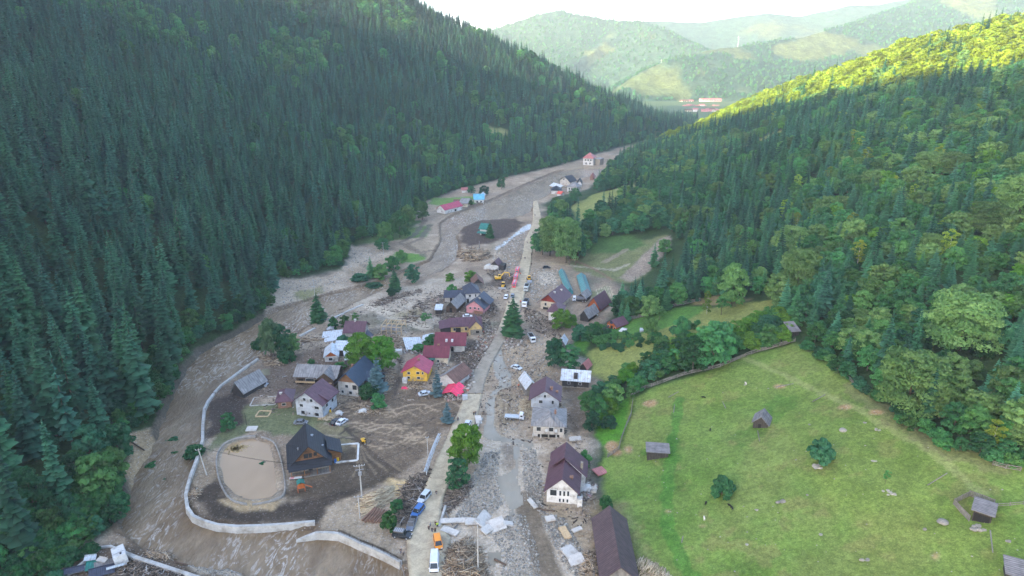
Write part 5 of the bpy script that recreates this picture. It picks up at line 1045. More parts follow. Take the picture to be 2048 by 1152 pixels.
# low scrub along the feet of the forests and the right wood's edge
def scrub(poly, s, seed, kinds, lo, hi, label, group, box):
    r = np.random.default_rng(seed); X, Y = scatter(*box, s, seed); Zs = bil(BASE, X, Y); px, py, dd = proj(X, Y, Zs); ok = inpoly(px, py, poly)
    for x, y in zip(X[ok], Y[ok]): tree(kinds[int(r.integers(0, len(kinds)))], x, y, r.uniform(lo, hi), label, group, v=int(r.integers(0, 9)), cat='shrub')
scrub([(1200,655),(1240,668),(1300,674),(1400,640),(1420,650),(1300,690),(1235,705),(1200,700)], 3.4, 51, ['bush','gbush'], 1.8, 3.2, 'dark hedge shrub along the lower edge of the garden slope', 'hedge shrubs of the garden slope', (25, 90, 190, 280))
scrub([(60,1075),(200,1070),(225,1090),(150,1150),(-100,1250),(-150,1100)], 3.6, 52, ['bush','gbush','bush'], 3.0, 5.5, 'dark leafy shrub at the forest foot in the lower left corner', 'shrubs of the lower left corner', (-190, -80, 90, 170))
scrub([(0,960),(180,960),(240,1040),(200,1075),(60,1085),(-60,1100)], 4.5, 53, ['gbush','bush'], 3.5, 6, 'mid green shrub under the spruces near the lower left corner', 'shrubs under the lower left spruces', (-190, -80, 90, 190))
scrub([(1597,676),(1640,700),(1700,748),(1742,778),(1792,818),(1852,864),(1960,902),(2052,920),(2052,942),(1960,926),(1850,882),(1786,836),(1738,798),(1696,766),(1630,712),(1594,688)], 3.0, 54, ['gbush','bush','dark'], 2.4, 4.4, 'leafy shrub at the foot of the wood along the right edge of the pasture', 'shrubs along the right wood edge', (55, 150, 95, 260))
# ---------------------------------------------------------------- river walls, pond rim, fences
def wall_run(name, label, pts, top, bottom, th, mat, cat='wall', group=None, topw=None, inner=1):
    """pts: direction of view of the top outer edge; a wall swept along it"""
    P = [Vector(G(px, py, t)) for (px, py), t in zip(pts, top)]; n = len(P); V = []; F = []
    for i, p in enumerate(P):
        d = (P[min(i+1, n-1)]-P[max(i-1, 0)]); d.z = 0; d.normalize(); q = Vector((-d.y, d.x, 0))*inner
        V += [p, p + q*th, Vector((p.x+q.x*th*1.25, p.y+q.y*th*1.25, bottom)), Vector((p.x-q.x*.25, p.y-q.y*.25, bottom))]
    for i in range(n-1):
        a = 4*i; b = a+4; F += [(a, b, b+1, a+1), (a+1, b+1, b+2, a+2), (a+3, b+3, b, a)]
    F += [(0, 1, 2, 3), (4*n-4, 4*n-1, 4*n-2, 4*n-3)]
    mb = MB(); mb.add(V, F); o = mb.build(name, mat); return tag(o, label, cat, group)
CW = M_['concrete']
wall_run('river_wall', 'long curved white concrete flood wall sweeping around the pond', [(425,786),(413,802),(405.7,818),(402.6,850),(402,880),(389,922),(378,950),(372,971),(368,989),(371,1014),(383,1032),(402,1041),(432,1050),(474,1053.7),(523,1052),(572,1049),(629,1043.6)], [.9]*17, -3.2, .8, CW, inner=1)
wall_run('river_wall', 'straight upper section of flood wall by the leaning barn', [(514,716),(496,728),(478,741),(458,756),(440,769),(427,783)], [.9]*6, -3, .8, CW, inner=1)
wall_run('river_wall', 'broken lower flood wall rising from a pointed end and running to the bridge', [(592,1083),(612,1074),(633,1066),(655,1066),(676,1068),(700,1078),(722,1089),(745,1098),(768,1108.7),(785,1117),(799,1125)], [-.7,.2,.9,1,1,1,1,1,1,1,1], -3.2, .8, CW, inner=1)
wall_run('river_wall', 'low flood wall stub left of the green canopy', [(628,655),(612,663),(597,671)], [.5]*3, -2.5, 1.0, CW, inner=1)
wall_run('river_wall', 'thin low flood wall beyond the riverside spruce', [(724,608),(700,618),(675,630),(655,640)], [.5]*4, -2.5, 1.0, CW, inner=1)
wall_run('retaining_wall', 'low concrete wall crossing the lower left corner', [(258,1104),(276,1111),(310,1122),(356,1137),(420,1158),(500,1185)], [.7]*6, -2.5, .9, CW, inner=-1)
wall_run('retaining_wall', 'narrow wall edge at the far lower left by the dark yard', [(133,1147),(160,1126),(180,1110),(199,1092),(222,1089),(258,1104)], [.7]*6, -1, .5, CW, inner=-1)
wall_run('retaining_wall', 'concrete verge wall along the right edge of the lower road', [(893,1010),(884,1038),(880,1052)], [.7]*3, -1.0, .5, CW, inner=-1)
wall_run('retaining_wall', 'leaning concrete slab wall lining the stream beside the road', [(966,835),(955,855),(948,880)], [.8]*3, -1.5, .5, CW, inner=-1)
def railing(name, label, pts, z0, hh, step, mat, r=.05, cat='railing', rails=(1.0, .5)):
    P = [Vector(G(px, py, z0)) for px, py in pts]; a = P[0]; e = empty(name, a, 0, label, cat); Q = [p-a for p in P]
    for q0, q1 in zip(Q[:-1], Q[1:]):
        L = (q1-q0).length; k = max(1, int(L/step))
        for i in range(k): p = q0+(q1-q0)*(i/k); MB().bar(p+Vector((0, 0, -.3)), p+Vector((0, 0, hh)), r, 5).build('post', mat, e)
    for f in rails: MB().path([q+Vector((0, 0, hh*f)) for q in Q], r*.8, 5).build('rail', mat, e)
    return e
railing('railing', 'dark mesh railing on top of the lower flood wall', [(678,1066),(700,1075),(722,1086),(745,1095),(768,1105),(797,1121)], 1.0, 1.0, 1.8, M_['dark'], .05, rails=(1, .75, .5, .25))
railing('railing', 'pale railing along the left edge of the road bridge', [(801,1128),(808,1152),(816,1190)], .5, .9, 1.8, M_['greywood'], .09)
e = railing('guardrail', 'fallen blue white steel guardrail slanting beside the lower road', [(853,948),(862,920),(871,895),(881,873)], 1.0, 1.1, 2.0, M_['tin'], .12, rails=(1, .1)); MB().path([Vector(G(px, py, 1.0))-Vector(G(853,948,1.0))+Vector((-.5,0,.9)) for px, py in [(853,948),(862,920),(871,895),(881,873)]], .28, 4).build('beam', M_['tin'], e)
# pond rim
mb = MB(); n = len(PONDR)
PR = []
for i in range(n):
    for q in range(4):
        f = q/4; p0, p1, p2, p3 = [np.array(PONDR[(i+k-1) % n]) for k in range(4)]
        PR.append(tuple(.5*((2*p1)+(-p0+p2)*f+(2*p0-5*p1+4*p2-p3)*f*f+(-p0+3*p1-3*p2+p3)*f**3)))
cx_, cy_ = np.mean([p[0] for p in PR]), np.mean([p[1] for p in PR]); n = len(PR)
for i in range(n):
    x, y = PR[i]; x2, y2 = PR[(i+1) % n]
    if i % 23 in (9,): continue
    mb.slab([(x, y, .5), (x2, y2, .5), (x2+(cx_-x2)*.04, y2+(cy_-y2)*.04, .44), (x+(cx_-x)*.04, y+(cy_-y)*.04, .44)], .8)
tag(mb.build('pond_wall', plain('pond_rim_stone', (0.27,0.245,0.215), .9, .3, 1.2)), 'low oval stone rim around the muddy pond', 'wall')
def fence(label, pts, hh, mat, boards=3, step=2.2, bh=.12, rnd=.04, posts_r=.09):
    P = [Vector(ray(px, py)) for px, py in pts]; a = P[0]; e = empty('wooden_fence', a, 0, label, 'fence'); rr = random.Random(len(label)); prev = None; mbs = [MB() for _ in range(boards)]
    for p0, p1 in zip(P[:-1], P[1:]):
        k = max(1, int((p1-p0).length/step))
        for i in range(k + (1 if p1 is P[-1] else 0)):
            p = p0+(p1-p0)*(i/k); z = zt(p.x, p.y); q = Vector((p.x, p.y, z))-a; lean = Vector((rr.uniform(-.1, .1), rr.uniform(-.1, .1), hh))
            MB().bar(q+Vector((0, 0, -.4)), q+lean, posts_r, 5).build('post', M_[mat], e)
            if prev is not None:
                for b in range(boards):
                    z1 = hh*(b+.7)/boards; mbs[b].slab([prev+Vector((0, -.08, z1+rr.uniform(-rnd, rnd)+bh/2)), q+Vector((0, -.08, z1+rr.uniform(-rnd, rnd)+bh/2)), q+Vector((0, -.02, z1-bh/2)), prev+Vector((0, -.02, z1-bh/2))], .06)
            prev = q
    for m in mbs: m.build('rail', M_[mat], e)
    return e
fence('weathered grey rail fence along the upper edge of the meadow', [(1262,792),(1290,777),(1340,760),(1370,750),(1410,741),(1440,734),(1490,713),(1515,704),(1560,692),(1590,683)], 1.3, 'greywood', 4, 2.0, .2, .15)
fence('grey rail fence running down the left edge of the meadow', [(1265,803),(1262,830),(1250,858),(1242,880),(1237,900),(1215,915)], 1.3, 'greywood', 4, 1.8, .18, .12)
fence('long plank fence between the dark wood and the garden slope', [(1202,664),(1240,645),(1290,633),(1325,621),(1350,613),(1400,602)], 1.5, 'greywood', 3, 3.2, .36, .02)
fence('board pen around the open fronted hut, left and back sides', [(1937,1042),(1906,1008),(1938,992),(1986,1010),(1985,1030)], 1.4, 'greywood', 4, 2.0, .26, .04)
fence('low pole fence running right from the pen', [(1988,1013),(2020,1012),(2046,1009)], .9, 'greywood', 2, 2.4, .15, .05)
fence('remains of dark plank fence at the forest edge right of the meadow', [(1692,757),(1715,772)], 1.2, 'greywood', 3, 2.0, .2, .05)
fence('broken pole fence along the right wood edge near the corner', [(1985,930),(2010,937),(2040,942)], 1.1, 'greywood', 3, 2.5, .15, .1)
def pole_lying(name, label, a, b, r, mat, z=.15, cat='board', group=None):
    A = Vector(ray(*a)); B = Vector(ray(*b)); A.z = zt(A.x, A.y)+z; B.z = zt(B.x, B.y)+z; d = B-A
    o = MB().bar((0, 0, 0), d, r, 6, r*.8).build(name, M_[mat]); o.location = A; return tag(o, label, cat, group)
for a, b, lb in (((1337,795),(1357,784),'grey board lying near the upper left corner of the meadow'), ((1347,826),(1349,810),'short grey board upright in line with the dark green strip'), ((1451,817),(1445,804),'short grey board in the middle of the upper meadow'), ((1552,775),(1587,768),'long thin grey pole beside a small stone pile'), ((1625,804),(1650,790),'slanting grey pole near the diagonal footpath'), ((1855,971),(1894,947),'long grey double board right of the slender tree'), ((1515,862),(1519,883),'leaning pole in front of the steep shingled hut'), ((1980,1062),(1985,1106),'long grey pole pointing down from the open fronted hut'), ((1229,1102),(1262,1116),'pale board on the grass right of the long barn'), ((1363,1086),(1366,1073),'tiny stick standing beside the green strip')):
    pole_lying('board', lb, a, b, .13, 'greywood')
# ---------------------------------------------------------------- poles and wires
def utility(label, base, top_py, arm=1.6, heads=3, r=.17, lean=0.0, double=False, mat='concrete'):
    x, y, z = ray(*base); d = proj(x, y, z)[2]; t = (base[1]-576)/FP; hh = (base[1]-top_py)*d/(FP*(cp_-t*sp_))
    e = empty('utility_pole', (x, y, z-.3), .25, label, 'utility pole'); e.rotation_euler[1] = lean
    MB().bar((0, 0, 0), (0, 0, hh+.3), r, 8, r*.6).build('pole', M_[mat], e)
    if arm:
        ca = MB().box((0, 0, hh), (arm, .12, .12)).build('crossarm', M_['steel'], e)
        for k in range(heads): MB().bar((-arm/2+arm*k/(heads-1), 0, hh+.06), (-arm/2+arm*k/(heads-1), 0, hh+.4), .07, 6, .05).build('insulator', M_['frame'], ca)
    if double:
        MB().box((0, 0, hh-1.1), (arm*.8, .12, .12)).build('crossarm', M_['steel'], e); MB().box((0, .2, hh-2.4), (.9, .6, .9)).build('transformer', M_['steel'], e)
    return Vector((x, y, z+hh))
pB = utility('tall concrete electricity pole with crowded crossarms above the log pile', (724,996), 931, 2.6, 5, .22, double=True)
pA = utility('shorter concrete pole with a wide crossarm in front of the tallest pole', (720,1037), 992, 1.8, 3, .18)
pC = utility('bare tall concrete pole rising from the splintered wood right of the road', (956,1142), 1054, 0, 3, .2, lean=.01)
pD = utility('leaning concrete lamp pole between river wall and pond', (414,950), 897, 1.4, 2, .2, lean=-.12)
pE = utility('thin pole at the top of the fallen guardrail', (856,912), 874, .8, 2, .12)
pF = utility('white concrete pole at the foot of the far forest', (767,509), 485, 1.6, 3, .2)
pG = utility('thin grey pole on the washed out left bank', (630,594), 559, .8, 2, .14)
pH = utility('short pole on the dark island mud', (959,496), 482, 0, 2, .22, mat='greywood')
pI = utility('short wooden pole below the tallest blue spruce', (733,800), 780, 0, 2, .14, mat='greywood')
pJ = utility('thin lamp pole in the garden by the concrete slab', (493,850), 826, 0, 2, .08, mat='dark')
pK = utility('small pole by the lower flood wall', (781,1056), 1026, 0, 2, .12)
def wire(a, b, sag, label, r=.022):
    pts = [a+(b-a)*f - Vector((0, 0, sag*4*f*(1-f))) for f in [i/10 for i in range(11)]]
    o = MB().path([p-a for p in pts], r, 4).build('wire', M_['dark']); o.location = a; tag(o, label, 'wire', 'electric wires over the pond and road')
for k in range(4): wire(pB+Vector((-1+k*.6, 0, .2)), Vector(G(575,890,7))+Vector((k*.5, 0, 0)), 1.2, 'thin dark wire strung from the tallest concrete pole towards the chalet')
for k in range(3): wire(pB+Vector((-1+k, 0, .2)), pD+Vector((k*.4, 0, 0)), 2.0, 'thin dark wire crossing the pond to the leaning lamp pole')
for k in range(2): wire(pB+Vector((-1+k, 0, .2)), pE, 1.6, 'thin dark wire running from the tallest pole to the guardrail')
# ---------------------------------------------------------------- rubble, timber, debris
def heapmat(name, ramp, rough=.85):
    m, t, b = new_mat(name); at = nd(t, 'ShaderNodeAttribute', attribute_name='leaf'); cr = nd(t, 'ShaderNodeValToRGB'); el = cr.color_ramp.elements
    for i, (p_, c_) in enumerate(ramp):
        x = el[i] if i < 2 else el.new(p_); x.position = p_; x.color = (*c_, 1)
    t.links.new(at.outputs['Fac'], cr.inputs[0]); n = noise_node(t, 3, 4); t.links.new(mult(t, cr.outputs[0], mrange(t, n.outputs[0], .3, .7, .75, 1.25)), b.inputs['Base Color'])
    b.inputs['Roughness'].default_value = rough; b.inputs['Specular IOR Level'].default_value = .15; return m
HM = {'timber': heapmat('splintered_timber', [(0, (.10,.07,.05)), (.25, (.20,.15,.105)), (.5, (.36,.26,.17)), (.75, (.46,.35,.23)), (.92, (.52,.45,.36)), (1, (.30,.28,.26))]),
      'dirty': heapmat('muddy_debris', [(0, (.045,.036,.030)), (.3, (.10,.08,.065)), (.55, (.19,.15,.12)), (.85, (.30,.23,.165)), (.97, (.42,.37,.32)), (1, (.50,.50,.50))]),
      'stone': heapmat('river_stones', [(0, (.17,.155,.135)), (.4, (.28,.26,.225)), (.8, (.38,.355,.31)), (1, (.50,.47,.42))]),
      'rubble': heapmat('house_rubble', [(0, (.14,.11,.09)), (.3, (.26,.22,.18)), (.6, (.38,.34,.29)), (.85, (.52,.49,.45)), (.95, (.36,.14,.09)), (1, (.24,.24,.26))]),
      'wood2': heapmat('pale_split_wood', [(0, (.30,.22,.14)), (.5, (.52,.42,.28)), (1, (.64,.54,.38))])}
BOXV = np.array([(-1,-1,-1),(1,-1,-1),(1,1,-1),(-1,1,-1),(-1,-1,1),(1,-1,1),(1,1,1),(-1,1,1)], float)/2
BOXF = np.array([(0,3,2,1),(4,5,6,7),(0,1,5,4),(1,2,6,5),(2,3,7,6),(3,0,4,7)])
def boxes(name, pos, dim, rot, tone, mat, label, cat, kind='stuff', jit=0.0, seed=0):
    """many boxes as one mesh: rot = (yaw, pitch, roll)"""
    n = len(pos); cy, sy = np.cos(rot[:, 0]), np.sin(rot[:, 0]); cpt, spt = np.cos(rot[:, 1]), np.sin(rot[:, 1]); cr, sr = np.cos(rot[:, 2]), np.sin(rot[:, 2])
    Rz = np.zeros((n, 3, 3)); Rz[:, 0, 0] = cy; Rz[:, 0, 1] = -sy; Rz[:, 1, 0] = sy; Rz[:, 1, 1] = cy; Rz[:, 2, 2] = 1
    Ry = np.zeros((n, 3, 3)); Ry[:, 0, 0] = cpt; Ry[:, 0, 2] = spt; Ry[:, 2, 0] = -spt; Ry[:, 2, 2] = cpt; Ry[:, 1, 1] = 1
    Rx = np.zeros((n, 3, 3)); Rx[:, 0, 0] = 1; Rx[:, 1, 1] = cr; Rx[:, 1, 2] = -sr; Rx[:, 2, 1] = sr; Rx[:, 2, 2] = cr
    Q = Rz @ Ry @ Rx; r = np.random.default_rng(seed); B = BOXV[None]*dim[:, None, :]
    if jit: B = B*(1+r.uniform(-jit, jit, B.shape))
    V = np.einsum('nij,nkj->nki', Q, B) + pos[:, None, :]; o = pos.mean(0); V = (V-o).reshape(-1, 3); F = (np.arange(n)[:, None, None]*8 + BOXF[None]).reshape(-1, 4)
    ob = link(bpy.data.objects.new(name, mesh_np(name, V, F, HM[mat] if isinstance(mat, str) else mat, np.repeat(tone, 8)))); ob.location = o
    return tag(ob, label, cat, None, kind)
def inside(poly, n, seed):
    P = np.array(WH(poly)); r = np.random.default_rng(seed); x = r.uniform(P[:, 0].min(), P[:, 0].max(), n*4); y = r.uniform(P[:, 1].min(), P[:, 1].max(), n*4)
    ok = inpoly(x, y, [tuple(p) for p in P]); x, y = x[ok][:n], y[ok][:n]; d = sdist(x, y, [tuple(p) for p in P]); return x, y, d, r
def timber(label, poly, n, seed, L=(1.5, 5), th=(.10, .24), pile=1.2, mat='timber', yaw=None, name='timber_heap', cat='timber heap', flat=1.0):
    x, y, d, r = inside(poly, n, seed); n = len(x); up = np.clip(d/3, 0, 1)*pile; z = ZT(x, y) + .08 + r.random(n)*up
    l = r.uniform(*L, n); w_ = r.uniform(*th, n); yw = r.uniform(0, 6.28, n) if yaw is None else yaw + r.normal(0, .16, n)
    boxes(name, np.stack([x, y, z], 1), np.stack([l, w_, w_*flat*r.uniform(.5, 1, n)], 1), np.stack([yw, r.normal(0, .16, n), r.uniform(0, 3, n)], 1), r.random(n), mat, label, cat, seed=seed)
def rubble(label, poly, n, seed, s=(.15, .9), mat='rubble', name='rubble_heap', cat='rubble', pile=.5, kind='stuff'):
    x, y, d, r = inside(poly, n, seed); n = len(x); sz = s[0]+(s[1]*.72-s[0])*r.random(n)**3.5; up = np.clip(d/3, 0, 1)*pile; z = ZT(x, y)+sz*.15 + r.random(n)*up
    boxes(name, np.stack([x, y, z], 1), np.stack([sz*r.uniform(.7, 1.5, n), sz*r.uniform(.6, 1.1, n), sz*r.uniform(.3, .8, n)], 1), np.stack([r.uniform(0, 6.28, n), r.normal(0, .4, n), r.normal(0, .4, n)], 1), r.random(n), mat, label, cat, kind, .22, seed)
timber('large tangle of splintered driftwood below the dark mud island', [(918,508),(928,498),(950,500),(975,505),(978,515),(960,522),(935,522),(920,516)], 420, 1, (3, 9), (.2, .45), 2.4, mat='timber', name='driftwood_heap', cat='driftwood')
timber('heap of thin cut poles stacked between the tall pole and the road', [(722,1010),(745,985),(775,975),(782,985),(765,1015),(735,1030)], 330, 2, (2, 5), (.10, .22), 1.3, mat='wood2', yaw=.5)
timber('splintered planks along the left side of the lower road', [(800,975),(835,950),(860,935),(850,985),(832,1020),(810,1050),(790,1045),(795,1010)], 420, 3, (1.5, 5), (.08, .2), .9, mat='dirty')
timber('big tangled heap of splintered wood at the bottom right of the road', [(888,1105),(915,1090),(935,1075),(965,1110),(975,1165),(900,1175),(885,1140)], 1300, 4, (1.2, 4.5), (.06, .16), 1.6)
timber('splintered firewood piled under the left eave of the long barn', [(1160,1120),(1172,1105),(1190,1110),(1212,1150),(1225,1185),(1160,1175)], 800, 5, (.8, 2.6), (.07, .16), 1.4)
timber('pale split boards spilling out right of the long barn', [(1272,1120),(1290,1118),(1312,1128),(1340,1150),(1345,1185),(1295,1180)], 420, 6, (.8, 2.8), (.07, .18), 1.0, mat='wood2', yaw=1.0)
timber('smashed orange brown timber in front of the yellow house', [(812,770),(828,764),(850,766),(848,777),(820,779)], 260, 7, (.8, 2.6), (.08, .2), 1.0)
timber('pale timber wreckage left of the grey boarded house', [(1040,800),(1060,795),(1066,826),(1062,838),(1038,830)], 380, 8, (.5, 2.0), (.06, .2), 1.2, mat='wood2')
timber('pale broken boards between the two white houses on the right', [(1060,827),(1122,826),(1124,834),(1064,836)], 220, 9, (.6, 2.2), (.06, .2), .8, mat='wood2')
timber('driftwood caught at the foot of the willow clump', [(520,712),(560,714),(585,722),(560,732),(535,730),(525,722)], 260, 10, (1.5, 5), (.1, .25), 1.1)
timber('broken timber in front of the purple roofed house', [(700,684),(745,668),(800,668),(815,690),(780,705),(720,692)], 700, 11, (.8, 3.2), (.08, .22), .8, mat='timber')
timber('stack of orange sawn boards on the mud left of the collapsed tin roof', [(612,676),(638,675),(640,682),(612,684)], 70, 12, (3, 6), (.15, .3), .7, yaw=.05)
timber('brown timber wreckage in the village yard right of the blue spruces', [(768,740),(785,735),(782,775),(765,790)], 220, 13, (1, 3.5), (.08, .2), .9)
timber('planks and household junk beside the pale three storey house', [(650,830),(668,826),(672,836),(655,842),(640,840)], 160, 14, (.8, 3), (.08, .2), .6, mat='wood2')
timber('scattered pale timber on the mud above the excavated yard', [(705,815),(735,810),(770,816),(760,830),(715,828)], 200, 15, (.6, 2.4), (.08, .22), .5)
timber('long brown driftwood line on the mud above the village', [(800,640),(835,600),(880,590),(925,575),(965,562),(960,570),(900,600),(850,625),(830,650)], 300, 16, (1.5, 5), (.12, .3), .5, mat='dirty')
timber('brushwood bank along the flooded river right of the small conifers', [(745,612),(760,598),(800,588),(840,578),(845,582),(800,598),(765,612)], 300, 17, (1.2, 4), (.08, .25), .6, mat='dirty')
timber('dark brushwood line at the river edge below the grassy bank', [(640,598),(690,578),(720,575),(720,580),(680,592),(650,602)], 150, 18, (1.2, 4), (.1, .25), .5, mat='dirty')
timber('twigs and branches heaped inside the flood wall', [(372,990),(398,975),(402,985),(385,1005)], 160, 19, (1, 3), (.06, .15), .7)
timber('shattered wood and stones in the lower left yard', [(240,1115),(270,1108),(330,1130),(400,1150),(390,1185),(215,1180)], 900, 20, (.3, 2.2), (.06, .2), .7, mat='dirty')
timber('reddish wood chips and branches on the shore outside the corner wall', [(290,1105),(330,1090),(352,1100),(345,1118),(305,1116)], 360, 21, (.5, 2.5), (.05, .14), .5)
timber('brushwood along the right kerb of the road below the big tree', [(890,990),(915,955),(945,965),(935,995),(905,1020),(888,1030)], 420, 22, (1, 4), (.06, .16), .6, mat='dirty')
rubble('dark rubble heap right of the pink house', [(962,605),(985,600),(995,615),(992,632),(965,640),(955,630)], 700, 31, (.2, 1.0), 'dirty')
rubble('dark rubble between the maroon roofs and the muddy track', [(905,715),(935,690),(960,685),(975,700),(955,735),(925,745)], 600, 32, (.2, .9), 'dirty')
rubble('pale broken concrete right of the damaged two tone house', [(918,745),(945,740),(950,765),(935,790),(920,780)], 260, 33, (.3, 1.6), 'rubble')
rubble('white rubble and torn sheets right of the foreground white house', [(1155,985),(1185,960),(1195,975),(1175,1000),(1160,1000)], 120, 34, (.3, 1.6), 'rubble')
rubble('masonry rubble at the bottom of the lone spruce', [(1005,680),(1025,672),(1045,680),(1050,690),(1015,700)], 200, 35, (.3, 1.4), 'rubble')
rubble('brown rubble and soil in front of the red gabled house', [(1048,615),(1080,625),(1125,655),(1120,690),(1075,665),(1050,640)], 900, 36, (.2, 1.2), 'dirty')
rubble('rubble around the half ruined house by the driftwood', [(968,535),(1000,532),(1012,545),(998,556),(975,552)], 300, 37, (.2, 1.0), 'dirty')
rubble('rubble strewn along the village lane below the pink house', [(870,630),(930,632),(980,640),(985,668),(965,672),(965,648),(900,640),(880,640)], 700, 38, (.2, 1.0), 'dirty')
rubble('pale rubble beside the low slate blue wing', [(862,600),(882,592),(890,605),(872,612)], 160, 39, (.3, 1.1), 'rubble')
rubble('debris under the collapsed roofs near the village centre', [(800,690),(850,695),(900,735),(880,740),(840,712),(800,705)], 500, 40, (.2, 1.1), 'rubble')
rubble('mixed rubble spread over the mud flat by the lone spruce', [(960,650),(1000,660),(985,700),(960,740),(940,740),(950,690)], 600, 41, (.2, 1.1), 'rubble')
rubble('rubble around the crooked pink roof', [(880,780),(925,778),(925,800),(890,803)], 240, 42, (.2, 1.2), 'rubble')
for (lb, poly, n, s) in (('pale gravel and cobbles of the washed out bed beside the lower road', [(940,960),(970,905),(1000,900),(995,950),(1005,1010),(960,1050),(905,1045),(925,1000)], 2600, (.12, .8)), ('cobbles right of the shallow stream', [(1045,900),(1070,900),(1085,960),(1088,1015),(1062,1015),(1045,960)], 1500, (.12, .7)),
        ('pale cobble bank at the bottom of the washed out bed', [(975,1060),(1020,1030),(1050,1030),(1075,1100),(1085,1180),(990,1180),(1010,1120)], 2200, (.12, .7)), ('cobbles below the foreground white house', [(1075,1020),(1130,1040),(1165,1100),(1160,1170),(1120,1120),(1090,1060)], 1500, (.12, .8)),
        ('stones strewn across the upper gravel plain', [(760,600),(870,570),(950,565),(960,590),(880,640),(800,650)], 700, (.2, .7)), ('stones of the washed out left bank fan', [(560,565),(690,545),(705,500),(770,498),(760,540),(640,590),(570,640)], 900, (.25, .9)),
        ('stones scattered along the mud right of the stream', [(1000,690),(1060,660),(1120,700),(1120,770),(1060,790),(1040,860),(1000,870),(1030,780)], 1700, (.15, .8)), ('stones on the flood plain beside the white water', [(980,500),(1050,460),(1058,480),(1035,560),(990,540)], 900, (.3, 1.2)),
        ('grey gravel spit in the river by the corner wall', [(382,1128),(440,1125),(492,1141),(470,1155),(400,1146)], 900, (.1, .4)), ('stones littering the gravel yard left of the greenhouses', [(1065,535),(1118,540),(1125,575),(1090,580),(1070,610),(1058,590)], 700, (.3, 1.1))):
    rubble(lb, poly, n, n+len(lb), s, 'stone', name='gravel', cat='gravel', pile=.05)
x, y, d, r = inside([(560,640),(700,610),(800,590),(930,575),(1000,560),(1060,520),(1065,640),(1060,700),(1130,800),(1180,900),(1190,1030),(1150,1090),(1080,1020),(1040,900),(960,830),(900,800),(700,800),(660,830),(520,830),(500,740),(540,700)], 7000, 77)
n = len(x); m = (fbm(x, y, 9, 12, 3) > .47) | (r.random(n) < .25); x, y = x[m], y[m]; n = len(x)
boxes('debris', np.stack([x, y, ZT(x, y)+.05], 1), np.stack([r.uniform(.2, 2.2, n)*r.random(n)+.15, r.uniform(.1, .5, n), r.uniform(.06, .3, n)], 1), np.stack([r.uniform(0, 6.28, n), r.normal(0, .15, n), r.normal(0, .3, n)], 1), r.random(n), 'dirty', 'small flood debris strewn through the whole village', 'debris', jit=.2)
# stacked trunks by the tall pole
p0 = Vector(ray(745, 1030)); u0 = (Vector(ray(768, 1022)) - Vector(ray(750, 1040))); yw = math.atan2(u0.y, u0.x)
for k in range(11):
    lay_, i = (0, k) if k < 7 else (1, k-7)
    c_ = Vector(ray(735+i*5.6+lay_*3, 1032+i*.6)); l = 4.4+((k*37) % 10)*.12
    o = MB().bar((-l/2, 0, 0), (l/2, 0, 0), .27, 10, .23).build('log', plain('stripped_log', (0.22,0.125,0.085), .8, .3, 2)); o.location = (c_.x, c_.y, zt(c_.x, c_.y)+.3+lay_*.42); o.rotation_euler[2] = 1.15 + ((k*13) % 7)*.02
    tag(o, 'stout brown log of the stack beside the grey green shrub', 'log', 'brown logs stacked side by side')
def lumps(name, label, px, py, w, seed, group=None, n=1, mat='stone', cat='rock', spread=0, name2=None):
    """one boulder, or a cluster forming one pile"""
    n = n if n == 1 else max(n, 5); spread = spread*(.42 if n <= 6 else .85); rr = random.Random(seed); x, y, z = ray(px, py); bm = bmesh.new()
    for k in range(n):
        s = w*(1 if n == 1 else rr.uniform(.25, .6)); ox, oy = rr.uniform(-spread, spread), rr.uniform(-spread, spread)*.7
        g = bmesh.ops.create_icosphere(bm, subdivisions=2, radius=.5)['verts']; sc_ = Vector((s*rr.uniform(.8, 1.3), s*rr.uniform(.7, 1.1), s*rr.uniform(.4, .7)))
        for v in g:
            q = v.co; f = 1 + .28*(vnoise(q.x*3+k*7+seed, q.y*3, 3)+vnoise(q.z*3, q.y*3+seed, 4)-1)
            v.co = Vector((q.x*sc_.x*f+ox, q.y*sc_.y*f+oy, q.z*sc_.z*f + s*.1))
    me = bpy.data.meshes.new(name); bm.to_mesh(me); bm.free(); a_ = me.attributes.new('leaf', 'FLOAT', 'POINT'); a_.data.foreach_set('value', [rr.random()*.4+.15]*len(me.vertices)); me.materials.append(HM[mat])
    o = link(bpy.data.objects.new(name, me)); o.location = (x, y, z); return tag(o, label, cat, group)
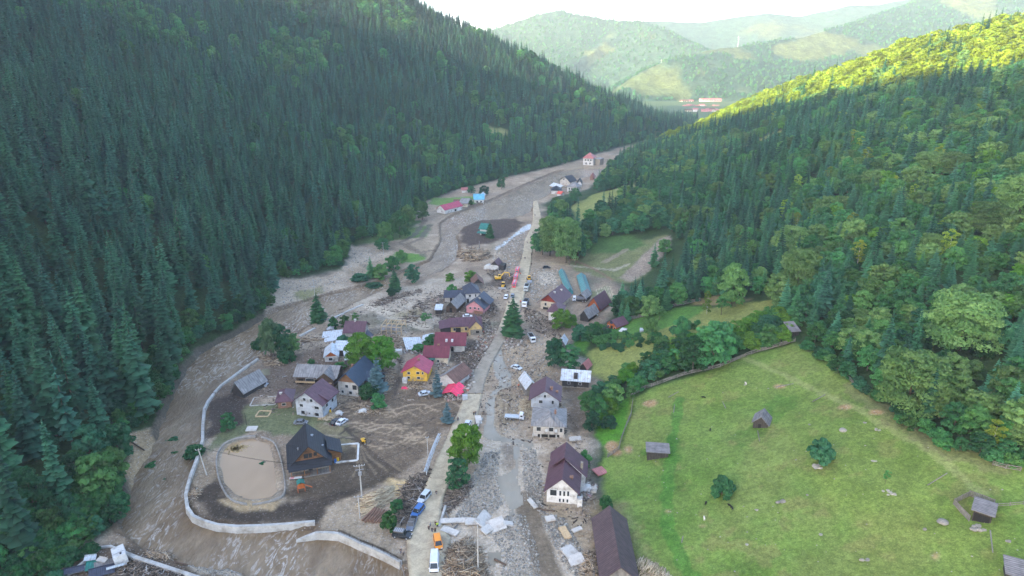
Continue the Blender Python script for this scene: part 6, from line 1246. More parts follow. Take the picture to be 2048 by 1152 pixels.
for i, (px, py, w, n, lb) in enumerate([(1686,862,2.2,1,'big pale rounded boulder in the upper right meadow'), (1730,846,1.5,6,'cluster of pale rocks above the long low rock'), (1755,860,2.6,3,'long low pale rock in the upper right meadow'), (1620,850,1.0,1,'small flat pale rock right of the steep shingled hut'), (1641,933,3.4,12,'pile of boulders under the dome shaped bush'),
        (1749,923,1.8,5,'grey stone heap right of the dome shaped bush'), (1778,985,2.6,9,'stone heap below the tiny slender tree'), (1563,1002,2.6,10,'round stone heap in the centre of the lower meadow'), (1512,1020,1.6,4,'flat stone patch right of the black animals'), (1890,1046,2.8,1,'large flat pale boulder left of the open fronted hut'), (1846,1058,1.1,1,'small pale boulder left of the large flat one'),
        (1490,770,.9,1,'upright white stone near the top of the meadow'), (1537,777,.9,3,'small stone pile beside the long thin pole'), (1354,878,.7,1,'white stone above the flat roofed plank hut'), (1493,1090,1.0,1,'lone pale stone in the lower middle meadow'), (1640,1070,1.0,1,'lone pale stone below the stone heaps'), (2018,1084,1.8,5,'stone patch at the right edge of the meadow'), (1735,1120,1.4,4,'stones in the darker green at the bottom of the meadow'), (1592,920,.8,2,'knot of small stones left of the boulder pile'), (1955,1058,3.0,14,'dry stone base below the open fronted hut'), (1725,1122,1.2,1,'pale rock near the bottom edge of the meadow'), (1615,990,.9,2,'small pale rocks right of the round stone heap')]):
    lumps('rock' if n == 1 else 'stone_pile', lb, px, py, w*.72, i+5, None, n, spread=w*.55, cat='rock' if n == 1 else 'stone pile')
rr = random.Random(9)
for k in range(95):
    for _ in range(50):
        px, py = rr.uniform(1260, 2040), rr.uniform(740, 1145)
        x, y, z = ray(px, py)
        if inpoly(np.array([x]), np.array([y]), MEADOW)[0]: break
    lumps('small_stone', 'small pale stone half sunk in the meadow grass', px, py, rr.uniform(.15, .36), k+60, 'small stones scattered over the meadow')
for i, (px, py, w, lb) in enumerate([(944,1012,1.2,'pale boulder on the wet sand below the roadside tree'), (1025,858,1.0,'pale boulder at the bend of the stream'), (775,1110,1.2,'boulder in the water under the lower flood wall'), (1161,1012,1.6,'square pale block at the corner of the foreground white house')]): lumps('rock', lb, px, py, w, i+300)
# concrete slabs of a broken bridge
SLAB = plain('broken_concrete_slab', (0.52,0.49,0.45), .85, .18, .8, dirt=(.30,.25,.2))
for i, (px, py, w, l, rz, tx, ty, lb) in enumerate([(968,1042,5.5,3.2,1.2,.5,.1,'tilted large concrete slab of the broken bridge'), (992,1053,4.5,4.0,.3,.15,-.2,'cracked flat slab right of the tilted bridge slab'), (945,1046,3.6,2.2,.1,.12,.1,'orange stained slab among the bridge rubble'), (912,1044,7.5,1.6,.05,.1,0,'long low concrete beam left of the bridge rubble'), (1016,1050,2.6,1.6,.2,.1,.3,'small white concrete block at the stream'), (900,1065,4.5,1.8,-.5,.1,0,'pale slab lying beside the orange van'), (974,1062,3.0,2.2,.9,.2,.1,'slab fragment leaning on the gravel'),
        (1138,1105,3.4,3.0,.6,.1,.08,'upper pale slab left of the long barn'), (1152,1122,3.6,3.0,.3,.08,-.1,'lower pale slab left of the long barn'), (1130,1068,1.8,4.0,.35,.08,0,'narrow upright board raft in the mud'), (1154,1062,2.6,1.2,.5,.1,0,'small pale slab right of the board raft'), (1100,1040,2.4,1.8,.3,.1,0,'pale slab at the corner of the cracked white house'), (957,842,1.9,3.6,.2,.25,.05,'grey concrete slab propped by the kerb above the big tree'), (504,860,3.2,2.4,.05,.1,0,'square pale slab on the grass above the pond'),
        (1065,1010,1.2,3.6,.5,.1,0,'slim pale slab at the corner of the stream'), (1200,945,3.6,3.0,.6,.12,.1,'reddish collapsed roof sheet at the meadow foot'), (1150,880,3.6,2.0,.1,.1,0,'flat pale wreckage right of the grey hipped house')]):
    x, y, z = ray(px, py); o = MB().box((0, 0, 0), (w, l, .3)).build('concrete_slab' if i not in (9, 15, 16) else 'wreckage', SLAB if i not in (9, 15, 16) else (M_['newwood'] if i == 9 else M_['rose'] if i == 15 else M_['plaster_r'])); o.location = (x, y, z+.45+.25*abs(tx)); o.rotation_euler = (tx, ty, rz); tag(o, lb, 'slab' if i not in (9, 15, 16) else 'wreckage')
x, y = G(472, 897, -.36)[:2]; r = np.random.default_rng(3); n = 260; qx = r.normal(0, 1.5, n); qy = r.normal(0, .7, n)
boxes('floating_scum', np.stack([x+qx*.9, y+qy*1.5, np.full(n, -.38)], 1), np.stack([r.uniform(.2, .6, n), r.uniform(.15, .4, n), np.full(n, .04)], 1), np.stack([r.uniform(0, 6.28, n), np.zeros(n), np.zeros(n)], 1), r.random(n)*.4, plain('yellow_scum', (0.40,0.29,0.13), .8, .3, 2), 'yellowish scum floating in the upper left corner of the pond', 'scum')
T1('bush', 525, 930, 6, 'dark leafless branch sticking out of the pond water', 14)
# foundations and small yard things
def frame_rect(name, label, FL, w, l, rz, mat, th=.35, hh=.4, cat='foundation'):
    x, y, z = ray(*FL); o = MB()
    for c, d_ in (((w/2,0,.1),(w,th,hh)), ((w/2,l,.1),(w,th,hh)), ((0,l/2,.1),(th,l-th,hh)), ((w,l/2,.1),(th,l-th,hh))): o.box(c, d_)
    o = o.build(name, M_[mat]); o.location = (x, y, z); o.rotation_euler[2] = rz; return tag(o, label, cat)
frame_rect('foundation', 'white strip foundation outline right of the log chalet', (672,926), 6.0, 9.0, .18, 'white', .55, .5)
frame_rect('foundation', 'wooden sandbox like frame on the grass above the pond', (511,834), 4.0, 3.6, .0, 'newwood', .4, .5, 'frame')
frame_rect('foundation', 'bare concrete foundation outline near the leaning barn', (500,812), 8.0, 5.5, .1, 'plaster_r', .35, .3)
def playhouse():
    x, y, z = ray(603, 981); e = empty('playhouse', (x, y, z), .4, 'orange wooden playhouse on stilts with green roof beside the chalet', 'playhouse')
    MB().box((0, 0, 1.2), (2.0, 1.6, .12)).build('floor', M_['orange'], e); MB().box((0, 0, 1.9), (1.5, 1.4, 1.2)).build('wall', M_['orange'], e); MB().slab([(-1,-1,2.6),(0,-1,3.2),(0,1,3.2),(-1,1,2.6)], .08).slab([(0,-1,3.21),(1,-1,2.6),(1,1,2.6),(0,1,3.21)], .08).build('roof', M_['green'], e)
    for a in (-.9, .9):
        for b in (-.7, .7): MB().box((a, b, .5), (.12, .12, 1.4)).build('leg', M_['orange'], e)
    MB().box((1.9, .1, .9), (2.2, .5, .08), ry=.6).build('slide', M_['orange'], e)
playhouse()
def table():
    x, y, z = ray(592, 960); e = empty('garden_table', (x, y, z), .15, 'long garden table under a white and pink cloth by the chalet porch', 'table')
    MB().box((0, 0, .75), (3.2, .9, .08)).build('tabletop', M_['white'], e); MB().box((-.9, -.1, .82), (1.0, .8, .06)).build('cloth', M_['pink'], e)
    for a in (-1.4, 1.4):
        for b in (-.35, .35): MB().box((a, b, .36), (.08, .08, .72)).build('leg', M_['wood'], e)
table()
def barrel(px, py, mat, label, h=1.0, r=.35):
    x, y, z = ray(px, py); e = empty('barrel', (x, y, z), 0, label, 'barrel'); MB().bar((0,0,0), (0,0,h), r, 12).build('body', mat, e); MB().bar((0,0,h), (0,0,h+.06), r*1.05, 12).build('lid', mat, e)
BL = plain('blue_plastic', (0.03,0.16,0.50), .4, .05); YL = plain('yellow_plastic', (0.75,0.45,0.03), .4, .05)
barrel(671, 925, BL, 'blue barrel at the right corner of the chalet'); barrel(676, 922, YL, 'yellow barrel next to the blue barrel'); barrel(661, 826, YL, 'yellow barrel beside the pale three storey house')
def crumple(label, px, py, w, mat, hh=1.0, seed=0, name='tarpaulin'):
    x, y, z = ray(px, py); r = np.random.default_rng(seed); n = 9; V = []; F = []
    for j in range(n):
        for i in range(n):
            u_, v_ = i/(n-1)-.5, j/(n-1)-.5; V.append((u_*w*(1+r.normal()*.05), v_*w*.8, max(0, hh*(1-3*(u_*u_+v_*v_)))*(.5+.8*r.random())+.05))
    for j in range(n-1):
        for i in range(n-1): F.append((j*n+i, j*n+i+1, (j+1)*n+i+1, (j+1)*n+i))
    o = link(bpy.data.objects.new(name, mesh_np(name, V, np.array(F), M_[mat]))); o.location = (x, y, z); md = o.modifiers.new('thick', 'SOLIDIFY'); md.thickness = .05; return tag(o, label, 'tarpaulin')
crumple('crumpled white tarpaulin heap right of the foreground white house', 1172, 978, 4.2, 'white', 1.3, 1); crumple('crumpled whitish tarpaulin in the mud right of the leaning barn', 525, 770, 3.6, 'pale', 1.4, 2); crumple('whitish rags on the mud below the blue spruces', 727, 822, 3.0, 'white', .8, 3)
crumple('white plastic bundle above the parked dark and white cars', 678, 828, 2.6, 'white', 1.3, 4); crumple('bright red cloth on the ground left of the yellow house front', 810, 776, 2.4, 'hot', .3, 5); crumple('whitish wreck of sheet metal left of the purple roofed house', 662, 658, 3.6, 'pale', 1.2, 6)
def container():
    x, y, z = ray(243, 1119); e = empty('container', (x, y, z), -.95, 'tilted white box container in the lower left corner', 'container'); e.rotation_euler[0] = .12; e.rotation_euler[1] = -.1
    MB().box((0, 0, 1.2), (4.6, 2.6, 2.4)).build('body', M_['white'], e, bevel=.05); MB().box((.8, 0, 2.43), (.12, 2.4, .06)).build('roof_seam', M_['steel'], e); MB().box((1.5, .4, 2.47), (.5, .4, .12)).build('hatch', M_['dark'], e)
container()
for i, (px, py, w, l, rz, mat, lb, tx) in enumerate([(218,1130,5.6,1.8,.55,'grey','long grey trough like sheet below the white container',.35), (170,1142,6.5,1.2,.5,'pale','long blue white beam in the lower left junk yard',.1), (188,1136,3.0,2.6,.4,'green','dark green panel in the lower left junk yard',.15), (205,1148,5.0,2.4,.55,'bluegrey','crumpled grey blue panel at the bottom left',.3), (182,1122,2.4,1.4,.3,'tin','pale metal scrap at the left rim of the junk yard',.3), (235,1140,4.0,.4,.6,'tin','upper pale bar of scrap beside the dark junk',.1), (150,1148,4.0,1.6,.5,'bluegrey','broken white door panel in the corner junk yard',.2), (206,1128,2.2,1.2,-.2,'plaster_r','small whitish board in the junk yard',.1)]):
    x, y, z = ray(px, py); o = MB().box((0, 0, 0), (w, l, .16)).box((0, l*.48, .15), (w, .08, .3)).build('scrap_panel', M_[mat]); o.location = (x, y, z+.5+.1*i); o.rotation_euler = (tx, .1, rz); tag(o, lb, 'scrap')
for a, b, r_, lb in (((895,1098),(922,1110),.28,'broken pale trunk lying by the orange van'), ((884,1012),(905,1052),.18,'long pole slanting from the kerb below the big tree'), ((989,1120),(1012,1132),.28,'brown log lying in the puddle'), ((890,1118),(898,1150),.22,'grey trunk slanting right of the white van'), ((1075,1020),(1110,1024),.2,'long beam lying before the foreground white house'), ((330,900),(372,880),.3,'bare fallen spruce trunk hanging into the river'), ((303,952),(350,926),.4,'thick fallen trunk across the left river bank'), ((255,880),(290,905),.25,'thin fallen trunk on the eroded bank'), ((880,1010),(902,1005),.12,'thin pale stick beside the kerb'), ((350,1125),(376,1132),.2,'dark driftwood pole outside the corner wall'), ((500,1146),(545,1150),.25,'long driftwood log on the lower shore'), ((905,1062),(920,1045),.15,'pale stick across the long concrete beam')):
    pole_lying('log', lb, a, b, r_, 'greywood' if r_ < .2 else 'wood', .3, 'log')
for px, py, w, l, h, rz, mat, nm, lb in ((797,708,2.6,1.8,1.7,.1,'white','container','white box like tank beside the crooked pale tin roof'), (930,800,1.6,1.4,1.8,.2,'pale','container','small pale cabin box at the start of the lower road'), (1246,662,2.2,4.0,.5,-.5,'white','garden_bed','whitish plastic covered strip right of the cabin'), (1283,662,1.4,3.0,.7,-.2,'pale','boat','small pale boat like trough on the garden lawn')):
    x, y, z = ray(px, py); o = MB().box((0, 0, h/2), (w, l, h)).box((0, 0, h+.04), (w*1.06, l*1.06, .08)).build(nm, M_[mat], bevel=.03); o.location = (x, y, z); o.rotation_euler[2] = rz; tag(o, lb, 'container' if nm == 'container' else nm.replace('_', ' '))
x, y, z = ray(1139, 530); e = empty('gate_frame', (x, y, z), .1, 'reddish wooden gate frame beside the footpath of the grassy clearing', 'gate frame')
for q in (0, 3.2): MB().box((q, 0, 1.4), (.3, .3, 3.2)).build('post', M_['brown'], e)
MB().box((1.6, 0, 3.1), (4.2, 1.2, .3)).build('beam', M_['brown'], e)
for px, py, d, hh, lb in ((1476,88,1950,34,'white pylon on the crest of the distant wooded spur'), (1322,132,1850,30,'white pylon on the lower part of the distant spur'), (1533,100,2000,26,'white pylon beside the distant meadow')):
    p = Vector(P3(px, py, d)); e = empty('pylon', (p.x, p.y, p.z-12), 0, lb, 'pylon'); MB().bar((0, 0, 0), (0, 0, hh), .35, 4, .2).build('mast', M_['frame'], e); MB().box((0, 0, hh*.85), (9, .3, .3)).box((0, 0, hh*.7), (7, .3, .3)).build('crossarm', M_['frame'], e)
# ---------------------------------------------------------------- vehicles
TYRE = plain('tyre_rubber', (0.022,0.021,0.021), .85, .2); RIM = plain('wheel_rim', (0.35,0.35,0.36), .4, .1); CG = plain('car_glass', (0.02,0.025,0.03), .08, .1, spec=.6); LAMP = plain('headlamp_glass', (0.75,0.76,0.78), .2, .03); RED = plain('red_tail_lamp', (0.45,0.02,0.02), .3, .05)
def paint(n, c): return plain('car_paint_'+n, c, .28, .06, 1.2, spec=.5)
def wheel(e, x, y, r, w=.24):
    o = MB().bar((x, y-w/2, r), (x, y+w/2, r), r, 14).build('wheel', TYRE, e); MB().bar((x, y-w/2-.01, r), (x, y+w/2+.01, r), r*.58, 10).build('rim', RIM, o)
def car(label, px, py, yaw, mat, kind='car', rack=False, tilt=0):
    """yaw: heading in degrees (0 = right, 90 = away)"""
    L, W_, H, cab = {'car': (4.2,1.75,1.45,(-.95,.62,-1.6,1.15)), 'suv': (4.6,1.85,1.8,(-1.9,.6,-2.1,1.15)), 'van': (5.6,2.05,2.35,(-2.65,1.65,-2.72,2.45)), 'minivan': (4.4,1.8,1.85,(-1.95,.85,-2.05,1.5)), 'pickup': (5.2,1.85,1.75,(-.6,.75,-.7,1.35)), 'hatch': (3.9,1.7,1.5,(-1.5,.55,-1.85,1.1))}[kind]
    x, y, z = ray(px, py); e = empty({'van': 'van', 'minivan': 'van', 'pickup': 'pickup_truck', 'suv': 'suv'}.get(kind, 'car'), (x, y, z+.05), R(yaw), label, {'van': 'van', 'minivan': 'van', 'pickup': 'pickup'}.get(kind, 'car')); e.rotation_euler[0] = tilt
    m = paint(*mat); wb = .9 if kind in ('car', 'hatch') else 1.0; h1 = .30; a = L/2
    prof = [(-a+.05,h1+.05),(a-.1,h1),(a,h1+.25),(a-.08,wb*.82),(a-.9 if kind != 'van' else a-.35,wb),(-a+.05,wb+.02),(-a,h1+.4)]
    MB().prism(prof, 'y', -W_/2, W_/2).build('body', m, e, bevel=.06)
    t0, t1, b0, b1 = cab; wt = W_*.80
    V = [(b0,-W_/2+.06,wb-.03),(b1,-W_/2+.06,wb-.03),(b1,W_/2-.06,wb-.03),(b0,W_/2-.06,wb-.03),(t0,-wt/2,H-.04),(t1,-wt/2,H-.04),(t1,wt/2,H-.04),(t0,wt/2,H-.04)]
    F = [(0,3,2,1),(4,5,6,7),(0,1,5,4),(1,2,6,5),(2,3,7,6),(3,0,4,7)]
    if kind == 'van':
        MB().add(V, F).build('cabin', m, e, bevel=.05); MB().add([(b1+.02,-W_/2+.18,wb+.1),(b1+.02,W_/2-.18,wb+.1),(t1+.12,wt/2-.08,H-.25),(t1+.12,-wt/2+.08,H-.25)], [(0,1,2,3)]).build('windscreen', CG, e)
        for s in (-1, 1): MB().box((b1-.75, s*(W_/2-.07), wb+.42), (.9,.08,.5)).build('side_window', CG, e)
        for k in range(4): MB().box((-2.2+k*1.0,0,H-.01), (.06,wt*.9,.04)).build('roof_rib', m, e)
    else:
        MB().add(V, F).build('glasshouse', CG, e, bevel=.04); MB().box(((t0+t1)/2,0,H), (t1-t0+.06,wt+.04,.07)).build('roof', m, e, bevel=.03)
        for s in (-1, 1):
            for (pa, pb) in (((b0,wb),(t0,H-.03)), (((b0+b1)/2,wb),((t0+t1)/2,H-.03)), ((b1,wb),(t1,H-.03))): MB().bar((pa[0],s*(W_/2-.05),pa[1]), (pb[0],s*wt/2,pb[1]), .045, 5).build('pillar', m, e)
    if kind == 'pickup': MB().box((-1.75,0,wb+.03), (1.6,W_*.78,.06)).build('load_bed', TYRE, e)
    for s in (-1, 1):
        for xx in (-a+.85, a-.85): wheel(e, xx, s*(W_/2-.10), .34 if kind in ('car', 'hatch') else .39)
        MB().box((a-.03,s*(W_/2-.32),wb*.70), (.12,.38,.18)).build('headlight', LAMP, e); MB().box((-a+.01,s*(W_/2-.2),wb*.78), (.08,.22,.22)).build('tail_light', RED, e)
        MB().box((b1-.1,s*(W_/2+.08),wb+.12), (.14,.18,.14)).build('mirror', m, e)
    MB().box((a-.02,0,h1+.12), (.10,W_*.86,.2)).build('bumper', TYRE, e)
    if rack:
        rk = MB().box(((t0+t1)/2,0,H+.14), (t1-t0,wt*.95,.04)).build('roof_rack', RIM, e)
        for k in range(6): MB().box((t0+.1+k*(t1-t0-.2)/5,0,H+.20), (.06,wt*.95,.06)).build('bar', TYRE, rk)
    return e
SIL = ('silver', (0.50,0.55,0.60)); BLK = ('black', (0.022,0.026,0.032)); WHT = ('white', (0.66,0.68,0.72)); BLU = ('blue', (0.035,0.13,0.36)); GRY = ('grey', (0.14,0.16,0.20)); ORG = ('orange', (0.80,0.27,0.015))
car('large white van at the bottom of the lower road', 869, 1130, -86, WHT, 'van'); car('bright orange van in front of the white van', 876, 1090, -76, ORG, 'minivan'); car('black off road car with roof rack parked across the left kerb', 804, 1074, -12, BLK, 'suv', True)
car('grey pickup truck with roof rack at the left kerb', 824, 1052, -97, GRY, 'pickup', True); car('blue estate car ahead of the grey pickup', 836, 1027, -112, BLU, 'suv'); car('white silver suv topmost of the kerbside row', 849, 999, -113, SIL, 'suv')
car('silver car driving alone on the upper end of the lower road', 935, 852, -100, SIL, 'car'); car('silver estate car on the mud right of the stream', 1033, 738, -35, SIL, 'car'); car('tilted silver car stranded left of the slender blue spruce', 849, 790, 25, SIL, 'car', tilt=.12)
car('black car parked next to a white one by the pale three storey house', 672, 847, 60, BLK, 'car'); car('white car parked right of the black car by the pale house', 684, 847, 62, WHT, 'car'); car('dark grey car sunk beside the grass above the chalet', 602, 848, 0, GRY, 'car')
car('white car on the dusty square above the lone spruce', 1012, 597, -100, WHT, 'hatch'); car('dark blue car right of the white car on the dusty square', 1025, 595, -95, GRY, 'hatch'); car('wrecked dark car above the gravel yard', 1093, 537, 10, BLK, 'car'); car('buried white car in the rubble below the pink house', 935, 635, 5, WHT, 'car', tilt=.1); car('white car before the orange boarded house', 1186, 632, 10, WHT, 'car')
def truck(label, px, py, yaw, cabm, load, kind='flat', name='truck', s=1.0):
    x, y, z = ray(px, py); e = empty(name, (x, y, z+.05), R(yaw), label, 'truck'); e.scale = (s, s, s); m = paint(*cabm)
    MB().box((0,0,.75), (7.4,1.0,.3)).build('chassis', TYRE, e); MB().prism([(2.2,.6),(3.9,.6),(3.9,1.6),(3.6,2.7),(2.2,2.8)], 'y', -1.15, 1.15).build('cab', m, e, bevel=.07)
    MB().add([(3.93,-.95,1.65),(3.93,.95,1.65),(3.66,.9,2.55),(3.66,-.9,2.55)], [(0,1,2,3)]).build('windscreen', CG, e)
    for q in (-1, 1): MB().box((3.0, q*1.14, 2.0), (.9,.07,.6)).build('side_window', CG, e); MB().box((3.93,q*.85,1.0), (.08,.35,.2)).build('headlight', LAMP, e)
    lm = load if not isinstance(load, tuple) else paint(*load)
    if kind == 'flat':
        MB().box((-.8,0,1.0), (5.6,2.3,.16)).build('flatbed', lm, e)
        for q in (-1, 1): MB().box((-.8,q*1.13,1.25), (5.6,.06,.36)).build('side_board', lm, e)
    elif kind == 'tank': MB().bar((-3.4,0,1.85), (1.7,0,1.85), 1.0, 16).build('tank', lm, e, smooth=False)
    elif kind == 'dump': MB().prism([(-3.6,1.3),(1.6,1.0),(1.9,2.5),(-3.8,2.4)], 'y', -1.2, 1.2).build('dump_body', lm, e); MB().box((-.9,0,2.46), (4.6,2.0,.06)).build('load', M_['dark'], e)
    elif kind == 'fire':
        MB().box((-.9,0,1.9), (5.8,2.4,2.1)).build('equipment_body', lm, e, bevel=.06); MB().box((-.9,0,3.05), (5.2,.6,.2)).build('ladder', RIM, e)
        for q in (-1, 1): MB().box((-.9,q*1.21,1.5), (4.4,.05,1.0)).build('shutter', RIM, e)
        MB().box((2.9,0,2.9), (.4,1.5,.2)).build('light_bar', BL, e)
    for xx in (-2.7,-1.4,2.9):
        for q in (-1, 1): wheel(e, xx, q*1.0, .5, .34)
RD = ('fire_red', (0.62,0.045,0.055)); truck('white small flatbed truck parked in the mud left of the grey hipped house', 1028, 838, -8, WHT, ('silver_bed', (0.45,0.5,0.55)), 'flat', 'flatbed_truck', .82)
for px, py, lb in ((1029,573,'red fire truck nearest in the roadside row'), (1032,559,'middle red fire truck of the roadside row'), (1035,546,'farthest red fire truck of the roadside row')): truck(lb, px, py, -97, RD, RD, 'fire', 'fire_truck', .85)
truck('white truck with grey dump body facing the camera right of the lone spruce', 1063, 681, -78, WHT, ('grey_bed', (0.30,0.31,0.33)), 'dump', 'dump_truck', .85); truck('pale grey dump truck on the right kerb above the square', 1053, 580, -97, ('pale_grey', (0.42,0.44,0.42)), ('pale_grey', (0.42,0.44,0.42)), 'dump', 'dump_truck', .95)
truck('white recovery truck with a dark blue load right of the lone spruce top', 1051, 611, -102, WHT, ('navy_body', (0.03,0.05,0.10)), 'dump', 'truck', .95); truck('white cabbed tanker truck standing left of the orange house', 1160, 603, 175, WHT, ('dark_tank', (0.12,0.13,0.16)), 'tank', 'tanker_truck', .9)
CAT_ = paint('machine_yellow', (0.70,0.40,0.03))
def digger(label, px, py, yaw, s=1.0, boom=1.0, swing=0.0):
    x, y, z = ray(px, py); e = empty('excavator', (x, y, z+.02), R(yaw), label, 'excavator'); e.scale = (s, s, s)
    for q in (-1, 1):
        o = MB().prism([(-1.9,.1),(1.9,.1),(2.2,.45),(1.9,.8),(-1.9,.8),(-2.2,.45)], 'y', q*1.15-.28, q*1.15+.28).build('track', TYRE, e)
    MB().box((-.3,0,1.35), (3.2,2.4,.9)).build('body', CAT_, e, bevel=.08); MB().box((-1.5,0,1.75), (1.1,2.3,.8)).build('counterweight', CAT_, e, bevel=.12); c_ = MB().box((.7,.65,2.2), (1.3,1.0,1.5)).build('cab', CAT_, e, bevel=.06); MB().box((.74,.65,2.35), (1.34,1.04,.85)).build('cab_window', CG, c_)
    MB().path([(.8,-.3,1.6),(3.2*boom,-.3,4.3*boom),(5.6*boom,-.3,3.9*boom)], .28, 6).build('boom', CAT_, e); MB().bar((5.6*boom,-.3,3.9*boom), (6.0*boom,-.3,1.5*boom), .22, 6, .16).build('arm', CAT_, e); MB().prism([(5.6*boom,1.6*boom),(6.3*boom,1.5*boom),(6.2*boom,.6*boom),(5.4*boom,.5*boom)], 'y', -.8, .2).build('bucket', M_['steel'], e)
digger('yellow excavator with raised boom in the dark pit beside the fire trucks', 997, 560, 8, .95); digger('small yellow excavator at the tip of the ploughed strip', 727, 884, -60, .45, .75)
def dozer():
    x, y, z = ray(1006, 576); e = empty('bulldozer', (x, y, z+.02), R(-100), 'small yellow bulldozer with wide blade below the excavator', 'bulldozer')
    for q in (-1, 1): MB().prism([(-1.6,.1),(1.6,.1),(1.9,.45),(1.6,.9),(-1.6,.9),(-1.9,.45)], 'y', q*1.0-.28, q*1.0+.28).build('track', TYRE, e)
    MB().box((.4,0,1.25), (2.2,1.2,.9)).build('hood', CAT_, e, bevel=.06); c_ = MB().box((-.9,0,2.0), (1.3,1.5,1.7)).build('cab', CAT_, e, bevel=.06); MB().box((-.88,0,2.15), (1.34,1.54,.9)).build('cab_window', CG, c_); MB().prism([(2.3,.1),(2.6,.1),(2.5,1.2),(2.3,1.2)], 'y', -1.8, 1.8).build('blade', RIM, e)
dozer()
def loader():
    x, y, z = ray(1058, 562); e = empty('wheel_loader', (x, y, z), R(-85), 'dark yellow wheel loader at the right kerb above the dump truck', 'wheel loader')
    MB().box((-.9,0,1.3), (2.6,1.8,1.0)).build('body', CAT_, e, bevel=.08); c_ = MB().box((.2,0,2.2), (1.3,1.4,1.5)).build('cab', CAT_, e, bevel=.05); MB().box((.22,0,2.3), (1.34,1.44,.9)).build('cab_window', CG, c_); MB().path([(.6,0,1.4),(2.4,0,1.0)], .2).build('arm', CAT_, e); MB().prism([(2.3,.2),(3.3,.2),(3.0,.5),(2.4,1.3)], 'y', -1.2, 1.2).build('bucket', M_['steel'], e)
    for a in (-1.6, 1.2):
        for q in (-1, 1): wheel(e, a, q*.95, .65, .4)
loader()
# ---------------------------------------------------------------- people and animals
SKIN = plain('skin', (0.45,0.28,0.20), .6, .05)
def skinobj(name, nodes, edges, mat, parent, lv=1):
    me = bpy.data.meshes.new(name); me.from_pydata([n[0] for n in nodes], edges, []); me.materials.append(mat); o = link(bpy.data.objects.new(name, me), parent)
    sm_ = o.modifiers.new('skin', 'SKIN'); sm_.use_smooth_shade = True
    sk = me.skin_vertices[0].data if me.skin_vertices else None
    if sk is None: 
        bm = bmesh.new(); bm.from_mesh(me); bm.verts.layers.skin.verify(); bm.to_mesh(me); bm.free(); sk = me.skin_vertices[0].data
    for i, n in enumerate(nodes): sk[i].radius = (n[1], n[1]*(n[2] if len(n) > 2 else 1)); sk[i].use_root = (i == 0)
    if lv: o.modifiers.new('sub', 'SUBSURF').render_levels = lv
    return o
def person(px, py, yaw, top, legs, label, walk=.12, arm=.15, hair=(0.04,0.03,0.02)):
    x, y, z = ray(px, py); e = empty('person', (x, y, z+.05), R(yaw), label, 'person'); w = walk
    N = [((0,0,.95),.15,1.0),((0,0,1.18),.13,1.25),((0,0,1.40),.15,1.3),((0,0,1.50),.055),((0,.015,1.58),.06),((0,.02,1.66),.10),((0,.01,1.74),.075),((0,.115,1.65),.022),
         ((-.10,0,.90),.09),((-.11,w*.5,.50),.06),((-.11,w*.2,.08),.045),((-.12,w*.2+.16,.04),.035), ((.10,0,.90),.09),((.11,-w*.3,.50),.06),((.11,-w*1.4,.10),.045),((.12,-w*1.4+.16,.04),.035)]
    E = [(0,1),(1,2),(2,3),(3,4),(4,5),(5,6),(5,7),(0,8),(8,9),(9,10),(10,11),(0,12),(12,13),(13,14),(14,15)]
    for s in (-1, 1):
        b = len(N); f = arm*s; N += [((s*.19,0,1.40),.055),((s*.25,-f*.4,1.13),.043),((s*.25,f+.05,.90),.03),((s*.25,f+.08,.84),.028,1.5)]; E += [(2,b),(b,b+1),(b+1,b+2),(b+2,b+3)]
        for k in range(4): N += [((s*.25,f+.055+k*.018,.80),.009),((s*.245,f+.06+k*.018,.755+abs(k-1.3)*.008),.008)]; c = len(N); E += [(b+3,c-2),(c-2,c-1)]
        N += [((s*.24,f+.12,.82),.010),((s*.238,f+.135,.79),.009)]; c = len(N); E += [(b+3,c-2),(c-2,c-1)]
    skinobj('body', N, E, SKIN, e)
    g = 1.16; skinobj('jacket', [((0,0,.93),.16,1.05),((0,0,1.18),.15,1.25),((0,0,1.41),.165,1.3),((-.20,0,1.41),.068),((-.255,arm*.4,1.13),.055),((-.25,-arm+.05,.92),.042),((.20,0,1.41),.068),((.255,-arm*.4,1.13),.055),((.25,arm+.05,.92),.042)], [(0,1),(1,2),(2,3),(3,4),(4,5),(2,6),(6,7),(7,8)], top, e)
    skinobj('trousers', [((0,0,.96),.155,1.0),((-.10,0,.88),.105),((-.11,w*.5,.50),.075),((-.11,w*.2,.13),.06),((.10,0,.88),.105),((.11,-w*.3,.50),.075),((.11,-w*1.4,.14),.06)], [(0,1),(1,2),(2,3),(0,4),(4,5),(5,6)], legs, e)
    skinobj('hair', [((0,-.005,1.70),.105),((0,-.04,1.64),.09)], [(0,1)], plain('hair_%d' % int(hair[0]*1000), hair, .7, .1), e)
    for s in (-1, 1): MB().bar((s*.035,.10,1.675), (s*.035,.122,1.675), .012, 6).build('eye', TYRE, e); MB().box((s*.12,.01,1.655), (.02,.04,.06)).build('ear', SKIN, e)
CLO = {'k': plain('black_cloth', (0.018,0.018,0.022), .9, .1), 'n': plain('navy_cloth', (0.03,0.04,0.08), .9, .1), 'g': plain('grey_cloth', (0.16,0.16,0.17), .9, .1), 'y': plain('neon_yellow_vest', (0.55,0.85,0.05), .8, .05), 'r': plain('red_orange_cloth', (0.65,0.10,0.04), .8, .05), 'b': plain('pale_blue_cloth', (0.35,0.42,0.50), .9, .1), 'd': plain('denim', (0.06,0.08,0.13), .9, .1)}
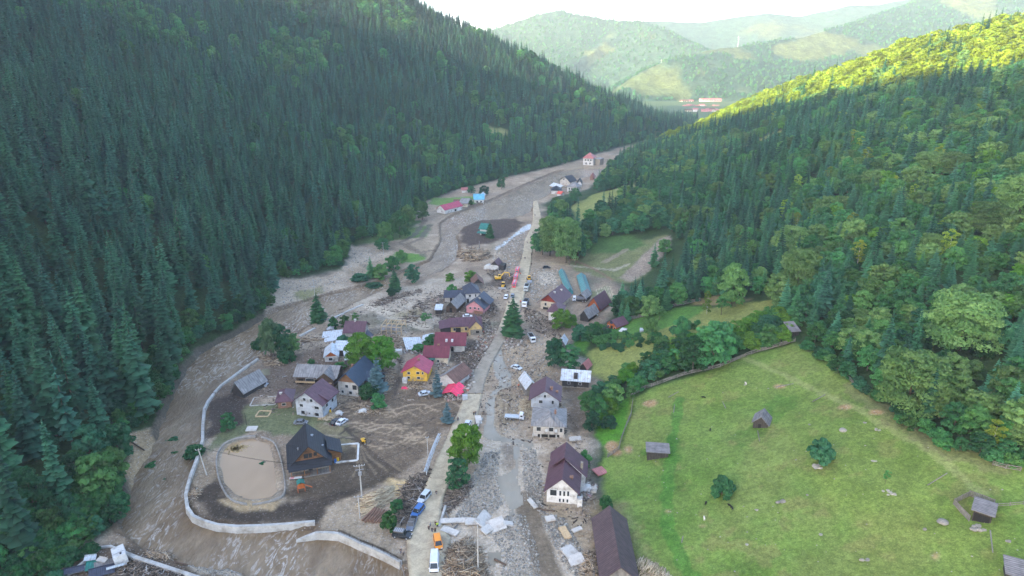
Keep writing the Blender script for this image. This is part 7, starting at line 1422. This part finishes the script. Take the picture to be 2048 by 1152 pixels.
for px, py, yaw, t, l, lb in [(875,1056,200,'y','k','person in a neon yellow vest standing by the right kerb'), (871.5,1053,160,'k','k','person in black just left of the neon yellow vest'), (861,1055,80,'b','d','person in pale blue standing apart left of the group'), (858,1062,10,'k','k','person in black at the left end of the roadside group'), (864.5,1066,350,'k','d','person in dark clothes nearest the orange van nose'), (870.5,1066,20,'k','k','person in black right before the orange van'),
        (873,991,180,'k','g','lone person in black walking on the lower road'), (904,887,170,'k','g','person half hidden at the left side of the big roadside tree'), (916,843,200,'k','n','person in black beside the squat blue spruce'), (947.5,832,150,'k','k','left one of two people in black at the road edge'), (951,831,190,'k','d','right one of two people in black at the road edge'), (836,1031,90,'b','n','person behind the blue estate car'), (1037,776,200,'r','k','person in red orange workwear on the mud by the pale house'), (1048,840,180,'b','k','person beside the nose of the flatbed truck'), (1018,609,180,'k','n','person in dark clothes below the white car on the square'), (1041,607,180,'r','n','person on the road left of the recovery truck'),
        (802,1108,60,'k','n','left one of two people at the dark railing'), (807,1113,40,'g','k','right one of two people at the dark railing'), (1070,433,180,'k','n','person far up on the upper road beneath the dark tree'), (1066,468,180,'k','n','left one of the far group on the upper road'), (1069,469,180,'g','k','right one of the far group on the upper road'), (1061,478,200,'n','k','person walking below the far group on the upper road'), (1050,519,180,'k','k','person in the middle of the upper road'), (1063,512,180,'n','k','person at the right edge of the upper road'), (1063,531,180,'k','k','person standing at the right kerb near the fire trucks'), (1041,551,180,'r','k','fire fighter standing beside the farthest fire truck'), (1055,488,200,'g','k','person walking at the narrow stretch of the upper road')]:
    person(px, py, yaw, CLO[t], CLO[l], lb, walk=.12 if yaw % 20 else .04)
def sheep(px, py, yaw, c, label, s=1.0):
    x, y, z = ray(px, py); e = empty('sheep', (x, y, z), R(yaw), label, 'sheep'); e.scale = (s, s, s); m = plain('fleece_%s' % ('black' if c[0] < .1 else 'white'), c, .95, .15, 4)
    N = [((-.45,0,.62),.18,1.2),((0,0,.60),.21,1.2),((.38,0,.62),.19,1.1),((.58,0,.60),.10),((.72,0,.42),.08),((.86,0,.28),.05),((-.62,0,.66),.05),((-.70,0,.48),.03)]; E = [(0,1),(1,2),(2,3),(3,4),(4,5),(0,6),(6,7)]
    for s_ in (-1, 1):
        b = len(N); N += [((.36,s_*.13,.42),.07),((.37,s_*.13,.24),.035),((.36,s_*.13,.02),.03)]; E += [(2,b),(b,b+1),(b+1,b+2)]
        b = len(N); N += [((-.44,s_*.13,.44),.09),((-.40,s_*.13,.34),.06),((-.52,s_*.13,.20),.033),((-.48,s_*.13,.02),.03)]; E += [(0,b),(b,b+1),(b+1,b+2),(b+2,b+3)]
        b = len(N); N += [((.70,s_*.12,.50),.025)]; E += [(4,b)]
    skinobj('body', N, E, m, e)
BK, WH_ = (0.015,0.014,0.014), (0.60,0.56,0.50)
for px, py, yaw, c, lb in ((1411,1009,60,BK,'dark grazing animal left of the two black ones in the lower meadow'), (1459,1014,120,BK,'upper one of the two black animals side by side'), (1463,1018,100,BK,'lower one of the two black animals side by side'), (1408,1039,80,WH_,'whitish animal grazing below the black ones'), (1407,797,150,BK,'dark animal near the top of the meadow'), (1420,862,70,BK,'dark animal between the two upper pasture huts'), (1491,769,90,WH_,'white animal beside the upright stone at the top of the meadow')): sheep(px, py, yaw, c, lb)
# ---------------------------------------------------------------- the far town
rr = random.Random(21); TW = [M_['rose'], M_['brown'], M_['rose'], M_['rose']]
WT = [M_['white'], M_['cream'], M_['pink'], M_['white']]
for i in range(34):
    px = rr.uniform(1366, 1436); row = rr.choice([0, 0, 1, 1, 2]); py = 207 + row*8 + rr.uniform(-1, 2); big = row == 0 and rr.random() < .5
    d = 1560 - row*130; p = Vector(P3(px, py+3, d)); w_, l, h = (rr.uniform(16, 24), 10, rr.uniform(9, 12)) if big else (rr.uniform(8, 13), 8, rr.uniform(5, 7))
    e = empty('town_house', (p.x, p.y, -12), rr.uniform(-.3, .3), ('tall apartment block' if big else 'small house') + ' with reddish roof in the far sunlit town', 'house', 'far town apartment blocks' if big else 'far town houses'); H = p.z+12
    MB().box((0, 0, (H+h)/2), (w_, l, H+h)).build('wall', WT[i % 4], e); MB().prism([(-l/2-.8,H+h+.05),(l/2+.8,H+h+.05),(0,H+h+2.6)], 'x', -w_/2-.8, w_/2+.8).build('roof', TW[i % 4], e)
    if big:
        for k in range(5):
            for q in range(3): MB().box((-w_/2+w_*(k+.5)/5, -l/2-.05, H+2+q*4), (2, .3, 1.8)).build('window', M_['glass'], e)
# ---------------------------------------------------------------- far mountains, town
def far_ridge(pts): return [P3(*p) for p in pts]
FAR = [(far_ridge([(900,75,2500),(1005,52,2500),(1060,34,2520),(1120,21,2550),(1180,33,2500),(1230,40,2480),(1280,42,2450),(1330,58,2350),(1380,82,2250),(1440,120,2100),(1480,150,2000)]), .42),
       (far_ridge([(1230,45,3100),(1310,42,3100),(1400,44,3100),(1440,36,3100),(1480,30,3100),(1530,24,3100),(1560,27,3100),(1600,30,3100),(1640,20,3100),(1700,10,3100),(1760,8,3100),(1850,-10,3100),(2100,-30,3100)]), .40),
       (far_ridge([(1180,192,1900),(1230,172,1850),(1280,148,1800),(1350,118,1850),(1420,98,1900),(1470,92,1950),(1530,86,2000),(1600,76,2050),(1680,52,2150),(1760,28,2250),(1860,-8,2350),(2048,-50,2400),(2400,-90,2500)]), .36),
       (far_ridge([(1500,215,1500),(1580,180,1480),(1680,140,1460),(1800,100,1440),(1900,70,1420),(2048,30,1400),(2300,0,1400)]), .45),
       (far_ridge([(1700,60,3200),(1800,28,3200),(1900,-20,3300),(2048,-60,3300)]), .4)]
fy = np.concatenate([np.arange(1080, 3000, 16), np.arange(3000, 6400, 40)]); fu = np.linspace(-.45, 1.15, 300)
FX = (fu[None, :]*fy[:, None]).ravel(); FY = np.repeat(fy[:, None], len(fu), 1).ravel()
def farz(X, Y):
    z = np.full(X.shape, -14.0); spur = (fbm(X, Y, 420, 91, 4)-.5)
    for rid, s in FAR:
        d, _, zr = poly_near(X, Y, rid)
        z = np.maximum(z, zr - s*d*(.80+.9*spur+.25) + np.clip(d/120, 0, 1)*spur*70)
    z = z + np.clip((z+14)/30, 0, 1)*(fbm(X, Y, 120, 93, 4)-.5)*14
    return z
FZ = farz(FX, FY)
hpx, hpy, hdd = proj(FX, FY, FZ)
mead = np.zeros(len(FX))
for p in ([(1285,150),(1340,148),(1372,170),(1350,180),(1310,175)], [(1465,108),(1500,104),(1505,118),(1470,120)], [(1540,95),(1640,62),(1720,78),(1690,110),(1600,125),(1550,115)], [(1270,72),(1300,66),(1310,78)], [(1160,105),(1215,85),(1230,100),(1190,120)], [(1380,130),(1420,145),(1400,160)]):
    mead = np.maximum(mead, inpoly(hpx + (fbm(FX, FY, 60, 5)-.5)*30, hpy + (fbm(FX, FY, 60, 6)-.5)*12, p).astype(float))
mead = np.maximum(mead, smooth01((fbm(FX, FY, 260, 97, 4)-.60)/.05)*.8)
idx = np.arange(len(FX)).reshape(len(fy), len(fu)); F = np.stack([idx[:-1, :-1], idx[:-1, 1:], idx[1:, 1:], idx[1:, :-1]], -1).reshape(-1, 4)
m, t, b = new_mat('distant_hillside'); at = nd(t, 'ShaderNodeAttribute', attribute_name='leaf'); n1 = noise_node(t, .035, 9, rough=.75); n2 = noise_node(t, .12, 6, rough=.8)
c = mixc(t, at.outputs['Fac'], (0.045,0.085,0.050), (0.100,0.125,0.045)); c = mult(t, c, mrange(t, n1.outputs[0], .35, .65, .55, 1.4)); c = mult(t, c, mrange(t, n2.outputs[0], .35, .65, .6, 1.4))
t.links.new(c, b.inputs['Base Color']); b.inputs['Roughness'].default_value = .95; b.inputs['Specular IOR Level'].default_value = .05; bump(t, b, n1.outputs[0], 1.0, 9)
me = mesh_np('hills', np.stack([FX, FY, FZ], 1), F, m, mead); me.shade_smooth(); tag(link(bpy.data.objects.new('hills', me)), kind='structure')
# woods on the far hills
r = np.random.default_rng(77); n = 75000
u_ = r.uniform(-.1, .95, n); yy = 1180 + (r.random(n)**1.2)*1650; xx = u_*yy; zz = farz(xx, yy); px, py, dd = proj(xx, yy, zz)
md_ = np.zeros(n)
for p in ([(1285,150),(1340,148),(1372,170),(1350,180),(1310,175)], [(1465,108),(1500,104),(1505,118),(1470,120)], [(1540,95),(1640,62),(1720,78),(1690,110),(1600,125),(1550,115)], [(1160,105),(1215,85),(1230,100),(1190,120)]): md_ = np.maximum(md_, inpoly(px, py, p))
keep = (md_ < .5) & (fbm(xx, yy, 260, 97, 4) < .605) & (zz > -6) & (px < 2100) & (px > 960)
kk = np.where(r.random(n) < .72, KI['spruce0'], KI['green0']); k2 = np.where(kk == KI['spruce0'], r.uniform(9, 14, n), r.uniform(4, 7, n))
V, Fc, A = spruce_crown(5, tiers=7, rad=.17, gap=0); lowS = mesh_np('tree_shape', V, Fc, LM['spruce'], A)
V, Fc, A = leafy_crown(6, lobes=8, leaves=140, size=.17); lowG = mesh_np('tree_shape', V, Fc, LM['green'], A)
P = np.stack([xx, yy, zz, kk, k2, np.ones(n)], 1)[keep]; print('far trees', len(P))
forest_stuff('distant_forest', P, {KI['spruce0']: lowS, KI['green0']: lowG}, 'hazy woods on the distant mountains beyond the valley', 'forest')
# ---------------------------------------------------------------- the air
hz, t, b = new_mat('haze'); t.nodes.remove(b); pv = nd(t, 'ShaderNodeVolumePrincipled'); pv.inputs['Color'].default_value = (0.80, 0.88, 0.97, 1); pv.inputs['Density'].default_value = HAZE; pv.inputs['Anisotropy'].default_value = 0.25
t.links.new(pv.outputs[0], t.nodes['Material Output'].inputs['Volume'])
hb = MB(); hb.box((3090, 3000, 262), (7704, 6850, 580)); ho = hb.build('haze', hz); tag(ho, 'pale even haze filling the valley air', 'haze', None, 'stuff')
